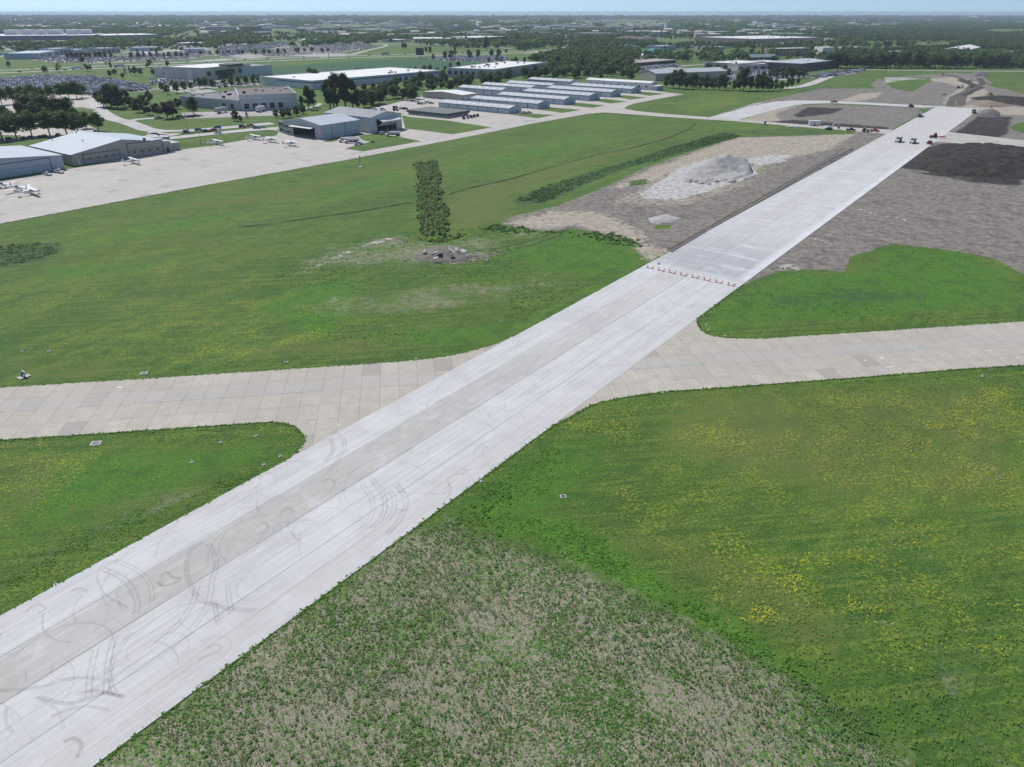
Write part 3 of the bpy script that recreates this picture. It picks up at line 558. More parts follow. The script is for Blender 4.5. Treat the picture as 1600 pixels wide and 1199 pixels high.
# ------------------------------------------------------------------ buildings
def panel(root, name, mat, face, a, b, z0, z1, W, D, proud=.06, par=None, label=None):
    mb = MB()
    if face == 'F': mb.box(a, b, -proud, .0, z0, z1)
    elif face == 'B': mb.box(a, b, D, D + proud, z0, z1)
    elif face == 'R': mb.box(W, W + proud, a, b, z0, z1)
    else: mb.box(-proud, 0, a, b, z0, z1)
    o = mb.build(name, mat, par or root)
    if label: o['label'] = label
    return o
def building(name, label, cat, org, ang, W, D, h, wall, roof, kind='flat', peak=0.0, group=None, over=.4, openF=None, openR=None, inner=None):
    r = empty(name, (org[0], org[1], 0), ang, label, cat, group); r['W'] = W; r['D'] = D
    mb = MB(); z0 = -.3
    gx = kind == 'gable_x'; gy = kind == 'gable_y'
    if openF:                              # hollow shell with a door opening in the front
        t = .3; x0, x1, zt = openF
        mb.box(0, t, t, D, z0, h); mb.box(W - t, W, t, D, z0, h); mb.box(t, W - t, D - t, D, z0, h)
        mb.box(0, x0, 0, t, z0, zt); mb.box(x1, W, 0, t, z0, zt)
        if gy:
            for yy in (0, D - t): mb.add([(0, yy, zt if yy == 0 else h), (W, yy, zt if yy == 0 else h), (W, yy, h), (W / 2, yy, h + peak), (0, yy, h), (0, yy + t, zt if yy == 0 else h), (W, yy + t, zt if yy == 0 else h), (W, yy + t, h), (W / 2, yy + t, h + peak), (0, yy + t, h)],
                       [(0, 1, 2, 3, 4), (9, 8, 7, 6, 5), (0, 5, 6, 1)])
        else: mb.box(0, W, 0, t, zt, h)
    else:
        mb.box(0, W, 0, D, z0, h)
        if gy: mb.add([(0, 0, h), (W, 0, h), (W / 2, 0, h + peak), (0, D, h), (W, D, h), (W / 2, D, h + peak)], [(0, 1, 2), (5, 4, 3)])
        if gx: mb.add([(0, 0, h), (0, D, h), (0, D / 2, h + peak), (W, 0, h), (W, D, h), (W, D / 2, h + peak)], [(2, 1, 0), (3, 4, 5)])
    mb.build('wall', wall, r)
    rb = MB(); t = .22; e = over
    if kind == 'flat':
        p = .35; rb.box(p, W - p, p, D - p, h - .1, h + .12)
        pb = MB(); pb.box(-.08, W + .08, -.08, p, h - .25, h + .75); pb.box(-.08, W + .08, D - p, D + .08, h - .25, h + .75); pb.box(-.08, p, p, D - p, h - .25, h + .75); pb.box(W - p, W + .08, p, D - p, h - .25, h + .75)
        rb.build('roof', roof, r); pb.build('parapet', wall if name != 'warehouse' else MC.get('trim_white') or M('trim_white', (.62, .62, .60)), r)
    elif kind == 'slab':
        rb.box(-e, W + e, -e, D + e, h, h + .35); rb.build('roof', roof, r)
    elif kind == 'hip':
        q = min(W, D) / 2; rb.add([(-e, -e, h), (W + e, -e, h), (W + e, D + e, h), (-e, D + e, h), (q if W > D else W / 2, D / 2 if W > D else q, h + peak), (W - q if W > D else W / 2, D / 2 if W > D else D - q, h + peak)],
                                  [(0, 1, 5, 4), (1, 2, 5), (2, 3, 4, 5), (3, 0, 4)] if W > D else [(0, 1, 4), (1, 2, 5, 4), (2, 3, 5), (3, 0, 4, 5)]); rb.build('roof', roof, r)
    elif gy:
        s_ = peak / (W / 2)
        for sx_, m_ in ((0, 1), (1, -1)):
            xe = -e if sx_ == 0 else W + e; ze = h - e * s_
            rb.add([(xe, -e, ze), (W / 2, -e, h + peak), (W / 2, D + e, h + peak), (xe, D + e, ze), (xe, -e, ze + t), (W / 2, -e, h + peak + t), (W / 2, D + e, h + peak + t), (xe, D + e, ze + t)],
                   [(3, 2, 1, 0), (4, 5, 6, 7), (0, 1, 5, 4), (2, 3, 7, 6), (3, 0, 4, 7)])
        rb.build('roof', roof, r)
    elif gx:
        s_ = peak / (D / 2)
        for k in (0, 1):
            ye = -e if k == 0 else D + e; ze = h - e * s_
            rb.add([(-e, ye, ze), (-e, D / 2, h + peak), (W + e, D / 2, h + peak), (W + e, ye, ze), (-e, ye, ze + t), (-e, D / 2, h + peak + t), (W + e, D / 2, h + peak + t), (W + e, ye, ze + t)],
                   [(3, 2, 1, 0), (4, 5, 6, 7), (0, 1, 5, 4), (2, 3, 7, 6), (3, 0, 4, 7)])
        rb.build('roof', roof, r)
    return r
def near_px(org, d, xt):
    """distance t so that org + d*t appears at picture column xt"""
    F_ = Vector((0, math.cos(PIT), -math.sin(PIT))); k = (xt - 800) / FPX
    # x = k * depth, depth = y cosP + H sinP on the ground
    a = org[0] - k * (org[1] * math.cos(PIT) + H * math.sin(PIT)); b = d[0] - k * d[1] * math.cos(PIT); return -a / b

WH = M('cladding_white', (.60, .61, .61), .5, .08, .3, seam=1.0); BEI = M('cladding_beige', (.40, .385, .34), .55, .1, .3, seam=1.0); GRY = M('cladding_grey', (.42, .435, .45), .5, .1, .3, seam=1.0)
BLU = M('cladding_pale_blue', (.42, .49, .545), .5, .08, .3, seam=1.0); CRM = M('wall_cream', (.50, .48, .44), .8, .1); DKG = M('roof_dark_grey', (.20, .215, .235), .5, .1, .2, seam=1.2); RLG = M('roof_light_metal', (.43, .465, .50), .4, .1, .12, seam=1.2)
RWH = M('roof_white_membrane', (.66, .66, .655), .7, .14, .08); RTN = M('roof_tan_ballast', (.36, .33, .30), .95, .2, .08); RGR = M('roof_grey_metal', (.43, .455, .475), .45, .12, .12, seam=1.2); TRM = M('trim_dark', (.045, .05, .06), .5); TRW = M('trim_white', (.62, .62, .60), .6)
GL = MG(); DRK = M('interior_dark', (.05, .055, .06), .9); BRK = M('wall_brick', (.30, .17, .13), .9, .15); BST = M('stripe_blue', (.05, .09, .33), .5); CON = M('plinth_concrete', (.42, .40, .38), .9)
BLK = M('wall_charcoal', (.045, .04, .045), .7)

# left beige hangar with two big doors
o = AB(162, -394); Wd = 52.5
hA = HT(G(115, 260), 243); pk = HT(G(204, 246.5), 217.5) - hA; dA = near_px(AB(162, -394), -E2, 66)
r = building('aircraft_hangar', 'long beige hangar with two wide bifold doors and pale metal roof beside the ramp', 'hangar', o, A1, Wd, 46, hA, BEI, RLG, 'gable_y', pk, over=.5)
for (x0, x1, z1, n_) in ((5.5, 23.5, hA * .88, 4), (28.5, 47.5, hA + 1.6, 4)):
    d = panel(r, 'hangar_door', BEI, 'F', x0, x1, 0.05, z1, Wd, 46, .14)
    f = MB()
    for xx in (x0 - .25, x1): f.box(xx, xx + .25, -.2, 0, 0, z1 + .25)
    f.box(x0, x1, -.2, 0, z1, z1 + .25); f.box(x0, x1, -.17, -.14, z1 * .48, z1 * .48 + .14); f.build('door_frame', TRM, r)
    for k in range(n_):
        xc = x0 + (x1 - x0) * (k + .7) / (n_ + .4); MB().box(xc - .55, xc + .55, -.20, -.14, 1.9, 2.9).build('window', GL, d)
panel(r, 'side_door', TRW, 'F', 2.2, 3.4, 0, 2.3, Wd, 46, .1); panel(r, 'vent_louvre', TRM, 'F', 37.6, 39.2, hA + 2.2, hA + 3.5, Wd, 46, .1)
x = MB(); x.box(49.5, 51, -.12, 0, .1, 2.4); x.build('side_door', TRM, r)
an = MB(); an.box(52.5, 58.5, 2, 16, -.3, hA * .72); an.build('annex_wall', BEI, r); an = MB(); an.box(52.4, 58.8, 1.8, 16.2, hA * .72, hA * .72 + .3); an.build('annex_roof', RGR, r)
for (xx, yy) in ((16, 20), (10, 42), (24, 46)): MB().tube((xx, min(yy, 44), hA + 2), (xx, min(yy, 44), hA + pk * min(1, xx / 26) + 1.2), .3, n=8).build('roof_vent', TRW, r)
# far left hangar
o = AB(96, -390); Wb = 60; hB = HT(G(104, 264), 243); pB = HT(G(48, 272), 243.5) - hB
r = building('aircraft_hangar', 'pale blue-grey hangar at the left edge with one very wide door, white pickup in front', 'hangar', o, A1, Wb, 46, hB, BLU, RLG, 'gable_y', max(2.5, pB * .8), over=.5)
d = panel(r, 'hangar_door', BLU, 'F', 17, 54, .05, hB * .93, Wb, 46, .14); f = MB()
for xx in (16.7, 54): f.box(xx, xx + .3, -.2, 0, 0, hB * .93 + .2)
f.box(17, 54, -.2, 0, hB * .93, hB * .93 + .25); f.box(17, 54, -.18, -.14, hB * .5, hB * .5 + .12); f.build('door_frame', TRM, r); panel(r, 'side_door', TRW, 'F', 56.5, 57.7, 0, 2.3, Wb, 46, .1)
# terminal hangar with the open front
K = AB(291.5, -360.5); hC = HT(K, 196.5); Wc = 36
r = building('aircraft_hangar', 'grey hangar with its dark front door open and ribbed side wall tinted blue for shade', 'hangar', K - E2 * Wc, A2, Wc, 31, hC, GRY, RLG, 'gable_y', 2.6, over=.4, openF=(9, 30, hC * .78))
panel(r, 'shade_tinted_cladding', BLU, 'R', .2, 30.8, 0, hC - .2, Wc, 31, .1)  # bluish shade of this side wall put into its colour
for k in (8, 18.5): panel(r, 'pilaster', TRM, 'R', k, k + .25, 0, hC - .1, Wc, 31, .16)
MB().box(.4, Wc - .4, .4, 30.6, .0, .09).build('floor', CON, r)
MB().add([(9, -.1, hC * .78), (30, -.1, hC * .78), (30, -3.2, hC * .72), (9, -3.2, hC * .72), (9, -.1, hC * .78 + .2), (30, -.1, hC * .78 + .2), (30, -3.2, hC * .72 + .2), (9, -3.2, hC * .72 + .2)], [(0, 1, 2, 3), (7, 6, 5, 4), (3, 2, 6, 7), (0, 3, 7, 4), (2, 1, 5, 6)]).build('hangar_door', WH, r)
panel(r, 'side_door', TRW, 'F', 31.8, 33, 0, 2.4, Wc, 31, .1)
for z_ in (1.0, 4.2):
    for k in range(3): panel(r, 'window', GL, 'F', 1 + k * 2.4, 2.6 + k * 2.4, z_, z_ + 1.5, Wc, 31, .08)
o2 = K - E2 * (Wc + 9) + E1 * 3
r2 = building('terminal_office', 'two storey grey office with dark windows attached to the left of the open hangar', 'office', o2, A2, 9, 16, hC * .8, GRY, DKG, 'slab', over=.5)
for z_ in (1.0, 4.2):
    for k in range(3): panel(r2, 'window', GL, 'F', .8 + k * 2.7, 2.6 + k * 2.7, z_, z_ + 1.6, 9, 16, .08)
    for k in range(4): panel(r2, 'window', GL, 'L', 1.5 + k * 3.6, 3.6 + k * 3.6, z_, z_ + 1.6, 9, 16, .08)
# bifold hangar
o = G(581, 208.2); WD_ = near_px(o, E1, 628.5); hD = HT(o, 184.5); dD = near_px(o, -E2, 566) + 26
r = building('aircraft_hangar', 'dark roofed hangar with its white bifold door folded half open', 'hangar', o, A1, WD_, 44, hD, WH, DKG, 'gable_y', 2.6, over=.5, openF=(5, WD_ - 5, hD * .9))
MB().box(.4, WD_ - .4, .4, 43.6, 0, .09).build('floor', CON, r)
zt = hD * .88; zm = zt * .80; yo = -5.6; zl = zt * .42
MB().add([(5, 0, zt), (WD_ - 5, 0, zt), (WD_ - 5, yo, zm), (5, yo, zm), (5, 0, zt + .25), (WD_ - 5, 0, zt + .25), (WD_ - 5, yo, zm + .25), (5, yo, zm + .25)], [(0, 1, 2, 3), (7, 6, 5, 4), (3, 2, 6, 7), (0, 3, 7, 4), (2, 1, 5, 6)]).build('upper_door_leaf', WH, r)
MB().add([(5, yo, zm), (WD_ - 5, yo, zm), (WD_ - 5, -.4, zl), (5, -.4, zl), (5, yo + .25, zm), (WD_ - 5, yo + .25, zm), (WD_ - 5, -.15, zl), (5, -.15, zl)], [(0, 3, 2, 1), (4, 5, 6, 7), (0, 4, 7, 3), (1, 2, 6, 5), (3, 7, 6, 2)]).build('lower_door_leaf', WH, r)
# office
K = G(698, 185.2); W5 = -near_px(K, E2, 638); 
W5 = near_px(K, -E2, 638); D5 = near_px(K, E1, 732); h5 = HT(K, 178.5)
r = building('airport_office', 'low charcoal flat roofed office with cars parked at its right end', 'office', K - E2 * W5, A2, W5, D5, h5, CRM, M('roof_charcoal', (.14, .155, .15), .8, .15), 'slab', over=1.0)
MB().box(-.9, W5 + .9, -.9, D5 + .9, h5 - 1.3, h5 - .01).build('fascia', M('fascia_charcoal', (.085, .095, .095), .6), r)
for k in range(12): panel(r, 'window', GL, 'F', 1.2 + k * (W5 - 2) / 12, 1.2 + (k + .62) * (W5 - 2) / 12, .9, h5 - 1.4, W5, D5, .08)
for k in range(5): panel(r, 'window', GL, 'R', 1.2 + k * (D5 - 2) / 5, 1.2 + (k + .55) * (D5 - 2) / 5, .9, h5 - 1.4, W5, D5, .08)
# white roofed hangar beside the sheds
K = G(723, 158); W6 = near_px(K, -E2, 661); D6 = near_px(K, E1, 745)
r = building('aircraft_hangar', 'tan hangar with plain walls and a bright white roof beside the T-hangars', 'hangar', K - E2 * W6, A2, W6, D6, HT(K, 149), BEI, RWH, 'gable_y', 1.6, over=.3)
panel(r, 'hangar_door', WH, 'R', 2, D6 - 2, 0, HT(K, 150) * .8, W6, D6, .1); panel(r, 'side_door', TRW, 'F', W6 - 4, W6 - 2.8, 0, 2.3, W6, D6, .1)

# rows of T-hangars
def t_hangar(K, L, W, h, pkh, label, n=7, skyl=10, group='rows of T-hangars'):
    r = building('t_hangar', label, 'hangar', K - E2 * L, A2, L, W, h, BLU, RGR, 'gable_x', pkh, group=group, over=.3)
    w0 = L / n
    for k in range(n):
        panel(r, 'hangar_door', BLU, 'F', k * w0 + .5, (k + 1) * w0 - .5 - (2.4 if k == n - 1 else 0), .05, h * .86, L, W, .12)
        panel(r, 'door_post', TRM, 'F', k * w0 - .12, k * w0 + .12, 0, h - .05, L, W, .2)
    panel(r, 'end_door', TRW, 'F', L - 3.2, L - .5, 0, h * .55, L, W, .14)
    panel(r, 'roof_edge', TRM, 'F', -.2, L + .2, h - .28, h - .05, L, W, .34)
    for k in range(skyl):
        x = (k + .6) * L / skyl; y0 = W * .17; s_ = pkh / (W / 2)
        MB().add([(x, y0, h + y0 * s_ + .26), (x + 2.2, y0, h + y0 * s_ + .26), (x + 2.2, y0 + 2.3, h + (y0 + 2.3) * s_ + .26), (x, y0 + 2.3, h + (y0 + 2.3) * s_ + .26), (x, y0, h + y0 * s_ + .2), (x + 2.2, y0, h + y0 * s_ + .2)], [(0, 1, 2, 3), (4, 5, 1, 0)]).build('skylight', RWH, r)
    panel(r, 'side_door', TRM, 'R', W * .62, W * .62 + 1, 0, 2.2, L, W, .08)
    return r
names = ['nearest', 'second', 'third', 'fourth', 'fifth', 'sixth']
bases = [(795, 178.6, 170, 686), (840, 171, 162.6, 735), (881, 164.4, 156, 777), (920, 158, 150, 817), (953.6, 152.4, 144.5, 854), (986, 146.6, 139.4, 890)]
for k, (x, y, yt, xl) in enumerate(bases):
    K = G(x, y); L = min(118, near_px(K, -E2, xl)); t_hangar(K, L, near_px(K, E1, x + 20 - k * .9), HT(K, yt), 1.5, 'pale blue T-hangar with white skylights, %s of six rows' % names[k], 7 if L < 90 else 9)
for k, (x, y, yt, xl, q) in enumerate([(783, 152, 141.5, 716, 'behind the white roofed hangar'), (829, 146, 137.5, 752, 'second from the left in the rear line'), (860, 141, 134, 790, 'third in the rear line'), (890, 134.5, 128, 825, 'farthest in the rear line')]):
    K = G(x, y); L = near_px(K, -E2, xl); t_hangar(K, L, 15, HT(K, yt), 1.6, 'grey roofed T-hangar ' + q, 5, 6, 'rear line of T-hangars')
K = G(1016, 141); L = 150; h = HT(K, 130.5); L = near_px(K, -E2, 915)
r = building('t_hangar', 'long white T-hangar with small dark windows at the far end', 'hangar', K - E2 * L, A2, L, 14, h, WH, RWH, 'gable_x', 1.2, over=.3)
for k in range(9): panel(r, 'window', GL, 'F', L * (k + .6) / 9.3, L * (k + .6) / 9.3 + 2.2, h * .35, h * .6, L, 14, .1)
for k in range(4): panel(r, 'door_post', TRM, 'F', L * k / 4 + 2, L * k / 4 + 2.3, 0, h - .2, L, 14, .14)
mb = MB(); mb.box(L, L + 8, -2, 12, -.3, h * .62); mb.build('annex_wall', BLU, r); MB().box(L - .1, L + 8.3, -2.3, 12.3, h * .62, h * .62 + .3).build('annex_roof', RWH, r)

# warehouses and other blocks, placed by the two ends of their front wall
def block(name, label, cat, A, B, D, yt, wall, roof, kind='flat', peak=2.0, group=None, win=None, doors=0, units=0, rot=None, dock=0, rng_=None):
    a, b = G(*A), G(*B); d = b - a; W = d.length; ang = math.atan2(d.y, d.x); h = HT(a if a.y < b.y else b, yt)
    h = max(2.8, h)
    r = building(name, label, cat, a, ang, W, D, h, wall, roof, kind, peak, group)
    if win:
        rows, cols, side = win
        for fc, LL in (('F', W), ('R', D), ('L', D)):
            if fc not in side: continue
            for i in range(rows):
                for j in range(cols):
                    z0 = h * (i + .35) / rows; z1 = h * (i + .72) / rows; x0 = LL * (j + .25) / cols; x1 = LL * (j + .75) / cols
                    panel(r, 'window', GL, fc, x0, x1, z0, z1, W, D, .1)
    for k in range(doors): panel(r, 'door', TRM, 'F', W * (k + .4) / doors, W * (k + .4) / doors + min(4, W / doors * .5), 0, min(h * .6, 4.2), W, D, .12)
    for k in range(units):
        x = W * rnd.uniform(.08, .9); y = D * rnd.uniform(.1, .85); s_ = rnd.uniform(1.2, 2.6); MB().box(x, x + s_, y, y + s_ * .8, h + .1, h + 1.2 + rnd.random()).build('roof_unit', TRW if rnd.random() < .6 else TRM, r)
    return r, W, h
r, W_, h_ = block('warehouse', 'low grey loading dock warehouse with dark roof vents beyond the ramp road', 'warehouse', (283, 166), (376, 173.5), 62, 158, GRY, M('roof_gravel', (.22, .215, .22), .95, .2, .1), units=14)
for k in range(2): panel(r, 'dock_door', TRM, 'F', W_ * (.72 + .13 * k), W_ * (.72 + .13 * k) + 3.4, 1.1, 4.6, W_, 62, .15)
r, W_, h_ = block('warehouse', 'taller white loading dock warehouse with five dock doors beside a round tree', 'warehouse', (376.5, 173.3), (466, 169.5), 66, 150, WH, M('roof_brown_gravel', (.17, .15, .14), .95, .2, .1), units=6)
for k in range(5): panel(r, 'dock_door', TRM, 'F', 3 + k * 6.4, 6.6 + k * 6.4, 1.1, 5.0, W_, 66, .15)
for z_ in (.35, .68): panel(r, 'stripe', GRY, 'F', 0, W_, h_ * z_, h_ * z_ + .35, W_, 66, .08)
r, W_, h_ = block('office_building', 'white factory block with a tan gravel roof and small square windows by the highway', 'factory', (243, 120.5), (301, 125.5), 110, 110.5, WH, RTN, units=8)
for k in range(7): panel(r, 'window', GL, 'F', W_ * (.22 + .09 * k), W_ * (.22 + .09 * k) + 3, h_ * .35, h_ * .58, W_, 60, .12)
r, W_, h_ = block('office_building', 'modern office entrance with tall dark glass between pale fins beside the green crop field', 'office', (322, 126), (394, 118), 60, 107.5, CRM, RWH, win=(1, 6, 'F'), units=2)
panel(r, 'glass_front', GL, 'F', W_ * .25, W_ * .56, .3, h_ * .75, W_, 60, .3); MB().box(W_ * .48, W_ * .78, -4, 12, h_, h_ + 2.2).build('roof_canopy', TRM, r)
r, W_, h_ = block('warehouse', 'very long white warehouse with a blue stripe under its bright roof behind the tree belt', 'warehouse', (489, 140), (690, 121.5), 90, 127.5, WH, RWH, units=10)
panel(r, 'stripe', BST, 'F', 0, W_, h_ * .74, h_ * .86, W_, 60, .12); panel(r, 'stripe', BST, 'L', 0, 60, h_ * .74, h_ * .86, W_, 60, .12)
for k in range(7): panel(r, 'dock_door', TRM, 'F', W_ * (.58 + .05 * k), W_ * (.58 + .05 * k) + 4.5, .5, 4.4, W_, 60, .15)
r, W_, h_ = block('warehouse', 'white warehouse with a huge bright flat roof between the trees above the T-hangars', 'warehouse', (699, 121), (772, 124), 150, 109.5, GRY, RWH, units=16, win=(1, 8, 'F'))
for a_ in [('long_plant', 'enormous low plant with dark blue wall and white roof at the left horizon', 'factory', (-60, 64.5), (146, 62.5), 240, 57.2, M('wall_navy', (.10, .13, .19), .6), RWH, 'flat', 2, None, None, 0, 10),
           ('long_plant', 'second wing of the enormous plant, right of its white entrance', 'factory', (166, 62.5), (256, 60.5), 200, 56, M('wall_navy'), RWH, 'flat', 2, None, None, 0, 5),
           ('showroom', 'grey dealership hall with an open bay in the left car lots', 'showroom', (62, 92.5), (94, 87), 50, 84, BLU, RLG, 'flat', 2, None, (1, 3, 'F'), 1, 2),
           ('showroom', 'blue-grey showroom right of the grey dealership hall', 'showroom', (89, 87), (118, 85.5), 45, 77, BLU, RGR, 'flat', 2, None, (1, 5, 'F'), 0, 2), ('showroom', 'white showroom block between two dealer halls', 'showroom', (118.5, 86), (140, 84.5), 40, 78.5, WH, RWH, 'flat', 2, None, None, 1, 1),
           ('showroom', 'grey showroom with dark glass behind four dark trees', 'showroom', (160, 84), (189, 82.5), 40, 76.5, GRY, RGR, 'flat', 2, None, (1, 4, 'F'), 0, 1), ('showroom', 'long low grey dealership behind the dark hedge of trees', 'showroom', (203, 80.5), (249, 80), 50, 75, BLU, RLG, 'flat', 2, None, None, 2, 1),
           ('service_hall', 'white service hall with two dark bays left of the truck lot', 'garage', (289, 83.5), (320, 83), 45, 77, WH, RLG, 'flat', 2, None, None, 2, 1), ('shop', 'low shop with a bright white roof above the truck lot', 'shop', (277, 72), (317, 71.5), 60, 68, CRM, RWH, 'flat', 2, None, (1, 5, 'F'), 0, 2),
           ('hotel', 'long grey five storey hotel left of the brick one near the horizon', 'hotel', (322, 51.5), (357, 51.5), 30, 42.5, GRY, RGR, 'flat', 2, None, (4, 10, 'F'), 0, 1), ('hotel', 'short darker wing beside the grey five storey hotel', 'hotel', (357.5, 51), (368, 51), 25, 43.5, M('wall_slate', (.22, .24, .27)), RGR, 'flat', 2, None, (4, 3, 'F'), 0, 1),
           ('hotel', 'brick red hotel with pale top floor near the horizon', 'hotel', (379, 51.5), (410, 51), 30, 42, BRK, CRM, 'flat', 2, None, (4, 8, 'F'), 0, 1), ('hotel', 'small tan hotel right of the brick one', 'hotel', (410.5, 50), (425, 49.5), 25, 44, CRM, RTN, 'flat', 2, None, (4, 4, 'F'), 0, 1),
           ('store', 'long grey store with pale roof right of the hotels', 'store', (470, 47.5), (545, 46.5), 120, 43.8, GRY, RTN, 'flat', 2, None, None, 3, 2), ('store', 'bright blue fronted store in the far shopping strip', 'store', (490, 53.5), (545, 52.5), 60, 49.5, M('wall_bright_blue', (.08, .22, .50)), RWH, 'flat', 2, None, None, 2, 1),
           ('store', 'white store with a peaked roof beside the far dealer lots', 'store', (470, 66), (494, 66), 40, 63.5, CRM, RWH, 'gable_x', 3, None, None, 1, 0), ('store', 'white roofed store in front of the far woods', 'store', (578, 43.5), (620, 42.5), 70, 41, CRM, RWH, 'flat', 2, None, None, 1, 1),
           ('store', 'white store with blocky front near the horizon left of the water tower', 'store', (644, 40.5), (656, 40), 40, 37.8, WH, RWH, 'flat', 2, None, None, 1, 0), ('large_plant', 'long white plant with a bright roof beyond the highway', 'factory', (647, 67), (743, 66.5), 130, 61, CRM, RWH, 'flat', 2, None, (1, 14, 'F'), 0, 6),
           ('large_plant', 'dark fronted right wing of the long white plant', 'factory', (744, 66.3), (798, 63.5), 110, 59.5, BLK, RWH, 'flat', 2, None, None, 0, 3), ('shop', 'small white roofed shop left of the long plant', 'shop', (619, 66), (642, 65), 50, 62.8, CRM, RWH, 'flat', 2, None, None, 1, 1),
           ('condo_block', 'stepped white four storey building near the horizon', 'apartments', (692, 50), (706, 50), 25, 40, WH, RWH, 'flat', 2, None, (3, 4, 'F'), 0, 0), ('condo_block', 'tan building right of the stepped white one', 'apartments', (708, 50), (719, 49.5), 25, 42, BEI, RTN, 'flat', 2, None, (3, 4, 'F'), 0, 0),
           ('store', 'grey flat store above the tree belt in the middle distance', 'store', (803, 44), (844, 43), 90, 41, GRY, RTN, 'flat', 2, None, None, 1, 1), ('school', 'cream school with long roof beyond the tree belt', 'school', (896, 57.5), (951, 58.5), 70, 52.5, CRM, RTN, 'flat', 2, None, (1, 12, 'F'), 0, 3),
           ('school', 'white strip of low buildings right of the cream school', 'school', (975, 52.5), (1040, 51.5), 80, 49.5, WH, RWH, 'flat', 2, None, None, 3, 2), ('clinic', 'brown roofed lodge among trees above the teal roofs', 'lodge', (980, 66), (1003, 65), 40, 60, CRM, M('roof_brown', (.13, .09, .075)), 'hip', 5, None, (1, 6, 'F'), 0, 0),
           ('clinic', 'second brown roofed lodge right of the first', 'lodge', (1004, 66.5), (1026, 65.5), 40, 61, CRM, M('roof_brown'), 'hip', 5, None, (1, 6, 'F'), 0, 0), ('clinic', 'teal roofed building with a steep hip among the middle trees', 'lodge', (972, 79), (1000, 78), 30, 74, CRM, M('roof_teal', (.09, .24, .22), .5), 'hip', 4, None, (1, 6, 'F'), 0, 0),
           ('clinic', 'long low teal roofed hall', 'hall', (1001, 84.5), (1024, 84), 25, 82, CRM, M('roof_teal'), 'gable_x', 2.5, None, (1, 6, 'F'), 0, 0), ('clinic', 'teal roofed hall right of the long low one', 'hall', (1024.5, 83.5), (1042, 82), 30, 79, CRM, M('roof_teal'), 'hip', 3, None, (1, 4, 'F'), 0, 0),
           ('office_block', 'blue-grey office with brown base right of the teal roofs', 'office', (1031, 80), (1056, 78.5), 35, 73, BLU, RGR, 'flat', 2, None, (2, 6, 'F'), 0, 1), ('store_hall', 'long black fronted hall with tan roof by the wood corner', 'hall', (985, 104.5), (1056, 98.5), 40, 99.5, BLK, RTN, 'slab', 2, None, (1, 8, 'F'), 0, 3),
           ('workshop', 'tan workshop with a long grey roof behind the round trees', 'workshop', (1024, 127), (1135, 122), 30, 115.5, BEI, RGR, 'gable_x', 3, None, None, 2, 0), ('warehouse_hall', 'tan warehouse with dark window strips and pale roof right of the middle', 'warehouse', (1103, 108.5), (1151, 111.5), 70, 100.5, BEI, RWH, 'flat', 2, None, (1, 4, 'F'), 0, 3),
           ('warehouse_hall', 'white roofed wing of the tan warehouse facing its car park', 'warehouse', (1152, 112), (1248, 107.5), 65, 102.5, CRM, RWH, 'flat', 2, None, (1, 9, 'F'), 1, 5), ('office_block', 'dark brown office with a grey roof beside the road bend', 'office', (1250, 112.5), (1311, 105.5), 50, 100, M('wall_dark_brown', (.10, .08, .075)), RGR, 'slab', 2, None, (1, 9, 'F'), 0, 4),
           ('distribution_center', 'huge brown walled distribution centre with white roof', 'warehouse', (1085, 65.5), (1176, 69.5), 260, 61.5, M('wall_brown', (.26, .21, .18), .8), RWH, 'flat', 2, None, None, 3, 10), ('shed', 'small cream shed in the trees before the distribution centre', 'shed', (1069, 76), (1085, 75.5), 22, 72.5, CRM, RWH, 'flat', 2, None, None, 1, 0),
           ('shed', 'cream shed right of the small one before the distribution centre', 'shed', (1096, 77.5), (1115, 77), 22, 73.5, CRM, RWH, 'flat', 2, None, None, 1, 0), ('shed', 'white shed among trees in front of the distribution centre', 'shed', (1123, 77.5), (1134, 77), 20, 74, WH, RWH, 'flat', 2, None, None, 1, 0),
           ('church', 'brown building with a low teal-grey gabled roof left of the apartments', 'hall', (1168, 95), (1216, 94), 30, 90, M('wall_brown'), M('roof_teal_grey', (.15, .21, .20), .6), 'gable_x', 3.5, None, (1, 6, 'F'), 0, 0), ('apartment_block', 'pinkish three storey apartment block with white trim', 'apartments', (1211, 88), (1266, 86.5), 30, 77, M('wall_pink_tan', (.40, .30, .25), .85), RWH, 'flat', 2, None, (3, 10, 'FR'), 0, 1),
           ('depot', 'white depot with dark doors behind the right treeline', 'depot', (1284, 87), (1303, 87), 40, 75, WH, RWH, 'flat', 2, None, None, 1, 1), ('depot', 'pale low depot right of the white one', 'depot', (1318, 82), (1352, 81.5), 40, 75, CRM, RWH, 'flat', 2, None, None, 2, 1), ('depot', 'small bright white building glimpsed through the right treeline', 'depot', (1391, 88), (1409, 88), 25, 81, WH, RWH, 'flat', 2, None, None, 0, 0),
           ('timber_frame_house', 'reddish building frame under construction above the right treeline', 'building', (1452, 78.5), (1478, 77), 30, 71, M('timber_red', (.22, .12, .09), .9), M('timber_red'), 'slab', 2, None, (2, 5, 'F'), 0, 0), ('depot', 'tan store with a sloping white roof at the right end of the treeline', 'depot', (1508, 87), (1530, 81), 40, 79, BEI, RWH, 'gable_x', 4, None, None, 0, 0),
           ('barn', 'white barn far out on the right horizon', 'barn', (1517, 29.5), (1527, 29.5), 60, 26.3, WH, RWH, 'gable_x', 6, None, None, 0, 0), ('shop', 'two small shops with light roofs near the left horizon', 'shop', (133, 30), (152, 30), 90, 28.2, WH, RWH, 'flat', 2, None, None, 1, 0), ('shop', 'light roofed hall right of the first bright roof at the left horizon', 'shop', (178, 31), (190, 31), 90, 28.6, WH, RWH, 'flat', 2, None, None, 1, 0)]:
    name, label, cat, A, B, D, yt, wl, rf, kd, pkk, grp, win, drs, un = a_
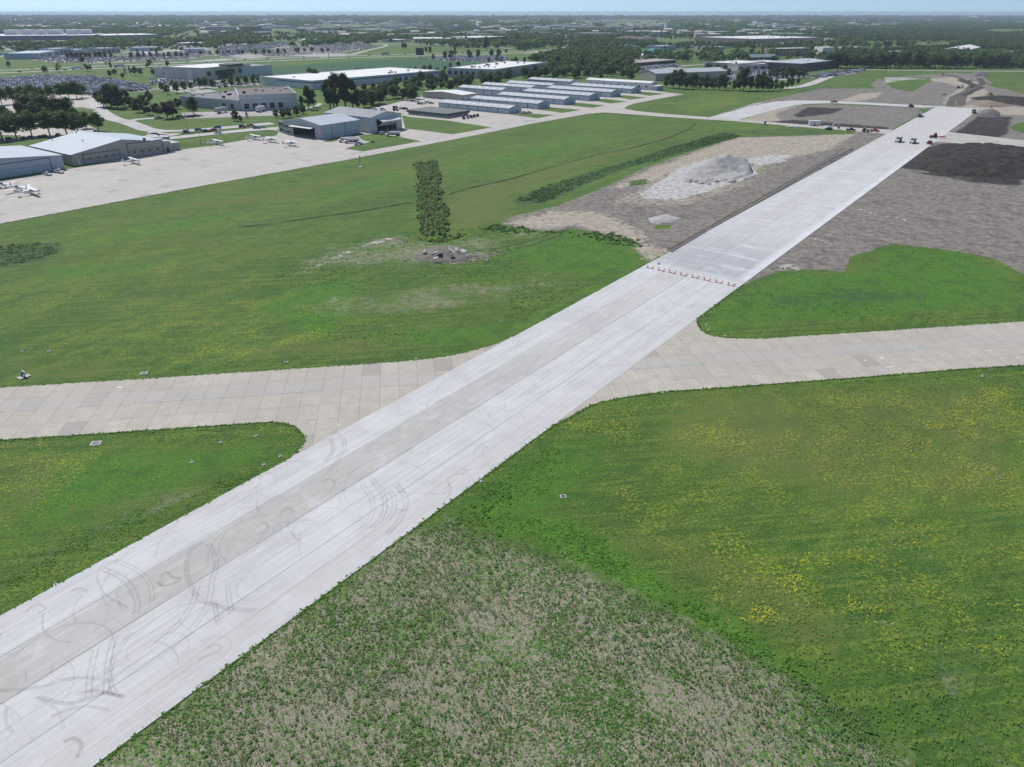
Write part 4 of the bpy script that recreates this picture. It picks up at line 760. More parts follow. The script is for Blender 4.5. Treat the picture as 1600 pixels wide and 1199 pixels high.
    block(name, label, cat, A, B, D, yt, wl, rf, kd, pkk, grp, win, drs, un)
# the raised roof lights of the plant on the horizon
pl = [o for o in bpy.data.objects if o.name.startswith('long_plant')]
for (xa, xb) in ((8, 25), (31, 48), (53, 66), (70, 90), (98, 115), (118, 134)):
    a, b = G(xa, 62), G(xb, 62); q = pl[0]; mw = q.matrix_world if False else Matrix.Translation(q.location) @ Matrix.Rotation(q.rotation_euler.z, 4, 'Z'); inv = mw.inverted(); la, lb = inv @ a, inv @ b
    MB().box(la.x, lb.x, 120, 170, 10, 24).build('roof_light', RWH, q)
# far suburb houses and halls scattered among the woods
TANW = M('wall_tan_far', (.45, .40, .35), .9)
for k in range(640):
    xp = rnd.uniform(20, 1560); yp = rnd.choice([rnd.uniform(29, 34), rnd.uniform(33, 46), rnd.uniform(34, 60)])
    if xp > 1290 and yp > 36 and not (xp < 1390 and yp < 44): continue
    if 30 < xp < 300 and yp > 48: continue
    p = G(xp, yp); W = rnd.uniform(16, 32) if rnd.random() < .6 else rnd.uniform(45, 130); D = min(W, 40); hh = rnd.uniform(8, 13) if W < 30 else rnd.uniform(8, 11)
    big = W > 40
    a_ = rnd.uniform(-.5, .5); rf = rnd.choice([RWH, RTN, RWH] if big else [RTN, M('roof_brown'), RGR, CRM]); wl = rnd.choice([WH, CRM, TANW, BRK, GRY])
    where = ('at the left picture edge' if xp < 160 else 'left of the hotels' if xp < 320 else 'between the hotels and the blue store' if xp < 470 else 'beyond the blue store' if xp < 640 else 'below the water towers' if xp < 800 else 'beyond the tree belt' if xp < 960 else 'beyond the teal roofs' if xp < 1080 else 'beyond the distribution centre' if xp < 1260 else 'near the right horizon')
    building('far_hall' if big else 'far_house', ('light roofed hall in the far town ' if big else 'gabled house in the far suburb ') + where, 'hall' if big else 'house', (p.x, p.y), a_, W, D, hh, wl, rf, 'slab' if big else 'gable_x', 3.5, group=('far halls ' if big else 'far houses ') + where)

# ------------------------------------------------------------------ roads, lots
rd = {'road': [([(148, 150), (152, 166), (160, 176), (178, 186), (198, 191), (215, 197), (232, 203), (262, 205.5), (300, 204), (350, 200), (426, 193)], 11), ([(236, 219), (262, 216.5), (300, 212.5), (340, 208.5), (385, 204), (437, 200.5)], 11), ([(198, 191), (215, 187), (250, 184.5)], 7), ([(228, 212), (250, 211), (262, 206)], 22),
                ([(437, 204.5), (400, 201), (378, 204)], 3), ([(648, 163), (625, 164), (600, 169), (575, 173)], 16), ([(610, 166), (640, 158), (662, 153)], 8), ([(472, 171), (495, 166), (500, 162)], 4), ([(1225, 139), (1262, 133), (1300, 118.5), (1330, 110), (1348, 109)], 11), ([(1348, 109), (1450, 111), (1600, 112)], 9),
                ([(1035, 109), (1065, 103.5), (1115, 101)], 9), ([(150, 150), (160, 147), (240, 140), (300, 139), (400, 133), (520, 130)], 8)],
      'highway': [([(-90, 119), (0, 114.5), (60, 112), (140, 108), (240, 103.7), (320, 99.5), (400, 96.5), (480, 93.3), (560, 90.3), (660, 87.6), (740, 85.6), (830, 82.5), (900, 79), (960, 76)], 12), ([(-90, 114), (0, 110.3), (60, 108), (140, 104), (240, 99.8), (320, 96), (400, 93), (480, 90), (560, 87.2), (660, 84.8), (740, 83), (830, 80), (900, 77)], 12),
                  ([(500, 90), (546, 86), (575, 79), (604, 70.5), (560, 66.5), (500, 65)], 8), ([(604, 70.5), (680, 70), (760, 73.5), (800, 76)], 9), ([(560, 67), (620, 68.5), (700, 70)], 9), ([(820, 84), (860, 78), (880, 74.5)], 9)]}
for nm, L_ in rd.items():
    for k, (pts, wd) in enumerate(L_):
        mb = MB(); q = GP(pts)
        q2 = []
        for i in range(len(q) - 1):
            p0 = q[max(0, i - 1)]; p1 = q[i]; p2 = q[i + 1]; p3 = q[min(len(q) - 1, i + 2)]
            for j in range(5):
                t = j / 5; q2.append(.5 * ((2 * p1) + (p2 - p0) * t + (2 * p0 - 5 * p1 + 4 * p2 - p3) * t * t + (3 * p1 - p0 - 3 * p2 + p3) * t ** 3))
        q2.append(q[-1]); strip(mb, q2, wd, .08 + .012 * k); structure(nm, mb.mesh(nm, [AS]))
LOTS = {'auction': [(-120, 122), (0, 124), (60, 118.5), (138, 119.5), (185, 126), (232, 135), (236, 142), (140, 149), (60, 144), (-120, 146)], 'dealer': [(-60, 82), (20, 84), (60, 90), (200, 88), (330, 80), (335, 86), (290, 93), (140, 99), (70, 97), (30, 90), (-60, 88)],
        'dealer2': [(395, 83), (440, 76), (520, 70), (570, 68), (588, 75), (520, 83), (420, 89)], 'dealer3': [(338, 80), (345, 73), (395, 70), (450, 66), (470, 67), (435, 74), (390, 83), (345, 90)], 'fleet': [(665, 91), (690, 88.5), (790, 88), (795, 94), (770, 97.5), (690, 95)], 'office': [(1135, 112.5), (1240, 110), (1262, 113), (1262, 122), (1150, 126), (1120, 126)],
        'shade': [(-120, 150), (40, 146), (150, 150), (150, 168), (120, 186), (154, 204), (140, 210), (0, 222), (-120, 232)], 'dock': [(290, 186), (430, 181), (470, 171), (376, 174), (283, 176)], 'factory': [(235, 124), (300, 127), (352, 130), (420, 130), (345, 137), (236, 134)],
        'hall': [(985, 107), (1060, 101), (1065, 105), (1000, 111)], 'truck': [(1180, 70), (1290, 60.5), (1340, 62), (1300, 68), (1200, 74)], 'right': [(1262, 122), (1300, 112), (1352, 108.5), (1348, 113), (1290, 122)], 'plant': [(-60, 67), (60, 66), (125, 66.5), (120, 71), (-60, 72)]}
LW = {}
for k, v in LOTS.items(): LW[k] = W2(v); structure('parking_lot', poly_sheet('parking_lot', [tuple(q) for q in LW[k]], .05, LOT if k not in ('auction', 'shade') else M('lot_concrete', (.42, .385, .35), .9, .15, .04)))
for p in ([(0, 196), (100, 190), (150, 172), (128, 168), (60, 172), (0, 180)], [(250, 207.2), (300, 205.5), (345, 203.5), (345, 204.6), (300, 208), (262, 209)]): structure('lawn', poly_sheet('lawn', [tuple(q) for q in W2(p)], .16, GM))

# ------------------------------------------------------------------ foliage
def leaf_quads(cen, nor, size, rs, upb=.7):
    """leaf clumps: one bent quad per centre, roughly facing nor"""
    n = len(cen); r1 = rs.normal(size=(n, 3)); nor = nor * .8 + np.array([0, 0, upb]); u = np.cross(nor + .32 * r1, rs.normal(size=(n, 3))); u /= np.linalg.norm(u, axis=1)[:, None] + 1e-9
    v = np.cross(u, nor + .3 * rs.normal(size=(n, 3))); v /= np.linalg.norm(v, axis=1)[:, None] + 1e-9
    s = size[:, None] * .5; a = rs.uniform(.6, 1.2, (n, 1)); b = rs.uniform(.5, 1.0, (n, 1))
    V = np.stack([cen - u * s * a - v * s * b, cen + u * s * a * .8 - v * s * b * 1.1, cen + u * s * a + v * s * b, cen - u * s * a * .9 + v * s * b * .8], 1).reshape(-1, 3)
    Q = np.arange(n * 4).reshape(n, 4); return V, Q
def foliage_mat(name, c0, c1, hue=True):
    n = NB(name); a = n.N.new('ShaderNodeAttribute'); a.attribute_name = 'tone'; s = n.N.new('ShaderNodeSeparateColor'); n.L.new(a.outputs['Color'], s.inputs[0])
    oi = n.N.new('ShaderNodeObjectInfo'); t = s.outputs[0]
    c = n.mix(t, c0, c1); c = n.mix(n.math('MULTIPLY', s.outputs[1], .6), c, (.085, .095, .02)); c = n.mix(n.lin(oi.outputs['Random'], 0, 1, 0, .35), c, tuple(x * .55 for x in c0))
    n.out(c, .75); n.b.inputs['Specular IOR Level'].default_value = .25
    tl = n.N.new('ShaderNodeBsdfTranslucent'); n.L.new(n.mix(1.0, c, (1.5, 1.7, .9), 'MULTIPLY'), tl.inputs[0]); mx = n.N.new('ShaderNodeMixShader'); mx.inputs[0].default_value = .38
    n.L.new(n.b.outputs[0], mx.inputs[1]); n.L.new(tl.outputs[0], mx.inputs[2]); n.L.new(mx.outputs[0], n.N['Material Output'].inputs[0]); return n.m
FM = foliage_mat('tree_leaves', (.042, .085, .022), (.115, .180, .045)); FMD = foliage_mat('dark_leaves', (.030, .064, .020), (.082, .138, .038)); FMP = foliage_mat('purple_leaves', (.045, .040, .028), (.085, .075, .045)); FMY = foliage_mat('yellow_green_leaves', (.07, .10, .02), (.17, .20, .045))
BARK = M('bark', (.10, .08, .065), .95, .2, 1.0)
def crown_mesh(name, mat, seed, h=12.0, w=10.0, trunk=.18, n=1500, lobes=16, leaf=.75, shape='round'):
    rs = np.random.default_rng(seed); C_ = []; N_ = []; T_ = []
    z0 = h * trunk; ch = h - z0
    for k in range(lobes):
        t = rs.random(); zz_ = z0 + ch * (.15 + .75 * t)
        if shape == 'cone': rr = w * .5 * (1 - t) * .9
        elif shape == 'tall': rr = w * .5 * math.sin(math.pi * min(1, .15 + t * .85)) * .8
        else: rr = w * .5 * math.sqrt(max(0, 1 - (2 * t - .85) ** 2)) * .72
        an = rs.random() * 6.283; ro = rr * math.sqrt(rs.random()); c = np.array([math.cos(an) * ro, math.sin(an) * ro, zz_]); lr = w * rs.uniform(.13, .24) * (1 if shape != 'cone' else .8)
        m = n // lobes; d = rs.normal(size=(m, 3)); d /= np.linalg.norm(d, axis=1)[:, None]; q = lr * (rs.random((m, 1)) ** .35); C_.append(c + d * q * np.array([1, 1, .8])); N_.append(d); tone = rs.uniform(.1, .9); T_.append(np.full(m, tone))
    C_ = np.concatenate(C_); N_ = np.concatenate(N_); T_ = np.concatenate(T_); k = C_[:, 2] > z0 * .7; C_, N_, T_ = C_[k], N_[k], T_[k]
    V, Q = leaf_quads(C_, N_, rs.uniform(.6, 1.4, len(C_)) * leaf, rs)
    T_ = np.clip(T_ + rs.normal(0, .2, len(T_)), 0, 1); tc = np.stack([T_, rs.random(len(T_)) ** 4, T_], 1)
    return raw_mesh(name, V, Q, mat, {'tone': np.repeat(tc, 4, 0)})
def trunk_mesh(name, seed, h=12.0, w=10.0, trunk=.18):
    r_ = random.Random(seed); mb = MB(); r0 = h * .028; mb.tube((0, 0, -.3), (r_.uniform(-.2, .2), r_.uniform(-.2, .2), h * .45), r0, r0 * .6, 7); mb.tube((0, 0, h * .44), (r_.uniform(-.5, .5), .2, h * .82), r0 * .6, r0 * .15, 6)
    for k in range(5): a = k * 1.3 + r_.random(); z = h * r_.uniform(.2, .45); mb.tube((0, 0, z), (math.cos(a) * w * .33, math.sin(a) * w * .33, z + h * r_.uniform(.15, .3)), r0 * .4, r0 * .1, 5)
    return mb.mesh(name, [BARK])
VAR = {}
def variants(key, mat, shape, h, w, trunk, n, lobes, leaf, cnt=4):
    VAR[key] = [(crown_mesh('crown', mat, 100 * cnt + 13 * k + len(key), h, w, trunk, n, lobes, leaf, shape), trunk_mesh('trunk', k, h, w, trunk), h, w) for k in range(cnt)]
variants('shade', FM, 'round', 12, 12.5, .20, 2600, 22, .62); variants('dark', FMD, 'round', 12, 11, .10, 2400, 20, .65); variants('tall', FMD, 'tall', 20, 12, .08, 3000, 26, .8); variants('purple', FMP, 'round', 10, 9, .16, 1500, 14, .6, 2)
variants('yellow', FMY, 'round', 9, 7, .1, 900, 10, .6, 2); variants('cone', FMD, 'cone', 10, 6, .05, 1100, 14, .6, 2); variants('ball', FMD, 'round', 10, 9, .16, 2200, 26, .5, 1)
ntree = 0
def tree(kind, p, h, wscale=1.0, label='', cat='tree', group=None):
    global ntree
    cr, tr, h0, w0 = rnd.choice(VAR[kind]); s = h / h0; r = empty('tree', (p[0], p[1], 0), rnd.uniform(0, 6.28), label, cat, group)
    a = link('crown', cr, r); b = link('trunk', tr, r); r.scale = (s * wscale, s * wscale, s); ntree += 1; return r
ORD = ['first', 'second', 'third', 'fourth', 'fifth', 'sixth', 'seventh', 'eighth', 'ninth', 'tenth', 'eleventh', 'twelfth', 'thirteenth', 'fourteenth', 'fifteenth', 'sixteenth', 'seventeenth', 'eighteenth', 'nineteenth', 'twentieth']
def rowtrees(pts, kind, h, label, group, jit=1.0, ws=1.0):
    base = label; pts = sorted(pts)
    for i_, q in enumerate(pts):
        j_ = len(pts) - 1 - i_; label = base if len(pts) == 1 else base + ', ' + (ORD[i_] + ' from the left' if i_ <= j_ else ('rightmost' if j_ == 0 else ORD[j_] + ' from the right'))
        p = G(q[0] + rnd.uniform(-1, 1) * jit, q[1] + rnd.uniform(-.3, .3) * jit); hh = (HT(p, q[2]) if len(q) > 2 else h * rnd.uniform(.85, 1.12)); k = q[3] if len(q) > 3 else kind
        tree(k, p, hh, ws * rnd.uniform(.9, 1.1), label, 'tree', group)
rowtrees([(4, 219, 178), (26, 216, 176), (50, 213, 173), (78, 211.5, 172), (105, 211, 172), (123, 210, 176), (154, 205.5, 176)], 'shade', 13, 'spreading shade tree in the front row behind the left hangars', 'front row of shade trees', .5, 1.1)
rowtrees([(12, 200, 165), (38, 196, 160), (62, 194, 155), (75, 190, 148), (92, 192, 150), (108, 188, 148), (120, 197, 168), (135, 201, 172), (48, 187, 150)], 'dark', 13, 'dark tree in the middle of the left grove', 'left grove middle row', .8, 1.0)
rowtrees([(4, 164, 136), (22, 163, 135), (38, 160, 133), (52, 162, 132), (66, 158, 135, 'purple'), (80, 158, 133), (96, 156, 129), (108, 155, 127), (120, 155, 127), (128, 153, 131), (34, 170, 145), (60, 172, 145)], 'shade', 12, 'green tree in the rear row of the left grove', 'left grove rear row', .8, .95)
rowtrees([(163, 167, 137), (174, 168.5, 131), (185, 170, 132), (196, 167, 138), (180, 163, 130)], 'dark', 13, 'tree of the big round clump inside the bend of the road', 'round clump at the road bend', .6, 1.05)
rowtrees([(207, 171, 149), (218, 176, 152), (232, 180, 158, 'purple'), (224, 168, 147), (247, 184, 160, 'purple'), (262, 186, 158, 'purple'), (271, 184, 156, 'purple'), (236, 165, 140, 'yellow'), (278, 170, 152)], 'dark', 10, 'tree of the mixed clump left of the loading dock', 'mixed clump by the dock', .5, 1.0)
rowtrees([(303, 180, 151)], 'ball', 12, 'full round tree at the left corner of the loading dock warehouse', None, .1, 1.0)
rowtrees([(437, 169, 148)], 'ball', 8, 'neat ball shaped tree in front of the white dock wall', None, .1, 1.1)
rowtrees([(368, 189, 171), (386, 185, 174, 'cone'), (376, 190, 180)], 'dark', 7, 'small bushy tree on the lawn below the loading dock', 'small trees below the dock', .2, 1.1)
rowtrees([(432, 184, 171), (442, 185, 169), (452, 184, 168), (463, 181, 165), (474, 178, 163)], 'dark', 8, 'low dense tree in the hedge left of the open hangar', 'hedge by the open hangar', .4, 1.1)
rowtrees([(472, 172, 148), (482, 171, 131), (490, 168, 138)], 'tall', 18, 'tall tree at the right end of the dock warehouse', 'tall trees at the dock end', .3, .8)
rowtrees([(516, 171, 120), (528, 172, 112), (540, 171, 111), (551, 170, 122), (522, 168, 116), (560, 171, 138), (568, 169, 140)], 'tall', 26, 'very tall dark cottonwood standing over the grey hangars', 'tall cottonwoods', .5, .95)
rowtrees([(262, 148, 132), (276, 146, 128), (288, 144, 127), (300, 142, 128), (312, 139, 122), (322, 138, 120), (332, 139, 123), (270, 139, 124, 'yellow'), (254, 143, 129), (305, 134, 122, 'cone')], 'shade', 8, 'young tree in the row behind the dock warehouse', 'row behind the dock warehouse', .6, .9)
rowtrees([(350, 136, 121, 'yellow'), (362, 135, 120), (373, 134, 119), (385, 134, 118), (394, 133, 120), (405, 131.5, 118), (416, 130.5, 120), (430, 130, 118), (440, 129, 119), (455, 128, 122), (468, 128, 117), (485, 125, 106), (492, 126, 108), (500, 124, 112), (512, 122, 111), (398, 127, 116)], 'shade', 8, 'small tree between the factory office and the crop field', 'row beside the green field', .6, .85)
rowtrees([(560, 117, 105), (566, 117, 106), (578, 117, 104), (586, 117, 105), (600, 116, 104), (605, 116, 107), (625, 114, 107), (632, 114, 106), (640, 113, 105), (650, 112.5, 104), (663, 113, 101), (672, 113, 100), (684, 112, 105), (696, 110, 102), (704, 110, 98), (716, 108, 96)], 'dark', 9, 'dark tree along the near edge of the crop field', 'trees at the crop field edge', .5, .9)
rowtrees([(695, 92, 79), (705, 92, 78), (677, 93, 84), (732, 89, 77), (735, 92, 80), (747, 90, 76), (768, 89, 76), (779, 89, 75), (791, 83, 76), (666, 82, 73), (672, 84, 72), (630, 76, 66), (634, 76, 67), (711, 88, 74), (760, 78, 57), (728, 66, 56), (800, 98, 90), (764, 99, 90), (776, 97, 86), (784, 100, 89), (806, 99, 88), (820, 99, 89)], 'dark', 11, 'dark tree by the fleet car park along the highway', 'trees along the highway', .4, .9)
rowtrees([(15, 106, 96), (130, 100, 88), (71, 116, 103), (196, 117, 106, 'cone'), (204, 117, 101, 'cone'), (212, 118, 104), (180, 119, 108), (192, 123, 114), (172, 121, 110), (262, 105, 95), (220, 119, 106), (240, 119, 107)], 'shade', 9, 'lone tree on the verge beside the left stretch of the highway', 'trees on the highway verge', .3, .9)
rowtrees([(1041, 137, 117), (1052, 138, 109), (1062, 139, 108), (1072, 139, 118), (1083, 139, 113), (1094, 140, 120), (1104, 140, 119), (1114, 140, 121), (1124, 141, 116), (1134, 141, 121), (1147, 141, 124), (1156, 142, 108), (1162, 142, 106), (1172, 142, 119), (1183, 142, 113), (1192, 142, 115), (1201, 142, 121), (1210, 142, 124), (1220, 141, 126), (1230, 139, 122), (1237, 136, 122), (1246, 132, 121), (1080, 136, 113), (1130, 137, 114), (1190, 137, 112)], 'dark', 11, 'dark tree behind the fence right of the T-hangars', 'tree row right of the hangars', .6, .85)
rowtrees([(1205, 121, 107), (1212, 122, 105), (1222, 122, 104), (1230, 123, 103), (1238, 123, 105), (1248, 123, 104), (1256, 121, 106), (1140, 109, 99), (1103, 110, 99), (1119, 109, 104), (1138, 120, 106)], 'dark', 10, 'tree of the round clump by the car park and road bend', 'clump by the road bend', .4, .95)
rowtrees([(104 + k * 7.5 + rnd.uniform(-2, 2), 92 - k * .25, 79 + rnd.uniform(0, 3)) for k in range(10)] , 'dark', 10, 'dark hedge tree before the blue-grey showrooms', 'hedge before the showrooms', .3, 1.0)
rowtrees([(208 + k * 9.5 + rnd.uniform(-2, 2), 90.5 - k * .2, 80 + rnd.uniform(0, 2.5)) for k in range(10)], 'dark', 10, 'dark hedge tree in front of the low dealership', 'hedge before the low dealership', .3, 1.1)
rowtrees([(315 + k * 11 + rnd.uniform(-4, 4), 88 - k * .35 + rnd.uniform(-2, 2), 78 + rnd.uniform(0, 2.5) - k * .3) for k in range(18)], 'shade', 10, 'tree in the sales lots left of the pole sign', 'trees in the sales lots', .3, 1.1)
# dense stands: points filling a world polygon
placed = []
def fill(poly, n, seed):
    W_ = W2(poly) if not isinstance(poly, np.ndarray) else poly; rs = np.random.default_rng(seed); lo, hi = W_.min(0), W_.max(0); out = []
    A = abs(.5 * sum(W_[i][0] * W_[(i + 1) % len(W_)][1] - W_[(i + 1) % len(W_)][0] * W_[i][1] for i in range(len(W_)))); N0 = int(n * (hi - lo).prod() / max(A, 1))
    q = lo + rs.random((min(N0, 200000), 2)) * (hi - lo); return q[pip(q, W_)]
belt = fill([(562, 171), (655, 157.5), (662, 147), (735, 139), (830, 127), (905, 124), (990, 127), (1000, 112), (985, 100), (900, 100), (862, 104), (842, 113), (772, 126), (692, 126), (620, 135), (556, 155)], 240, 3)
for q in belt[:240]:
    if len(placed) >= 110 and rnd.random() < .0: break
ind = sorted(belt, key=lambda q: q[1]); near_belt, rest_belt = ind[:100], ind[100:]
for q in near_belt: tree(rnd.choice(['dark', 'dark', 'shade']), q, rnd.uniform(8.5, 12.5), 1.05, 'tree of the dense belt ' + ('behind the dark roofed hangar' if q[0] < -95 else 'behind the charcoal office' if q[0] < -30 else 'left of the T-hangar rows' if q[0] < 20 else 'behind the T-hangar rows'), 'tree', 'dense tree belt')
for k in range(46):
    xp = 1282 + k * 6.4 + rnd.uniform(-2, 2); p = G(xp, 107 + rnd.uniform(-1.6, .6) - max(0, (1330 - xp) * .02)); tree(rnd.choice(['dark', 'tall', 'shade', 'shade']), p, rnd.uniform(13, 22), 1.15, 'tall tree of the treeline behind the earthworks, ' + ('left end by the road' if xp < 1350 else 'behind the two green plots' if xp < 1450 else 'behind the haul road' if xp < 1530 else 'right end'), 'tree', 'treeline behind the earthworks')

# the woods of the far town, too many to count, merged
def forest(name, label, pts, hts, wids, mat, nleaf, seed, zoff=True):
    rs = np.random.default_rng(seed); n = len(pts); lob = 5
    lc = rs.normal(0, .20, (n, lob, 3)); lc[:, :, 2] = rs.uniform(.35, .78, (n, lob)); m = nleaf // lob
    d = rs.normal(size=(n, lob, m, 3)); d /= np.linalg.norm(d, axis=-1, keepdims=True); rad = .25 * rs.random((n, lob, m, 1)) ** .3
    off = lc[:, :, None, :] + d * rad * np.array([1, 1, .85])
    wv = wids[:, None, None]; hv = hts[:, None, None]
    X = pts[:, 0][:, None, None] + off[..., 0] * wv; Y = pts[:, 1][:, None, None] + off[..., 1] * wv; gz = far_swell(pts[:, 0], pts[:, 1])[:, None, None]; Z = off[..., 2] * hv + gz
    C_ = np.stack([X, Y, Z], -1).reshape(-1, 3); N_ = d.reshape(-1, 3); sz = np.broadcast_to((.17 * wids)[:, None, None], X.shape).reshape(-1) * rs.uniform(.7, 1.3, len(C_)) * math.sqrt(50 / nleaf) * 1.5
    V, Q = leaf_quads(C_, N_, sz, rs); tone = np.broadcast_to(rs.uniform(0, 1, (n, 1, 1)), X.shape) * .6 + rs.uniform(0, .4, (n, lob, 1)); tone = np.broadcast_to(tone, X.shape).reshape(-1)
    hue = np.broadcast_to((rs.random((n, 1, 1)) ** 5), X.shape).reshape(-1); me = raw_mesh(name, V, Q, mat, {'tone': np.repeat(np.stack([tone, hue, tone], 1), 4, 0)})
    tag(link(name, me), label, 'woodland', None, 'stuff')
EXC = [LW[k] for k in LW] + [W2(x) for x in ([(395, 121), (388, 108), (480, 101), (560, 95), (660, 91), (740, 96), (775, 101), (690, 114), (500, 127)], [(0, 100), (0, 89), (40, 92), (120, 103), (60, 108)], [(500, 84), (604, 71), (700, 72), (700, 83), (560, 86)], [(1340, 65), (1500, 67), (1500, 73), (1350, 73)], [(1520, 53), (1540, 46), (1620, 45), (1620, 54), (1560, 55)])]
road_l = [W2(p) for L_ in rd.values() for p, wd in L_]
bl = []
for o in bpy.data.objects:
    if o.parent is None and 'W' in o.keys(): bl.append((o.location.x, o.location.y, o.rotation_euler.z, o['W'], o['D']))
def clear(q, m=4.0):
    ok = np.ones(len(q), bool)
    for e in EXC: ok &= ~pip(q, e)
    for l in road_l: ok &= linedist(q, l) > 10 + m
    for (x, y, a, W, D) in bl:
        ca, sa = math.cos(a), math.sin(a); dx = q[:, 0] - x; dy = q[:, 1] - y; lx = dx * ca + dy * sa; ly = -dx * sa + dy * ca
        fr = 14 if y < 1100 else .13 * y
        ok &= ~((lx > -m) & (lx < W + m) & (ly > -fr) & (ly < D + m))
    return q[ok]
pts = []
def zone(poly, spacing, seed): 
    W_ = W2(poly); A = abs(.5 * sum(W_[i][0] * W_[(i + 1) % len(W_)][1] - W_[(i + 1) % len(W_)][0] * W_[i][1] for i in range(len(W_)))); return clear(fill(W_, A / spacing ** 2, seed))
Z1 = [zone([(1285, 106), (1480, 105), (1560, 105), (1660, 112), (1760, 100), (1760, 56), (1620, 56), (1500, 66), (1480, 78), (1380, 82), (1300, 80)], 13, 5), zone([(1520, 105.5), (1580, 106), (1760, 112), (1760, 100), (1530, 100)], 11, 6), zone([(1290, 67), (1500, 66), (1620, 54), (1620, 44), (1500, 40), (1280, 46), (1270, 60)], 17, 7), rest_belt and np.array(rest_belt),
      zone([(860, 104), (990, 100), (1000, 86), (960, 78), (900, 82), (850, 90), (830, 98)], 11, 8), zone([(1000, 98), (1290, 100), (1290, 84), (1260, 72), (1080, 72), (960, 70), (900, 76), (990, 90)], 21, 9), zone([(500, 124), (690, 113), (690, 109), (500, 120)], 17, 10),
      zone([(0, 58), (260, 58), (260, 43), (0, 43)], 30, 11), zone([(240, 76), (620, 66), (620, 52), (240, 55)], 33, 12), zone([(0, 90), (340, 80), (340, 62), (0, 62)], 33, 13), zone([(620, 64), (900, 60), (1280, 64), (1280, 48), (620, 48)], 27, 14), zone([(800, 82), (900, 78), (1000, 70), (1000, 60), (800, 62)], 19, 15), zone([(0, 118), (240, 108), (240, 104), (0, 116)], 34, 16), zone([(-100, 150), (0, 150), (0, 215), (-100, 225)], 12, 17)]
q = np.concatenate([z for z in Z1 if len(z)]); rs = np.random.default_rng(5)
FMW = foliage_mat('wood_leaves', (.036, .078, .022), (.115, .180, .048))
forest('woodland', 'green woods and town trees filling the middle distance beyond the airfield', q, rs.uniform(8, 16, len(q)), rs.uniform(8, 16, len(q)), FMW, 60, 21)
far = []
y = 1750.0
while y < 13600:
    sp = max(15, y * .0065); xs = np.arange(-1.0 * y, 1.0 * y, sp); xs = xs + rs.uniform(-.5, .5, len(xs)) * sp; yy = y + rs.uniform(-.5, .5, len(xs)) * y * .035
    keep = fbm(xs / (150 + y * .03) + 3, yy / (500 + y * .08) + 1, 3) > (.50 if y < 4500 else .42 if y < 8500 else .05); far.append(np.stack([xs[keep], yy[keep], np.full(keep.sum(), sp)], 1)); y *= 1.032
far = np.concatenate(far); ex = clear(far[:, :2], 10) if False else None
ok = np.ones(len(far), bool)
for e in EXC: ok &= ~pip(far[:, :2], e)
for (x, y, a, W, D) in bl:
    if y > 1200: ok &= ~((np.abs(far[:, 0] - x - W / 2) < W / 2 + 8) & (far[:, 1] > y - .045 * y) & (far[:, 1] < y + D + 10))
far = far[ok]
forest('horizon_woods', 'hazy belt of woods running along the whole horizon', far[:, :2], rs.uniform(9, 16, len(far)), far[:, 2] * rs.uniform(1.0, 1.7, len(far)), FMW, 30, 22)

# ground plants: weeds, berm vegetation, the overgrown drainage line
def plants(name, label, cat, pts, size, hgt, mat, nl, seed, base=0.0, upb=2.0):
    rs = np.random.default_rng(seed); n = len(pts); d = rs.normal(size=(n, nl, 3)); d[..., 2] = np.abs(d[..., 2]); d /= np.linalg.norm(d, axis=-1, keepdims=True); r_ = rs.random((n, nl, 1)) ** .5
    off = d * r_; X = pts[:, 0][:, None] + off[..., 0] * size[:, None] * .5; Y = pts[:, 1][:, None] + off[..., 1] * size[:, None] * .5; Z = base + off[..., 2] * hgt[:, None]
    C_ = np.stack([X, Y, Z], -1).reshape(-1, 3); sz = np.broadcast_to(size[:, None] * .55, X.shape).reshape(-1) * rs.uniform(.6, 1.3, n * nl); V, Q = leaf_quads(C_, d.reshape(-1, 3), sz, rs, upb)
    tone = np.clip(np.broadcast_to(rs.uniform(0, .7, (n, 1)), X.shape) + rs.uniform(0, .3, X.shape), 0, 1).reshape(-1); hue = np.broadcast_to(rs.random((n, 1)) ** 5, X.shape).reshape(-1)
    me = raw_mesh(name, V, Q, mat, {'tone': np.repeat(np.stack([tone, hue, tone], 1), 4, 0)}); tag(link(name, me), label, cat, None, 'stuff')
WEED = foliage_mat('weed_leaves', (.055, .135, .032), (.14, .27, .06)); LUSH = foliage_mat('lush_weed_leaves', (.075, .20, .022), (.14, .32, .035)); RANK = foliage_mat('rank_weed_leaves', (.055, .125, .030), (.10, .19, .045)); TUFT = foliage_mat('meadow_tuft_leaves', (.10, .22, .022), (.25, .38, .06)); PETAL = M('yellow_petals', (.60, .58, .03), .8, .2, 3.0); DRYW = foliage_mat('thicket_leaves', (.10, .17, .055), (.30, .37, .18))
def weedpts(polys, dens, seed, gate=None, gs=1.4, rag=0):
    o = []
    for k, p in enumerate(polys):
        W_ = W2(p); A = abs(.5 * sum(W_[i][0] * W_[(i + 1) % len(W_)][1] - W_[(i + 1) % len(W_)][0] * W_[i][1] for i in range(len(W_)))); f = fill(W_, A * dens, seed + k)
        if rag: f = f[sdist(f, W_) > (fbm(f[:, 0] / 2.5, f[:, 1] / 2.5, 3) - .25) * rag * 2.2]
        o.append(f)
    q = np.concatenate(o)
    if gate is not None: q = q[fbm(q[:, 0] / gs + 7, q[:, 1] / gs, 3) + .35 * (fbm(q[:, 0] / 12, q[:, 1] / 12, 2) - .4) > gate]
    for W_ in PAVE[:4]: q = q[~pip(q, W_)]
    return q
rs = np.random.default_rng(77)
q = weedpts([[(60, 1230), (160, 1190), (300, 1090), (430, 990), (560, 897), (640, 842), (700, 812), (770, 830), (880, 875), (1000, 930), (1110, 990), (1250, 1060), (1350, 1120), (1450, 1230)]], 18.0, 40, .30, .6)
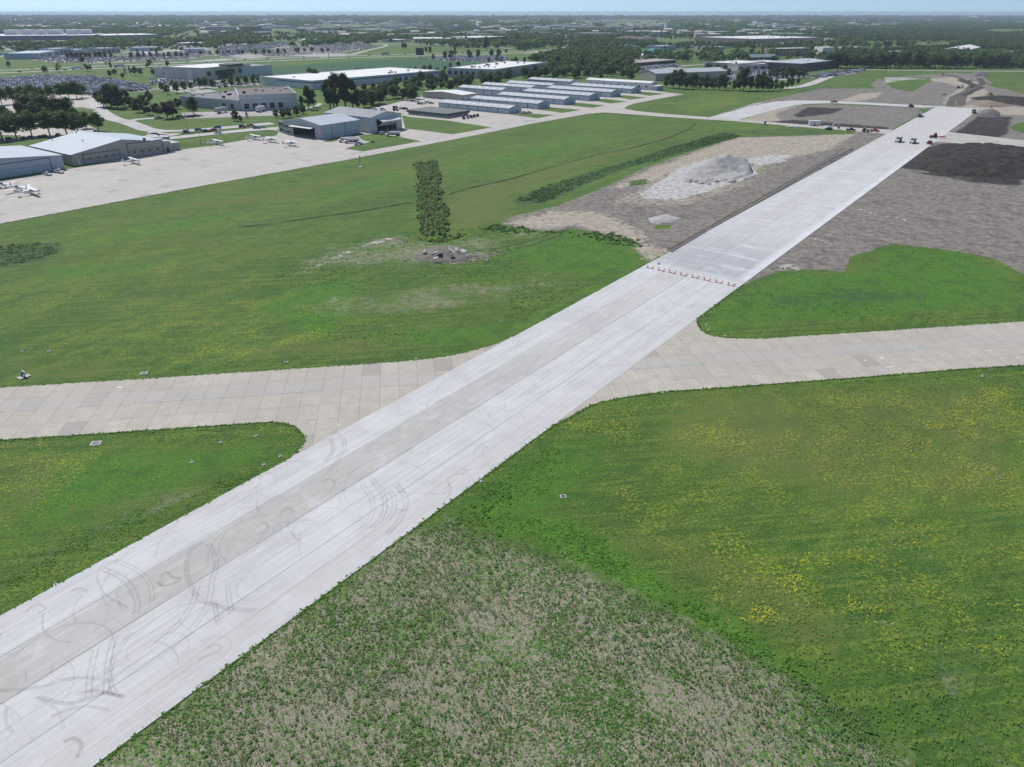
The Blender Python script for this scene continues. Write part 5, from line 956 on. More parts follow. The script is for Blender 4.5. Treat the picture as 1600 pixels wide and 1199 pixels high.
q = q[fbm(q[:, 0] / 9 + 3, q[:, 1] / 9 + 8, 3) + rs.normal(0, .10, len(q)) > .30]
plants('weeds', 'clumps of broadleaf weeds with bare soil showing between in the foreground field', 'weeds', q, rs.uniform(.08, .24, len(q)) * np.where(rs.random(len(q)) < .12, 1.9, 1), rs.uniform(.03, .11, len(q)), WEED, 5, 41)
q = q[rs.random(len(q)) < .22] + rs.normal(0, .25, (int(0) or 1, 2)); plants('dry_straw', 'dead straw coloured stalks lying between the foreground weeds', 'straw', q, rs.uniform(.10, .30, len(q)), rs.uniform(.02, .08, len(q)), foliage_mat('straw_leaves', (.22, .19, .12), (.42, .37, .26)), 4, 42)
q = weedpts([[(700, 812), (800, 790), (900, 810), (960, 850), (1030, 900), (1180, 985), (1290, 1060), (1440, 1199), (1380, 1230), (1300, 1110), (1130, 1010), (1000, 935), (880, 880), (770, 835)], [(660, 845), (740, 765), (860, 690), (900, 720), (860, 780), (800, 800)], [(0, 900), (60, 850), (300, 760), (430, 735), (300, 790), (150, 870), (0, 945)]], 7.0, 50, .36, 1.0, 4)
plants('weeds', 'bright green rank weeds along the edge of the mown grass', 'weeds', q, rs.uniform(.15, .4, len(q)), rs.uniform(.05, .15, len(q)), LUSH, 5, 51)
q = weedpts([[(800, 314), (850, 290), (960, 258), (1050, 228), (1130, 206), (1165, 212), (1080, 236), (960, 270), (850, 318)], [(-60, 390), (40, 379), (96, 379), (98, 392), (60, 408), (0, 419), (-60, 425)], [(900, 358), (960, 362), (1002, 374), (1006, 386), (985, 388), (900, 372)], [(742, 356), (780, 348), (850, 360), (900, 358), (900, 366), (840, 366), (770, 362)], [(700, 368), (740, 356), (748, 362), (700, 380), (652, 384), (650, 374)], [(985, 293), (1012, 288), (1012, 284), (985, 286)]], 1.7, 60, .34, 1.6, 4)
plants('tall_weeds', 'dark rank weeds and reeds on the banks beside the dirt lot', 'weeds', q, rs.uniform(.5, 1.2, len(q)), rs.uniform(.1, .45, len(q)), RANK, 8, 61)
q = weedpts([[(643, 258), (650, 252), (662, 254), (676, 250), (688, 253), (686, 262), (692, 275), (688, 288), (697, 300), (692, 315), (706, 330), (700, 345), (710, 358), (700, 372), (680, 368), (668, 376), (652, 372), (655, 355), (648, 340), (652, 320), (645, 300), (650, 282)]], 1.8, 70, .32, 1.3, 3)
plants('thicket', 'scrubby thicket of saplings and weeds filling the overgrown drainage line in the field', 'thicket', q, rs.uniform(.5, 1.1, len(q)), rs.uniform(.6, 2.2, len(q)) * np.where(rs.random(len(q)) < .15, 1.9, 1), DRYW, 14, 71, upb=1.3)
q = weedpts([[(415, 440), (450, 400), (560, 372), (650, 362), (760, 352), (900, 362), (980, 392), (1010, 400), (800, 510), (640, 545), (480, 520), (400, 480)], [(1100, 490), (1160, 452), (1220, 427), (1330, 427), (1380, 385), (1500, 393), (1590, 430), (1600, 480), (1300, 505), (1120, 518)]], 1.3, 80, .44)
plants('weeds', 'low scattered weeds in the rough grass on both sides of the barricades', 'weeds', q, rs.uniform(.25, .6, len(q)), rs.uniform(.05, .14, len(q)), LUSH, 5, 81)

q = weedpts([[(-60, 1260), (-60, 640), (0, 600), (400, 560), (1660, 480), (1660, 1260)]], 4.2, 95, .34, .9)
for W_ in (W2([(60, 1230), (300, 1090), (640, 842), (760, 830), (1000, 930), (1250, 1060), (1450, 1230)]),): q = q[~pip(q, W_)]
plants('meadow_grass', 'taller tufts standing out of the mown grass nearest the camera', 'grass', q, rs.uniform(.12, .30, len(q)), rs.uniform(.02, .06, len(q)), TUFT, 4, 96)
fp = []
for p_, dn in (([(870, 640), (1050, 620), (1600, 578), (1700, 560), (1700, 900), (1540, 1060), (1330, 1040), (1100, 950), (960, 850), (900, 740)], 1.6), ([(1060, 890), (1110, 900), (1340, 1030), (1330, 1060), (1100, 950)], 4.0), ([(1440, 640), (1560, 600), (1560, 660), (1380, 680)], 2.5), ([(1180, 920), (1280, 860), (1360, 920), (1300, 1000)], 3.0), ([(0, 690), (200, 680), (60, 800), (0, 830)], 2.0), ([(300, 668), (430, 662), (465, 680), (400, 680)], 3.0), ([(0, 420), (300, 440), (560, 470), (700, 556), (300, 575), (0, 595)], .8)):
    f_ = weedpts([p_], dn * 1.6, 97); g_ = fbm(f_[:, 0] / 6.5 + 1, f_[:, 1] / 4.5 + 5, 3) + .3 * (fbm(f_[:, 0] / 1.2, f_[:, 1] / 1.2, 2) - .4); fp.append(f_[(g_ + rs.normal(0, .045, len(f_)) > .54)])
fp = np.concatenate(fp); me_n = len(fp)
V_, Q_ = leaf_quads(np.concatenate([np.stack([fp[:, 0] + rs.uniform(-.15, .15, me_n), fp[:, 1] + rs.uniform(-.15, .15, me_n), rs.uniform(.05, .22, me_n)], 1) for _ in range(3)]), np.tile([0., 0., 1.], (me_n * 3, 1)), rs.uniform(.05, .12, me_n * 3), rs, 2.0)
tag(link('wildflowers', raw_mesh('wildflowers', V_, Q_, PETAL)), 'drifts of small yellow flowers scattered over the meadow grass', 'flowers', None, 'stuff')
ed = []
for W_ in (cross_w, run_w, apron_w):
    for i in range(len(W_)):
        a, b = W_[i], W_[(i + 1) % len(W_)]; L = np.linalg.norm(b - a)
        if L > 2500 or min(a[1], b[1]) > 420: continue
        m = int(L * 5); t = rs.random(m)[:, None]; q = a + (b - a) * t; nn = np.array([b[1] - a[1], a[0] - b[0]]) / L; side = rs.normal(0, .22, m)[:, None] * (.4 + 1.2 * fbm(q[:, 0] / 5, q[:, 1] / 5, 2)[:, None]); ed.append(q + nn * side)
ed = np.concatenate(ed); ok = (ed[:, 1] > 25) & (ed[:, 1] < 420)
for W_ in (cross_w, run_w): ok &= sdist(ed, W_) < .28
okd = np.ones(len(ed), bool)
for p in DIRT: okd &= ~pip(ed, W2(p))
ed = ed[ok & okd]
plants('verge_grass', 'ragged grass creeping over the edges of the pavements', 'grass', ed, rs.uniform(.25, .7, len(ed)), rs.uniform(.04, .14, len(ed)), LUSH, 5, 91)

# ------------------------------------------------------------------ vehicles
def paint(name, c): return M('paint_' + name, c, .3, .04)
PC = {'white': paint('white', (.68, .68, .67)), 'black': paint('black', (.02, .02, .022)), 'silver': paint('silver', (.42, .43, .44)), 'grey': paint('grey', (.14, .145, .15)), 'red': paint('red', (.40, .02, .025)), 'blue': paint('blue', (.03, .07, .26)), 'maroon': paint('maroon', (.12, .02, .022)), 'tan': paint('tan', (.34, .30, .22)), 'yellow': paint('yellow', (.55, .38, .05)), 'green': paint('green', (.04, .10, .05))}
TY = M('tyre_rubber', (.018, .018, .018), .9); STL = M('bare_steel', (.30, .30, .30), .5); ORG = M('flag_orange', (.75, .13, .02), .7); BODYMAT = {}
CARM = {}
def car_meshes(kind):
    if kind in CARM: return CARM[kind]
    b = MB(); g = MB(); r_ = MB()
    if kind == 'pickup':
        L, Wd, z1 = 5.7, 1.95, 1.02
        b.prism([(-2.85, .42), (2.75, .42), (2.85, .62), (2.80, .98), (1.35, 1.10), (-.75, 1.10), (-.75, .62), (-2.65, .62), (-2.65, 1.08), (-2.85, 1.08)], -Wd / 2, Wd / 2); b.box(-2.85, -.75, -Wd / 2, -Wd / 2 + .09, .6, 1.12); b.box(-2.85, -.75, Wd / 2 - .09, Wd / 2, .6, 1.12)
        g.box(-.85, 1.45, -.90, .90, 1.10, 1.66, 0, .42, .12); r_.box(-.45, 1.05, -.78, .78, 1.66, 1.74, 0, .04, .04); ax = (-1.75, 1.80)
    elif kind == 'suv':
        L, Wd = 4.8, 1.9; b.prism([(-2.4, .38), (2.35, .38), (2.42, .60), (2.35, .98), (1.15, 1.08), (-2.35, 1.08), (-2.42, .7)], -Wd / 2, Wd / 2); g.box(-2.32, 1.35, -.90, .90, 1.08, 1.60, 0, .32, .13); r_.box(-1.98, 1.0, -.77, .77, 1.60, 1.70, 0, .05, .05); ax = (-1.45, 1.48)
    elif kind == 'van':
        L, Wd = 5.8, 2.0; b.prism([(-2.9, .4), (2.85, .4), (2.9, .9), (2.4, 1.25), (1.7, 2.2), (-2.85, 2.3), (-2.9, 1.2)], -Wd / 2, Wd / 2); g.box(1.3, 2.25, -.92, .92, 1.25, 1.95, 0, .0, .05); r_.box(-2.8, 1.6, -.9, .9, 2.28, 2.38, 0, .1, .1); ax = (-1.8, 1.9)
    else:
        L, Wd = 4.6, 1.8; b.prism([(-2.3, .34), (2.25, .34), (2.32, .52), (2.22, .80), (1.10, .92), (-1.55, .95), (-2.25, .92), (-2.32, .6)], -Wd / 2, Wd / 2); g.box(-1.65, 1.20, -.84, .84, .92, 1.34, 0, .58, .16); r_.box(-1.05, .55, -.67, .67, 1.34, 1.42, 0, .06, .05); ax = (-1.38, 1.42)
    w_ = MB(); w_.tube((0, -.11, 0), (0, .11, 0), .34, n=12)
    hl = MB(); hl.box(-.03, .03, -.16, .16, -.07, .07)
    CARM[kind] = (b, g, r_, w_.mesh('wheel', [TY]), ax, Wd, L, hl.mesh('headlight', [M('lamp_glass', (.5, .5, .48), .15)])); return CARM[kind]
CMESH = {}
def car(kind, colr, x, y, deg, label, cat='car', group=None, parts=True, world=None, name='parked_car'):
    b, g, r_, wm, ax, Wd, L, hl = car_meshes(kind); k = (kind, colr)
    if k not in CMESH:
        bb = MB(); bb.v = list(b.v); bb.f = list(b.f); bb.m = list(b.m); me1 = bb.mesh('body', [PC[colr]]); me2 = g.mesh('windows', [GL]); me3 = r_.mesh('roof', [PC[colr]])
        al = MB(); al.add(b.v, b.f, 0); al.add(g.v, g.f, 1); al.add(r_.v, r_.f, 0)
        for xx in ax:
            for s in (-1, 1): al.tube((xx, s * (Wd / 2 - .22), .34), (xx, s * Wd / 2 + s * .02, .34), .34, n=8, mi=2)
        CMESH[k] = (me1, me2, me3, al.mesh('parked_car', [PC[colr], GL, TY]))
    me1, me2, me3, me4 = CMESH[k]; p = world if world is not None else G(x, y)
    if not parts:
        o = link(name, me4); o.location = (p[0], p[1], .06); o.rotation_euler = (0, 0, R(deg)); return tag(o, label, cat, group)
    r = empty(name, (p[0], p[1], .06), R(deg), label, cat, group); link('body', me1, r); link('windows', me2, r); link('roof', me3, r)
    for xx in ax:
        for s in (-1, 1): q = link('wheel', wm, r); q.location = (xx, s * (Wd / 2 - .08), .34)
    for s in (-1, 1): q = link('headlight', hl, r); q.location = (L / 2 - .02, s * (Wd / 2 - .35), .72)
    return r
a1, a2 = 53.3, -36.7
for v in [('pickup', 'white', 92.5, 270.5, -28, 'white pickup truck parked in front of the blue-grey hangar door'), ('sedan', 'white', 75, 274, -28, 'small white car left of the pickup before the hangar'), ('suv', 'white', 259, 218.5, 170, 'white car driving past the right end of the beige hangar'),
          ('suv', 'blue', 311, 205, 10, 'blue car parked at the verge by the tall pale light pole'), ('sedan', 'black', 322, 206, 10, 'black car between the blue car and the red one on the verge'), ('sedan', 'red', 333, 204.5, 190, 'dark red car on the verge road next to a blue sport utility'), ('suv', 'blue', 340, 201, 190, 'large blue sport utility behind the dark red car'), ('sedan', 'white', 341, 209, 190, 'white car nearest the fence on the frontage road'),
          ('suv', 'black', 379, 199.5, 10, 'black sport utility left of the bright red pickup'), ('pickup', 'red', 392, 198, 10, 'bright red pickup parked before the open hangar'), ('suv', 'grey', 401, 201.5, 10, 'grey car just right of the bright red pickup'), ('sedan', 'silver', 411, 200.5, 10, 'silver car at the end of the line by the terminal'),
          ('pickup', 'white', 560, 226.5, 40, 'white pickup beside the fuel tankers'), ('sedan', 'grey', 589, 209.5, 60, 'dark grey car at the mouth of the bifold hangar'), ('suv', 'silver', 597.5, 210.5, 60, 'silver car at the mouth of the bifold hangar'),
          ('suv', 'black', 618, 169.5, 15, 'black car in the back row behind the charcoal office, farther one'), ('suv', 'black', 618.5, 173.5, 15, 'black car at the roadside left of the charcoal office, nearer one'), ('sedan', 'grey', 628, 171, 5, 'grey car just left of the charcoal office'), ('suv', 'maroon', 633.5, 171.5, 5, 'maroon car touching the left end of the charcoal office'),
          ('suv', 'white', 598, 172.5, 20, 'white car behind the dark roofed hangar, right of its neighbour'), ('sedan', 'white', 586, 172, 20, 'white car behind the dark roofed hangar, left one'), ('suv', 'grey', 656, 163.5, 15, 'grey car in the lot behind the office, leftmost'), ('sedan', 'white', 662, 163, 15, 'white car in the lot behind the office'), ('suv', 'white', 668, 161.5, 15, 'white sport utility farthest in the lot behind the office'), ('sedan', 'grey', 674, 162.5, 15, 'grey car in the lot behind the office near the white hangar'),
          ('suv', 'black', 724.5, 186, 100, 'black car nearest the office corner'), ('sedan', 'grey', 731, 185, 100, 'grey car second from the office corner'), ('suv', 'black', 736, 184, 100, 'black car third from the office corner'), ('pickup', 'grey', 741, 183, 100, 'grey pickup fourth from the office corner'), ('suv', 'black', 746, 182, 100, 'black car farthest from the office corner'),
          ('pickup', 'white', 818, 177.8, 20, 'white pickup left of another at the end of the nearest T-hangar'), ('pickup', 'silver', 825.5, 177.8, 20, 'silver pickup on the grass side at the end of the nearest T-hangar'),
          ('pickup', 'red', 1452, 225, 45, 'red pickup at the runway edge beside the dark earth mound'), ('pickup', 'red', 1366, 206, -12, 'bright red pickup on the connector beside the yellow machine'), ('pickup', 'black', 1329, 204.5, -12, 'black pickup standing on the connector taxiway'), ('pickup', 'red', 1303, 160.5, -5, 'red pickup on the far curved taxiway'), ('pickup', 'red', 1517, 137, 250, 'red pickup on the dirt haul road'),
          ('pickup', 'white', 1474, 148.5, 30, 'white pickup on the dark graded soil'), ('sedan', 'white', 1547, 167.5, 30, 'small white vehicle by the brown earth bank')]: car(*v)
# cars in the shade of the grove
for k, (x, y, c) in enumerate([(2, 220, 'silver'), (14, 219, 'black'), (38, 217.5, 'maroon'), (48, 217, 'grey'), (63, 215.5, 'black'), (70, 215, 'maroon'), (91, 212, 'grey'), (116, 212.3, 'maroon'), (150, 206.5, 'white'), (35, 180, 'white'), (24, 168, 'black'), (31, 167.5, 'black'), (40, 168, 'silver'), (29, 171, 'grey'), (52, 176, 'silver'), (12, 182, 'blue')]):
    car('suv' if k % 2 else 'sedan', c, x, y, 100, '%s car in the shade under the left grove trees' % c, 'car', 'cars in the shade of the left grove')
for k, (x, y, c) in enumerate([(305, 183, 'black'), (298, 184, 'black'), (290, 184.5, 'maroon'), (281, 184, 'black'), (248, 186, 'silver')]): car('suv' if k % 2 else 'pickup', c, x, y, 20, '%s vehicle at the dock yard edge under the mixed clump' % c, 'car', 'cars at the dock yard')
# traffic
hw = rd['highway']
def along(l, xp):
    for a, b in zip(l[:-1], l[1:]):
        if a[0] <= xp <= b[0]: t = (xp - a[0]) / (b[0] - a[0]); q0, q1 = G(*a), G(*b); return G(xp, a[1] + (b[1] - a[1]) * t), math.degrees(math.atan2((q1 - q0).y, (q1 - q0).x))
for k, (ln, xp, c, kd) in enumerate([(0, 31, 'black', 'suv'), (1, 50, 'silver', 'sedan'), (0, 90, 'black', 'suv'), (0, 102, 'silver', 'suv'), (1, 137, 'maroon', 'sedan'), (0, 325, 'black', 'suv'), (1, 366, 'white', 'suv'), (1, 383, 'black', 'sedan'), (1, 418, 'maroon', 'sedan'), (0, 475, 'white', 'van'), (1, 474, 'grey', 'suv'), (0, 545, 'silver', 'sedan'), (1, 577, 'black', 'suv'), (1, 633, 'grey', 'suv'), (0, 700, 'white', 'sedan'), (1, 723, 'blue', 'sedan'), (0, 250, 'white', 'suv'), (1, 293, 'silver', 'suv')]):
    p, a = along(hw[ln][0], xp); car(kd, c, 0, 0, a, '%s %s driving on the %s carriageway of the highway' % (c, kd.replace('suv', 'sport utility'), 'near' if ln == 0 else 'far'), 'car', 'cars driving on the highway', False, p, 'car')
# packed lots: nearest ones as single cars, the rest as one mass
def rows(poly, ang, dr=11.0, ds=2.9, drop=.12, pair=True):
    W_ = poly; lo, hi = W_.min(0), W_.max(0); c = (lo + hi) / 2; Rr = np.linalg.norm(hi - lo) / 2; out = []; ca, sa = math.cos(R(ang)), math.sin(R(ang)); i = 0; v = -Rr
    while v < Rr:
        u = -Rr
        while u < Rr:
            if rnd.random() > drop: out.append((c[0] + u * ca - v * sa, c[1] + u * sa + v * ca))
            u += ds
        v += (5.6 if i % 2 == 0 else dr); i += 1
    o = np.array(out); return o[pip(o, W_)]
cols = ['white', 'white', 'white', 'silver', 'silver', 'silver', 'grey', 'black', 'black', 'blue', 'maroon', 'white', 'tan']
au = rows(LW['auction'], 62, 9.5, 2.9, .10)
au = au[np.argsort(au[:, 1])]
vis = [q for q in au if abs(q[0]) < .735 * q[1] * 1.13 + 40]
names_n = 0
for q in vis[:215]:
    c = rnd.choice(cols); car(rnd.choice(['sedan', 'suv', 'suv', 'pickup']), c, 0, 0, 152 + rnd.choice([0, 180]), ('%s car packed into the lot behind the left grove, ' + ('left part' if q[0] < -420 else 'middle part' if q[0] < -340 else 'right part')) % c, 'car', 'cars packed into the lot behind the grove', False, (q[0], q[1]))
mass = MB_all = []
def car_mass(name, label, pts, deg):
    V = []; F = []; Mi = []; mats = [PC[c] for c in ('white', 'silver', 'grey', 'black', 'blue', 'maroon', 'tan')] + [MG('car_glass', (.06, .075, .09))]; o = 0
    b, g, r_, *_ = car_meshes('suv'); bv = np.array(b.v); gv = np.array(g.v); rv = np.array(r_.v)
    vs = []; fs = []
    mb = MB(); 
    for (x, y) in pts:
        a = R(deg + rnd.choice([0, 180])); ca, sa = math.cos(a), math.sin(a); ci = rnd.choice([0, 0, 0, 1, 1, 2, 3, 3, 4, 5, 6])
        for src, mi in ((bv, ci), (gv, 7), (rv, ci)):
            q = np.stack([src[:, 0] * ca - src[:, 1] * sa + x, src[:, 0] * sa + src[:, 1] * ca + y, src[:, 2] + .06], 1); mb.add(q.tolist(), (b if src is bv else g if src is gv else r_).f, mi)
    tag(link(name, mb.mesh(name, mats)), label, 'cars', None, 'stuff')
car_mass('parked_cars', 'remaining rows of cars at the back of the packed lot behind the left grove', vis[215:], 152)
for k, (nm, an, lb) in enumerate([('dealer', 20, 'rows of cars in the dealer lots left of the highway bend'), ('dealer2', 15, 'rows of cars in the lots before the far hotels'), ('dealer3', 25, 'rows of cars on the sales lots left of the pole sign'), ('fleet', 10, 'rows of cars in the fleet car park beside the crop field'), ('office', 8, 'rows of cars parked beside the tan warehouse'), ('right', 40, 'rows of cars beside the dark brown office'), ('plant', 5, 'rows of cars before the enormous plant'), ('hall', 20, 'row of cars before the black fronted hall'), ('factory', 30, 'cars in the yard by the white factory block')]):
    q = rows(LW[nm], an, 9 if nm not in ('office', 'fleet') else 7, 3.0, .28); q = q if len(q) < 1400 else q[rng.permutation(len(q))[:1400]]
    q = np.array([s for s in q if clear(np.array([s]), -2 if nm != 'x' else 0).size or True])
    keep = []
    for s in q:
        ok = True
        for (x, y, a, W, D) in bl:
            if abs(x - s[0]) < 500 and abs(y - s[1]) < 500:
                ca, sa = math.cos(a), math.sin(a); dx, dy = s[0] - x, s[1] - y; lx, ly = dx * ca + dy * sa, -dx * sa + dy * ca
                if -3 < lx < W + 3 and -3 < ly < D + 3: ok = False; break
        if ok: keep.append(s)
    car_mass('parked_cars', lb, keep, an + 90)

def machine(name, label, x, y, deg, cat, group=None): return empty(name, (G(x, y).x, G(x, y).y, .06), R(deg), label, cat, group)
def wheels(r, xs, half, rad, wd, n=14):
    me = MB().tube((0, -wd / 2, 0), (0, wd / 2, 0), rad, n=n).mesh('wheel', [TY]); hub = MB().tube((0, -wd / 2 - .02, 0), (0, wd / 2 + .02, 0), rad * .45, n=10).mesh('rim', [STL])
    for xx in xs:
        for s in (-1, 1): q = link('wheel', me, r); q.location = (xx, s * half, rad); h_ = link('rim', hub, q)
def dump_truck(x, y, deg, label, bedc, cabc):
    r = machine('dump_truck', label, x, y, deg, 'dump truck'); r.scale = (.86, .86, .86); MB().box(-4.4, 3.6, -.5, .5, .75, 1.25).build('chassis', TRM, r)
    MB().prism([(-4.9, 2.1), (-4.3, 1.45), (.6, 1.35), (1.2, 1.9), (1.35, 3.35), (.9, 3.35), (.5, 2.2), (-3.9, 2.2)], -1.4, 1.4).build('bed_floor', bedc, r)
    bd = MB()
    for s in (-1, 1): bd.prism([(-4.9, 2.1), (-4.3, 1.45), (.6, 1.35), (1.2, 1.9), (1.35, 3.35), (-.2, 3.35), (-4.6, 2.9)], s * 1.4 - .09, s * 1.4 + .09)
    bd.box(1.1, 2.2, -1.45, 1.45, 3.25, 3.4); bd.build('bed_side', bedc, r); c = MB(); c.box(1.75, 3.0, -1.0, 1.0, 1.3, 2.2); c.prism([(3.0, .9), (4.7, .9), (4.75, 1.7), (4.3, 1.95), (3.0, 2.1)], -1.0, 1.0); c.box(1.75, 3.1, -1.0, 1.0, 2.95, 3.1); cb = c.build('cab', cabc, r); MB().box(1.8, 3.1, -.96, .96, 2.2, 2.95, 0, .1, .05).build('windows', GL, r)
    wheels(r, (-3.2, -1.5, 3.4), 1.15, .78, .6); ld = MB(); ld.box(-3.6, .7, -1.2, 1.2, 2.1, 2.7, 0, .9, .6); 
    return r
dump_truck(1403.5, 222, 235, 'dark grey dump truck on the new runway, left of the tan one', M('paint_mid_grey', (.24, .245, .26), .5), PC['white']); dump_truck(1426, 224, 235, 'tan and white dump truck in the middle of the new runway', PC['tan'], PC['white']); dump_truck(1521, 177, 235, 'grey dump truck at the far right corner of the new runway', PC['silver'], PC['grey']); dump_truck(1515, 127, 260, 'pale dump truck coming down the dirt haul road', PC['silver'], PC['white']); dump_truck(1503, 137.5, 240, 'white dump truck beside the pickup on the haul road', PC['white'], PC['white'])
def excavator(x, y, deg, label, c, up=1.0):
    r = machine('excavator', label, x, y, deg, 'excavator')
    for s in (-1, 1): MB().prism([(-2.0, .35), (-1.7, 0), (1.7, 0), (2.0, .35), (1.7, .85), (-1.7, .85)], s * 1.15 - .3, s * 1.15 + .3).build('track', TY, r)
    b = MB(); b.box(-.8, .8, -.7, .7, .5, 1.1); b.box(-2.3, 1.5, -1.35, 1.35, 1.1, 2.1, 0, .1, .05); b.build('body', c, r); MB().box(.2, 1.6, .35, 1.3, 2.1, 3.0, 0, .08, .04).build('cab', GL, r)
    def beam(nm, a, b_, w0, w1): return MB().tube(a, b_, w0, w1, 6).build(nm, c, r)
    beam('boom', (1.2, -.2, 1.7), (4.0, -.2, 4.9 * up), .38, .34); beam('boom', (4.0, -.2, 4.9 * up), (6.0, -.2, 4.9 * up - .3), .34, .26); beam('stick', (6.0, -.2, 4.7 * up), (6.6, -.2, 1.6), .28, .2); MB().prism([(6.2, 1.6), (7.1, 1.5), (7.0, .5), (6.3, .35), (5.9, .9)], -.75, .4).build('bucket', TRM, r); return r
excavator(1295, 202.5, 8, 'white excavator with its arm raised on the connector taxiway', PC['white'], .85); excavator(1473, 117.5, 60, 'yellow-green excavator with its boom up at the top of the earthworks', PC['yellow'], 1.25)
def dozer(x, y, deg, label, c, nm='bulldozer', blade=True):
    r = machine(nm, label, x, y, deg, nm.replace('_', ' '))
    for s in (-1, 1): MB().prism([(-1.8, .4), (-1.4, 0), (1.4, 0), (1.8, .4), (1.3, .95), (-1.4, .95)], s * 1.0 - .27, s * 1.0 + .27).build('track', TY, r)
    b = MB(); b.box(-1.5, -.2, -.7, .7, .5, 1.5); b.prism([(-.2, .5), (2.0, .5), (2.0, 1.45), (-.2, 1.65)], -.6, .6); b.build('body', c, r); MB().box(-1.3, .0, -.65, .65, 1.5, 2.5, 0, .08, .06).build('cab', GL, r); MB().box(-1.3, .1, -.75, .75, 2.5, 2.62).build('roof', c, r)
    if blade: MB().prism([(2.5, .05), (2.65, .05), (2.5, .6), (2.7, 1.25), (2.5, 1.25), (2.35, .6)], -1.7, 1.7).build('blade', c, r); MB().box(.5, 2.5, -1.4, -1.28, .3, .5).build('push_arm', c, r); MB().box(.5, 2.5, 1.28, 1.4, .3, .5).build('push_arm', c, r)
    return r
dozer(1436.5, 183.5, 10, 'tan bulldozer at the left edge of the new runway', PC['tan']); dozer(1547, 149, 15, 'yellow bulldozer with white cab right of the haul road', PC['yellow']); dozer(1497, 138, 20, 'white roofed bulldozer left of the haul road', PC['tan']); dozer(1423, 167.5, 0, 'low grey roller lying along the far end of the curved taxiway', PC['grey'], 'roller', False)
def tractor(x, y, deg, label, c, impl):
    r = machine('tractor', label, x, y, deg, 'tractor'); b = MB(); b.prism([(0, .8), (2.4, .8), (2.5, 1.6), (0, 1.75)], -.45, .45); b.box(-1.2, 0, -.6, .6, .8, 1.5); b.build('body', c, r); MB().box(-1.1, .1, -.75, .75, 1.5, 2.75, 0, .12, .08).build('cab', GL, r); MB().box(-1.1, .1, -.8, .8, 2.75, 2.9).build('roof', c, r)
    wheels(r, (-.7,), 1.0, .9, .5); wheels(r, (1.9,), .9, .6, .35)
    if impl: m = MB(); m.box(-3.2, -1.3, -.08, .08, .7, .9); m.box(-6.6, -3.2, -1.6, -1.45, .7, .9); m.box(-6.6, -3.2, 1.45, 1.6, .7, .9); m.box(-6.6, -3.2, -.08, .08, .75, .95); [m.box(-3.4 - k, -3.25 - k, -1.7, 1.7, .6, .95) for k in (0, 1.1, 2.2, 3.2)]; m.build('implement', c, r)
    return r
tractor(1459, 216, 180, 'dark red tractor pulling a folding red implement across the runway', PC['red'], True); tractor(1351, 206.5, -10, 'yellow tractor with a green cart beside the red pickup', PC['yellow'], False)
r = machine('box_trailer', 'long white office trailer beside the connector taxiway', 1272, 196.5, -10, 'trailer'); MB().box(-3.6, 3.6, -1.25, 1.25, .7, 3.1).build('body', PC['white'], r); MB().box(-3.65, 3.65, -1.3, 1.3, 3.1, 3.2).build('roof', RWH, r); MB().box(-.6, .6, -1.29, -1.25, 1.3, 2.1).build('sign_panel', STL, r); MB().box(3.6, 4.9, -.1, .1, .6, .75).build('tow_bar', TRM, r); wheels(r, (-.5, .5), 1.1, .4, .25)
r = machine('portable_toilet', 'small portable toilet standing at the taxiway edge', 1195, 194.5, -10, 'toilet'); MB().box(-.6, .6, -.6, .6, .1, 2.1).build('cabin', STL, r); MB().box(-.65, .65, -.65, .65, 2.1, 2.35, 0, .15, .15).build('roof', PC['white'], r); MB().box(-.4, .4, -.64, -.6, .2, 1.95).build('door', PC['grey'], r)
for k, (x, y, c) in enumerate([(1232, 199.5, 'left'), (1239, 198.8, 'middle'), (1244, 200, 'right')]): r = machine('formwork_stack', 'low white stack of form panels on the grass by the taxiway, %s of three' % c, x, y, 20, 'panels', 'form panels by the taxiway'); [MB().box(-1.6, 1.6, -.6, .6, .05 + .18 * j, .18 + .18 * j).build('panel', PC['white'], r) for j in range(3)]
# airfield trucks
def tanker(x, y, deg, label, stripe):
    r = machine('fuel_tanker', label, x, y, deg, 'fuel truck'); b = MB(); pr = []
    for xx in (-4.4, -4.2, 1.6, 1.8): rr = .95 if abs(xx + 1.3) < 3 else .7; pr.append([(xx, 1.2 * rr * math.cos(t), 1.95 + .85 * rr * math.sin(t)) for t in [2 * math.pi * i / 14 for i in range(14)]])
    b.loft(pr); b.build('tank', PC['white'], r); MB().box(-4.2, 4.0, -.45, .45, .7, 1.1).build('chassis', PC['red'] if stripe else TRM, r); c = MB(); c.box(2.0, 3.2, -1.1, 1.1, .9, 1.8); c.prism([(3.2, .8), (4.5, .8), (4.55, 1.5), (3.2, 1.8)], -1.0, 1.0); c.box(2.05, 3.1, -1.0, 1.0, 2.45, 2.6); c.build('cab', PC['white'], r); MB().box(2.05, 3.25, -1.02, 1.02, 1.8, 2.45, 0, .08, .05).build('windows', GL, r)
    MB().box(-4.0, 1.5, -.12, .12, 2.75, 2.95).build('walkway', STL, r); MB().box(-4.0, 1.5, -1.28, -1.15, .8, 1.2).build('hose_cabinet', PC['red'] if stripe else STL, r); wheels(r, (-3.4, -2.2, 3.4), 1.05, .5, .35); return r
tanker(541, 222, 205, 'white fuel tanker farther from the camera in the pair beside the ribbed hangar', False); tanker(550, 223.5, 205, 'white fuel tanker with a red underframe, nearer of the pair', True); tanker(614.5, 213, 200, 'small white fuel truck parked before the bifold hangar door', False)
r = machine('ground_cart', 'small dark towing cart on the pad right of the tankers', 582, 223, 20, 'cart'); MB().box(-.9, .9, -.55, .55, .3, .9).build('body', PC['grey'], r); MB().box(.9, 1.7, -.05, .05, .35, .45).build('tow_bar', STL, r); wheels(r, (-.5, .5), .55, .28, .2)
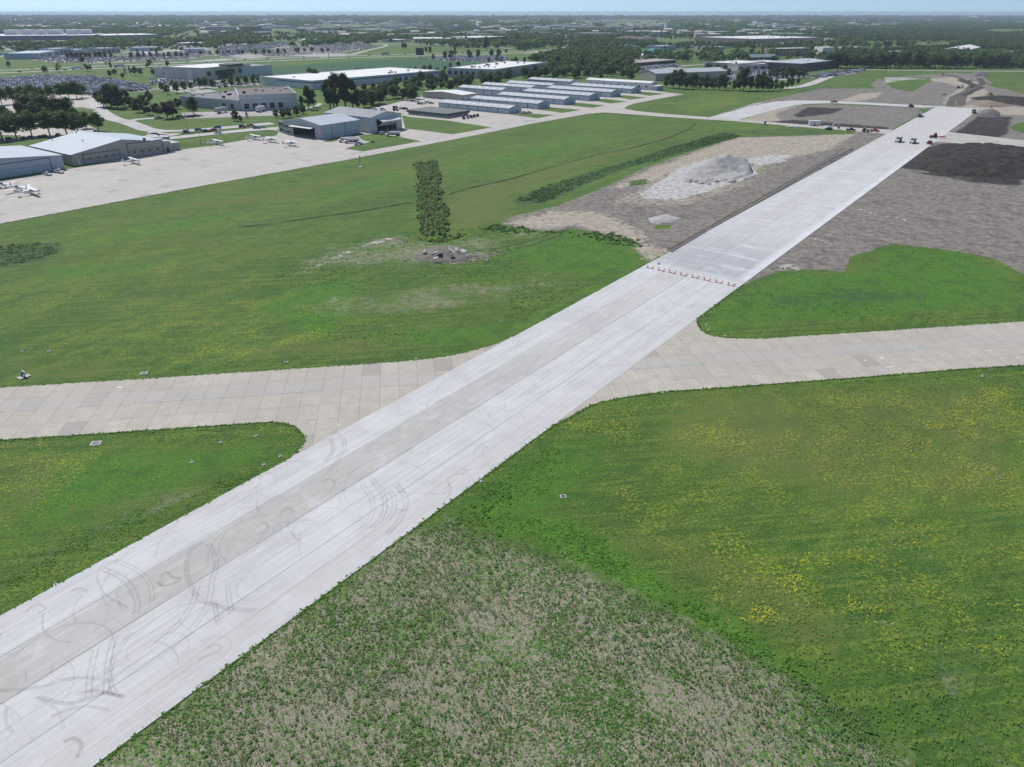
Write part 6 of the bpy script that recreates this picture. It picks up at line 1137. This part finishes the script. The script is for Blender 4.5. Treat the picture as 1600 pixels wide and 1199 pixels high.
for k, xp in enumerate((122, 188, 603)):                      # lorries on the highway
    p, a = along(hw[1 if k == 2 else 0][0], xp); r = empty('box_truck', (p.x, p.y, .1), R(a), ['white box truck on the near carriageway beside the dealer lots', 'long pale semi trailer on the near carriageway', 'blue-grey semi trailer on the far carriageway before the crop field'][k], 'truck'); MB().box(-8, 5, -1.25, 1.25, 1.1, 4.0).build('cargo_box', [PC['white'], PC['silver'], M('trailer_blue_grey', (.22, .28, .34))][k], r); c = MB(); c.box(5.5, 7.6, -1.2, 1.2, .7, 3.2, 0, .2, .05); c.build('cab', PC['white'], r); wheels(r, (-6.5, -5.2, 4.2, 6.8), 1.05, .5, .35)
for k in range(2):
    r = machine('semi_trailer', ['grey semi trailer backed to the left bay of the low grey warehouse', 'silver semi trailer backed to a dock of the white warehouse'][k], (347, 407)[k], (176.5, 175)[k], (70, 72)[k], 'trailer'); MB().box(-7 + 3 * k, 5, -1.25, 1.25, 1.1, 4.0).build('cargo_box', [PC['silver'], PC['white']][k], r); wheels(r, (-3.4, -2.2), 1.05, .5, .35); MB().box(4, 4.3, -.8, .8, .1, 1.1).build('landing_gear', TRM, r)
for k in range(22):
    xp = 1192 + k * 4.6; yp = 73 - (xp - 1192) * .105 + rnd.uniform(-.6, .6); p = G(xp, yp); r = empty('semi_trailer', (p.x, p.y, .1), R(95), 'white semi trailer in the long row beside the distribution centre', 'trailer', 'semi trailers by the distribution centre'); MB().box(-7, 7, -1.3, 1.3, 1.1, 4.1).build('cargo_box', PC['white'], r); wheels(r, (-5, -4), 1.05, .5, .35, 8)

# ------------------------------------------------------------------ aircraft
def aircraft(x, y, deg, label, high=True, sc=1.0):
    r = empty('light_aircraft', (G(x, y).x, G(x, y).y, .05), R(deg), label, 'aeroplane', 'light aircraft parked on the ramp'); r.scale = (sc,) * 3; Wm = M('aircraft_white', (.74, .74, .73), .3, .04)
    st = [(2.9, .12, .12, 1.15), (2.75, .38, .36, 1.15), (1.9, .48, .46, 1.2), (1.2, .55, .52, 1.3), (.6, .58, .66, 1.42), (-.8, .58, .66, 1.42), (-1.8, .45, .46, 1.38), (-3.4, .24, .26, 1.40), (-4.9, .08, .12, 1.45)]
    b = MB(); b.loft([[(xx, wy * math.cos(t), zc + hz * math.sin(t)) for t in [2 * math.pi * i / 12 for i in range(12)]] for xx, wy, hz, zc in st]); b.build('fuselage', Wm, r, True)
    zw = 2.12 if high else .98; wg = MB(); c0, c1, sp = 1.6, 1.1, 5.4; x0 = .75 if high else .6; dz = .12 if high else .45
    for s in (-1, 1):
        y1 = s * sp
        def foil(yc, ch, z): return [(x0 - (1 - q) * 0 + (ch * (.5 - u)) * 1.0 - .3, yc, z + h_) for u, h_, q in ((0, .0, 0), (.2, .11, 0), (.6, .08, 0), (1, .01, 0), (.6, -.03, 0), (.2, -.05, 0))]
        rings = [foil(0, c0, zw), foil(s * 2.6, c0, zw + dz * .48), foil(y1, c1, zw + dz)]; wg.loft(rings if s > 0 else [q[::-1] for q in rings])
    wg.build('wing', Wm, r); MB().box(-4.9, -4.0, -1.7, 1.7, 1.42, 1.5, 0, .1, .05).build('tailplane', Wm, r); MB().prism([(-3.6, 1.5), (-4.4, 2.75), (-5.05, 2.75), (-4.95, 1.4)], -.05, .05).build('fin', Wm, r)
    w_ = MB(); w_.box(-.75, 1.05, -.56, .56, 1.55, 2.02 if high else 2.1, 0, .28, .12); w_.build('windows', GL, r); MB().box(2.92, 2.98, -.95, .95, 1.08, 1.2).build('propeller', TRM, r); MB().tube((2.85, 0, 1.15), (3.15, 0, 1.15), .14, .03, 8).build('spinner', Wm, r)
    wm = MB().tube((0, -.07, 0), (0, .07, 0), .21, n=10).mesh('wheel', [TY])
    for (wx, wy) in ((.2, 1.1), (.2, -1.1), (2.2, 0)): q = link('wheel', wm, r); q.location = (wx, wy, .21); MB().tube((wx, wy, .25), (wx * .8 + .1, wy * .4, 1.0), .05, .06, 6).build('gear_leg', Wm, r)
    if high:
        for s in (-1, 1): MB().tube((.35, s * .52, 1.0), (.3, s * 2.5, 2.16), .045, n=5).build('strut', Wm, r)
    else:
        for s in (-1, 1): MB().tube((.3, s * 5.35, zw + dz), (.9, s * 5.35, zw + dz), .06, .03, 6).build('wing_tip', ORG if s > 0 else Wm, r)
    return r
aircraft(51, 304.5, 48, 'high wing aeroplane nearest the grass in the left trio', True, 1.12); aircraft(30, 299.5, 160, 'low wing aeroplane in the middle of the left trio', False, 1.15); aircraft(6, 294, 160, 'low wing aeroplane at the left picture edge', False, 1.05); aircraft(209, 256, 48, 'high wing aeroplane parked before the beige hangar doors', True, 1.08)
aircraft(340, 226.5, 48, 'high wing aeroplane standing alone beside the fence', True, 1.12); aircraft(399, 218.5, 48, 'high wing aeroplane at the fence corner, first of three', True, 1.12); aircraft(424, 222.5, 48, 'high wing aeroplane in the middle of the three near the terminal', True, 1.12); aircraft(455, 228.3, 48, 'high wing aeroplane nearest the camera of the three by the terminal', True, 1.12)

# ------------------------------------------------------------------ small things on the field
RS = M('barricade_red', (.55, .05, .03), .6); WS = M('barricade_white', (.72, .72, .70), .6)
proto = empty('barricade', (0, 0, .07), 0)
bm_ = MB(); [bm_.box(-1.15 + .2875 * k, -1.15 + .2875 * (k + 1), -.09, .09, 0, .17, k % 2) for k in range(8)]; bm_.build('beam', [WS, RS], proto)
for s in (-1, 1):
    MB().tube((s * .95, 0, .25), (s * .95, 0, .95), .025, n=6).build('flag_pole', TRM, proto); MB().add([(s * .95, .02, .8), (s * .95 + .38, .05, .76), (s * .95 + .36, .1, .48), (s * .95, .02, .5), (s * .95, .05, .8), (s * .95 + .38, .08, .76), (s * .95 + .36, .13, .48), (s * .95, .05, .5)], [(0, 1, 2, 3), (7, 6, 5, 4), (0, 4, 5, 1), (2, 6, 7, 3)]).build('flag', ORG, proto)
    MB().tube((s * .7, 0, .26), (s * .7, 0, .5), .09, .07, 10).build('warning_lamp', M('lamp_red', (.6, .03, .02), .3), proto); MB().box(s * .7 - .16, s * .7 + .16, -.3, .3, -.01, .07).build('foot', TRM, proto)
where = ['first from the grass on the left', 'second from the left grass', 'third from the left grass', 'fourth from the left grass', 'fourth from the right grass', 'third from the right grass', 'second from the right grass', 'first from the grass on the right']
for k, (x, y) in enumerate([(1015.5, 419.8), (1032.5, 423.6), (1050, 427.4), (1067.5, 431), (1085.5, 434.8), (1104, 438.8), (1122.5, 442.6), (1142, 446.8)]):
    o = proto if k == 0 else copy_tree(proto); p = G(x, y); o.location = (p.x, p.y, .07); o.rotation_euler = (0, 0, R(-37)); tag(o, 'low red and white barricade with orange flags, ' + where[k], 'barricade', 'barricades across the runway')
# sand pile and other heaps
def heap(name, label, cat, poly, hgt, mat, seed, peaks=None, kind=None, step=1.2, rough=.6):
    W_ = W2(poly); lo, hi = W_.min(0) - 1, W_.max(0) + 1; gx = np.arange(lo[0], hi[0] + step, step); gy = np.arange(lo[1], hi[1] + step, step); A_, B_ = np.meshgrid(gx, gy); q = np.stack([A_.ravel(), B_.ravel()], 1); d = sdist(q, W_); f = np.clip(d / max(d.max(), .1), 0, 1)
    if peaks is None: z = hgt * (f ** .7)
    else:
        z = np.minimum(.7, np.clip(d, 0, 3) * .35)
        for (px_, py_, hh, rad) in peaks: c = G(px_, py_); rr = np.hypot(q[:, 0] - c.x, q[:, 1] - c.y) * (1 + .25 * (fbm(q[:, 0] / 9 + seed, q[:, 1] / 9, 2) - .4)); z = np.maximum(z, hh * np.clip(1 - rr / rad, 0, 1))
        z = z * np.clip(d / 1.5, 0, 1)
    z = z + (d > 0) * np.clip(d / 2, 0, 1) * rough * (fbm(q[:, 0] / 3.2 + seed, q[:, 1] / 3.2, 4) - .45); z = np.where(d > 0, z, -.4); ny_, nx_ = len(gy), len(gx); ix = np.arange(ny_ * nx_).reshape(ny_, nx_)
    Q = np.stack([ix[:-1, :-1], ix[:-1, 1:], ix[1:, 1:], ix[1:, :-1]], -1).reshape(-1, 4); Q = Q[(d[Q] > -step * 1.5).any(1)]; me = raw_mesh(name, np.stack([q[:, 0], q[:, 1], z], 1), Q, mat); me.polygons.foreach_set('use_smooth', np.ones(len(Q), bool)); o = link(name, me); tag(o, label, cat, None, kind); return o
def soil(name, c0, c1, c2, sc=.6):
    if name in MC: return MC[name]
    n = NB(name); P = n.pos(); a = n.noise(P, sc, 4, .65); b = n.noise(P, sc * 5, 3, .65); c = n.mix(n.ss(a, .3, .7), c0, c1); c = n.mix(n.ss(b, .5, .75, 0, .7), c, c2); m = n.out(c, .95, n.math('ADD', a, b), .35, 1.0); MC[name] = m; return m
SAND = soil('crushed_stone', (.33, .325, .315), (.43, .42, .41), (.25, .245, .24)); TOPS = soil('fresh_topsoil', (.012, .010, .009), (.040, .033, .028), (.10, .086, .074), .28); GRS = soil('grey_spoil', (.11, .10, .095), (.19, .175, .165), (.07, .065, .06)); BRS = soil('brown_spoil', (.20, .155, .11), (.27, .215, .16), (.12, .095, .07))
heap('gravel_pile', 'tall pale crushed stone pile on the dirt lot beside the new runway', 'gravel pile', [(1062, 280), (1075, 262), (1105, 252), (1150, 252), (1175, 262), (1176, 272), (1150, 282), (1100, 288)], 4, SAND, 3, [(1146, 264, 6.4, 12), (1132, 264, 7.4, 13), (1118, 265, 6.4, 12), (1104, 269, 4.2, 13), (1158, 266, 4.6, 11), (1090, 274, 2.6, 12)], step=.8, rough=1.2)
rs = np.random.default_rng(9)
for k in range(26):
    x = rnd.uniform(1072, 1150); y = 283 + (1150 - x) * .03 + rnd.uniform(-4, 4); c = G(x, y); mb = MB(); rr = rnd.uniform(1.3, 2.4); hh = rr * .55; rings = []
    for j, (fr, fz) in enumerate(((1, -.1), (.75, .45), (.4, .85), (.08, 1))): rings.append([(c.x + rr * fr * math.cos(t) * rnd.uniform(.9, 1.1), c.y + rr * fr * math.sin(t) * rnd.uniform(.9, 1.1), hh * fz) for t in [2 * math.pi * i / 12 for i in range(12)]])
    mb.loft(rings); tag(mb.build('gravel_heap', SAND, None, True), 'small dumped heap at the foot of the pale stone pile', 'gravel heap', 'small heaps below the stone pile')
heap('topsoil_mound', 'long black topsoil mound right of the new runway', 'soil mound', [(1424, 262), (1436, 246), (1452, 234), (1472, 227), (1540, 226), (1640, 238), (1780, 262), (1780, 286), (1640, 283), (1560, 277), (1480, 274)], 6.0, TOPS, 5, rough=2.2)
heap('topsoil_mound', 'flat black topsoil bank far right beyond the brown spoil', 'soil mound', [(1515, 155), (1545, 151.5), (1620, 158), (1700, 164), (1700, 170), (1600, 166), (1560, 160.5)], 4.5, TOPS, 6, step=2.5); heap('spoil_heap', 'grey spoil heap by the far corner of the new runway', 'soil mound', [(1522, 183), (1530, 175.5), (1546, 172), (1562, 176), (1564, 181), (1556, 184)], 3.2, GRS, 7, step=1.5); heap('spoil_heap', 'brown spoil bank below the black topsoil bank', 'soil mound', [(1514, 163), (1530, 157.5), (1560, 161), (1585, 166), (1560, 168), (1530, 167)], 3.0, BRS, 8, step=2)
heap('spoil_heap', 'low clump of dark debris at the top of the earthworks', 'soil mound', [(1512, 117.5), (1520, 115), (1545, 115.5), (1548, 118.5), (1520, 120)], 4, GRS, 9, step=2.5); heap('spoil_heap', 'small pale gravel spread on the dirt by the runway', 'gravel pile', [(1012, 341), (1040, 335), (1066, 341), (1050, 347), (1018, 348)], .6, SAND, 10, step=.8, rough=.4)
heap('soil_windrow', 'dark ploughed ridge of soil along the left runway shoulder', 'soil ridge', [(1044, 393), (1110, 355), (1200, 305), (1290, 250), (1330, 231), (1334, 233), (1295, 253), (1204, 308), (1113, 358), (1050, 396)], .5, GRS, 11, step=.7, rough=.9)
# rubble pile in the grass
heap('spoil_heap', 'grey soil heap under the broken concrete in the field', 'soil mound', [(642, 402), (655, 392), (680, 383), (700, 385), (712, 392), (735, 398), (730, 408), (690, 411), (655, 408)], 1.2, soil('grey_brown_heap', (.13, .12, .10), (.22, .20, .17), (.08, .08, .06)), 12, step=.6, rough=1.0)
for k in range(22):
    x = rnd.gauss(690, 16); y = 399 + rnd.gauss(0, 4); p = G(x, y); s = rnd.uniform(.6, 1.7); mb = MB(); mb.box(-s, s, -s * .7, s * .7, -.12, .12, 0, s * .15, s * .1); o = mb.build('concrete_slab', CON); o.location = (p.x, p.y, rnd.uniform(.5, 1.5)); o.rotation_euler = (rnd.uniform(-.6, .6), rnd.uniform(-.6, .6), rnd.uniform(0, 3)); tag(o, 'broken grey slab lying on the heap in the field', 'concrete slab', 'broken slabs on the heap')
for x, y in ((1029, 413), (633, 408), (762, 408), (1450, 270), (575, 398), (1222, 420)):
    p = G(x, y); mb = MB(); mb.box(-.5, .5, -.35, .35, -.1, .45, 0, .15, .1); o = mb.build('concrete_lump', CON); o.location = (p.x, p.y, 0); o.rotation_euler = (.1, .2, rnd.uniform(0, 3)); tag(o, 'single pale lump of rubble lying on bare ground', 'rubble', 'single lumps of rubble')
# sign box at the left
r = machine('marker_box', 'black and white equipment box tilted on its pad at the left field edge', 38, 589, 55, 'equipment box'); r.scale = (.8, .8, .8); MB().box(-1.5, 1.3, -1.0, 1.0, -.02, .06).build('pad', CON, r); MB().prism([(-.55, .1), (-.35, .1), (.45, 1.25), (.25, 1.35)], -.85, .85).build('panel', TRM, r); MB().prism([(-.60, .12), (-.56, .1), (.24, 1.37), (.18, 1.37)], -.85, -.55).build('white_border', PC['white'], r); MB().box(.1, .3, -.9, .9, 1.28, 1.44).build('top_rail', PC['white'], r)
for k, (x, y, s) in enumerate([(150, 693, .8), (225, 583.5, .7), (77, 549, .35), (880, 776, .45), (783, 502, .3), (447, 566, .4), (1014, 383, .6)]):
    p = G(x, y); r = empty('drain_inlet', (p.x, p.y, -.02), A3, 'square concrete drain inlet sunk in the grass, ' + ['below the crossing runway at left', 'above the crossing runway at left', 'in the far left field', 'right of the new runway', 'near the runway edge above the crossing', 'among the yellow flowers', 'below the gravel pile'][k], 'drain inlet'); MB().box(-1.1 * s, 1.1 * s, -.9 * s, .9 * s, -.1, .1).build('frame', CON, r); MB().box(-.7 * s, .7 * s, -.55 * s, .55 * s, .1, .13).build('grate', TRM, r)
# edge light bases and small white markers
edge = [(x, y) for x, y in [(346, 440.5)]]
lights = [(87, 914), (455, 727), (752, 752), (820, 517), (945, 450), (1098, 493), (585, 694), (438, 713), (650, 561), (420, 659), (868, 663), (1035, 614), (1134, 430), (160, 293), (79, 338), (222, 305), (317, 291.5), (397, 280.5), (480, 267), (540, 254), (667, 237), (745, 214), (929, 178.5), (1113, 186), (1535, 588), (1400, 522), (1200, 533), (1104, 508), (1108, 515), (1145, 513), (1133, 525), (412, 726), (400, 681), (345, 691), (300, 722), (35, 549)]
lp = MB().tube((0, 0, 0), (0, 0, .38), .09, .07, 8).mesh('post', [PC['white']]); lb_ = MB().box(-.26, .26, -.26, .26, -.05, .04).mesh('base', [CON]); lg = MB().tube((0, 0, .38), (0, 0, .52), .09, .05, 8).mesh('lens', [M('lens_white', (.7, .7, .68), .2)])
for k, (x, y) in enumerate(lights):
    p = G(x, y)
    if any(pip(np.array([[p.x, p.y]]), W_)[0] for W_ in PAVE): continue
    r = empty('edge_light', (p.x, p.y, 0), rnd.random(), 'small white edge light on a concrete base beside the pavement', 'edge light', 'edge lights beside the pavements'); link('post', lp, r); link('base', lb_, r); link('lens', lg, r)
for k, (x, y) in enumerate([(744, 214.5), (931, 179.5), (397, 281), (567, 233), (567, 230.5)]): p = G(x, y); r = empty('taxiway_sign', (p.x, p.y, 0), A2, 'small pale marker sign on legs in the grass, ' + ['below the second lawn', 'at the bend of the taxiway', 'beside the wide ramp', 'in the tanker lawn, nearer', 'in the tanker lawn, farther'][k], 'sign'); MB().box(-.8, .8, -.08, .08, .3, .95).build('face', PC['white'] if k != 1 else PC['yellow'], r); MB().box(-.6, -.5, -.04, .04, 0, .3).build('leg', STL, r); MB().box(.5, .6, -.04, .04, 0, .3).build('leg', STL, r)
# windsock
p = G(563.5, 260.5); r = empty('windsock', (p.x, p.y, 0), 0, 'orange and white windsock hanging from its pole in the grass', 'windsock'); MB().tube((0, 0, 0), (0, 0, 5.2), .09, .06, 8).build('pole', PC['white'], r); MB().tube((0, 0, -.05), (0, 0, .08), 1.0, n=14).build('base', CON, r)
for k in range(5): z1 = 5.0 - k * .66; MB().tube((-.08 - k * .05, 0, z1), (-.13 - k * .05, 0, z1 - .66), .44 - .05 * k, .39 - .05 * k, 12).build('sock_band', ORG if k % 2 == 0 else PC['white'], r)
# light poles
def pole(x, y, yt, label, arm=0, colr=STL, name='light_pole', cat='light pole', group=None, rad=.12):
    p = G(x, y); h = HT(p, yt); r = empty(name, (p.x, p.y, 0), rnd.uniform(0, 6), label, cat, group); MB().tube((0, 0, 0), (0, 0, h), rad, rad * .55, 8).build('pole', colr, r); MB().tube((0, 0, -.1), (0, 0, .5), .35, n=10).build('base', CON, r)
    if arm: MB().box(-arm, arm, -.06, .06, h - .15, h).build('arm', colr, r); [MB().box(s * arm - .35, s * arm + .35, -.2, .2, h - .25, h - .02).build('lamp_head', TRM, r) for s in (-1, 1)]
    return r
pole(606.5, 214, 177, 'tall thin floodlight pole before the bifold hangar door', .8); pole(294, 208, 170, 'tall pale yellowish pole with a blue base on the road island', 0, M('pole_cream', (.55, .50, .36)), rad=.25); pole(314, 225, 197, 'grey floodlight pole behind the ramp fence', .8)
p = G(291, 207.5); r = empty('waste_skip', (p.x, p.y, .1), .3, 'bright blue skip at the foot of the pale yellowish pole', 'skip'); MB().box(-1.6, 1.6, -1, 1, 0, 1.5, 0, -.15, -.05).build('bin', PC['blue'], r); MB().box(-1.7, 1.7, -1.1, 1.1, 1.5, 1.58).build('rim', PC['blue'], r)
for k, (x, y, yt) in enumerate([(97, 100, 85), (88, 118, 109), (150, 120, 110), (165, 120, 108), (240, 100, 86), (258, 99, 84), (282, 99, 83), (434, 92, 76), (450, 92, 73), (514, 86, 74), (542, 93, 86), (495, 93, 84), (336, 96, 84), (200, 98, 86), (224, 98, 86), (1213, 96, 86), (1188, 112, 101), (1148, 122, 112), (1401, 109, 95), (740, 85, 74), (755, 84, 76)]): pole(x, y, yt, 'thin grey street light in the car lots beyond the airfield', .9, name='street_light', cat='street light', group='street lights beyond the airfield')
# fence
def fence(pts, label, hgt=2.1, gap=3.0, mat=None):
    q = GP(pts); r = empty('chain_link_fence', q[0], 0, label, 'fence'); n = 0
    for a, b in zip(q[:-1], q[1:]):
        L = (b - a).length; m = max(1, int(L / gap)); a0 = a - q[0]; d = (b - a)
        for k in range(m):
            if n < 99: c = a0 + d * (k / m); MB().tube((c.x, c.y, 0), (c.x, c.y, hgt), .05, n=5).build('post', TRM, r); n += 1
        mb = MB()
        for z in (hgt, hgt * .5, .15): mb.tube((a0.x, a0.y, z), (a0.x + d.x, a0.y + d.y, z), .03, n=4)
        mb.build('rail', TRM, r)
    return r
fence([(297, 229.5), (330, 226), (388, 216.5), (432, 210.5)], 'dark chain link fence between the ramp and the frontage road'); fence([(262, 226), (268, 231.5), (297, 227)], 'black gate section of fence at the corner of the beige hangar', 2.4, 1.0); fence([(1030, 138), (1110, 141), (1200, 144), (1262, 144), (1300, 139)], 'long dark fence in front of the tree row right of the hangars', 2.4, 4.0)
# billboard, silo, towers
p = G(656.5, 91.5); r = empty('billboard', (p.x, p.y, 0), .5, 'dark tall billboard seen from behind beside the highway', 'billboard'); MB().box(-7, 7, -.4, .4, 5, 16).build('panel', TRM, r); MB().box(-7, 7, .4, .5, 5, 16).build('face', STL, r); MB().tube((0, 0, 0), (0, 0, 5.2), .7, n=8).build('post', STL, r)
p = G(1004, 93); r = empty('silo', (p.x, p.y, 0), 0, 'white domed silo behind the black fronted hall', 'silo'); MB().tube((0, 0, 0), (0, 0, 6.5), 3.2, n=16).build('tank', PC['white'], r); MB().tube((0, 0, 6.5), (0, 0, 9.0), 3.2, .6, 16).build('cap', PC['white'], r)
p = G(514, 93); r = empty('pole_sign', (p.x, p.y, 0), .3, 'dark double pole sign at the edge of the dealer lots', 'sign'); MB().box(-.7, -.3, -.2, .2, 0, 13).build('post', TRM, r); MB().box(.3, .7, -.2, .2, 0, 13).build('post', TRM, r); MB().box(-2.6, 2.6, -.4, .4, 13, 16).build('panel', TRM, r)
def far_tower(x, yb, yt, label, kind):
    p = G(x, yb); h = HT(p, yt); r = empty('water_tower' if kind == 'w' else 'radio_mast', (p.x, p.y, 0), 0, label, 'water tower' if kind == 'w' else 'mast')
    if kind == 'w':
        MB().tube((0, 0, 0), (0, 0, h * .75), h * .05, h * .04, 10).build('stem', PC['white'], r); rr = h * .24; mb = MB(); mb.loft([[(rr * math.cos(t) * math.cos(ph), rr * math.sin(t) * math.cos(ph), h * .80 + rr * .8 * math.sin(ph)) for t in [2 * math.pi * i / 14 for i in range(14)]] for ph in [R(q) for q in (-88, -60, -30, 0, 30, 60, 88)]]); mb.build('tank', PC['white'], r, True)
    else: MB().tube((0, 0, 0), (0, 0, h), .9, .3, 6).build('mast', STL, r); MB().box(-2, 2, -2, 2, h * .88, h * .95).build('antenna_ring', STL, r)
    return r
far_tower(770, 30.5, 22.2, 'pale water tower on the horizon, right of the mast', 'w'); far_tower(724, 30, 23.6, 'small white ball water tower on the horizon, left of the mast', 'w'); far_tower(738.5, 36, 22.8, 'lattice mast standing between the two water towers', 'm')
p = G(749, 39); r = empty('storage_dome', (p.x, p.y, 0), 0, 'white dome among the woods below the water towers', 'dome'); mb = MB(); mb.loft([[(26 * math.cos(t) * math.cos(ph), 26 * math.sin(t) * math.cos(ph), 9 + 9 * math.sin(ph)) for t in [2 * math.pi * i / 18 for i in range(18)]] for ph in [R(q) for q in (-20, 15, 40, 65, 86)]]); mb.build('shell', PC['white'], r, True)

# ------------------------------------------------------------------ air
hz = NB('air'); hz.N.remove(hz.b); pv = hz.N.new('ShaderNodeVolumePrincipled'); pv.inputs['Color'].default_value = (.60, .72, .86, 1); pv.inputs['Density'].default_value = 8e-5; pv.inputs['Anisotropy'].default_value = .0
hz.L.new(pv.outputs[0], hz.N['Material Output'].inputs['Volume'])
HB = MB(); HB.box(-18000, 18000, -500, 14600, -2.5, 76); tag(HB.build('haze', hz.m), 'thin blue summer haze over the far town', 'haze', None, 'stuff')
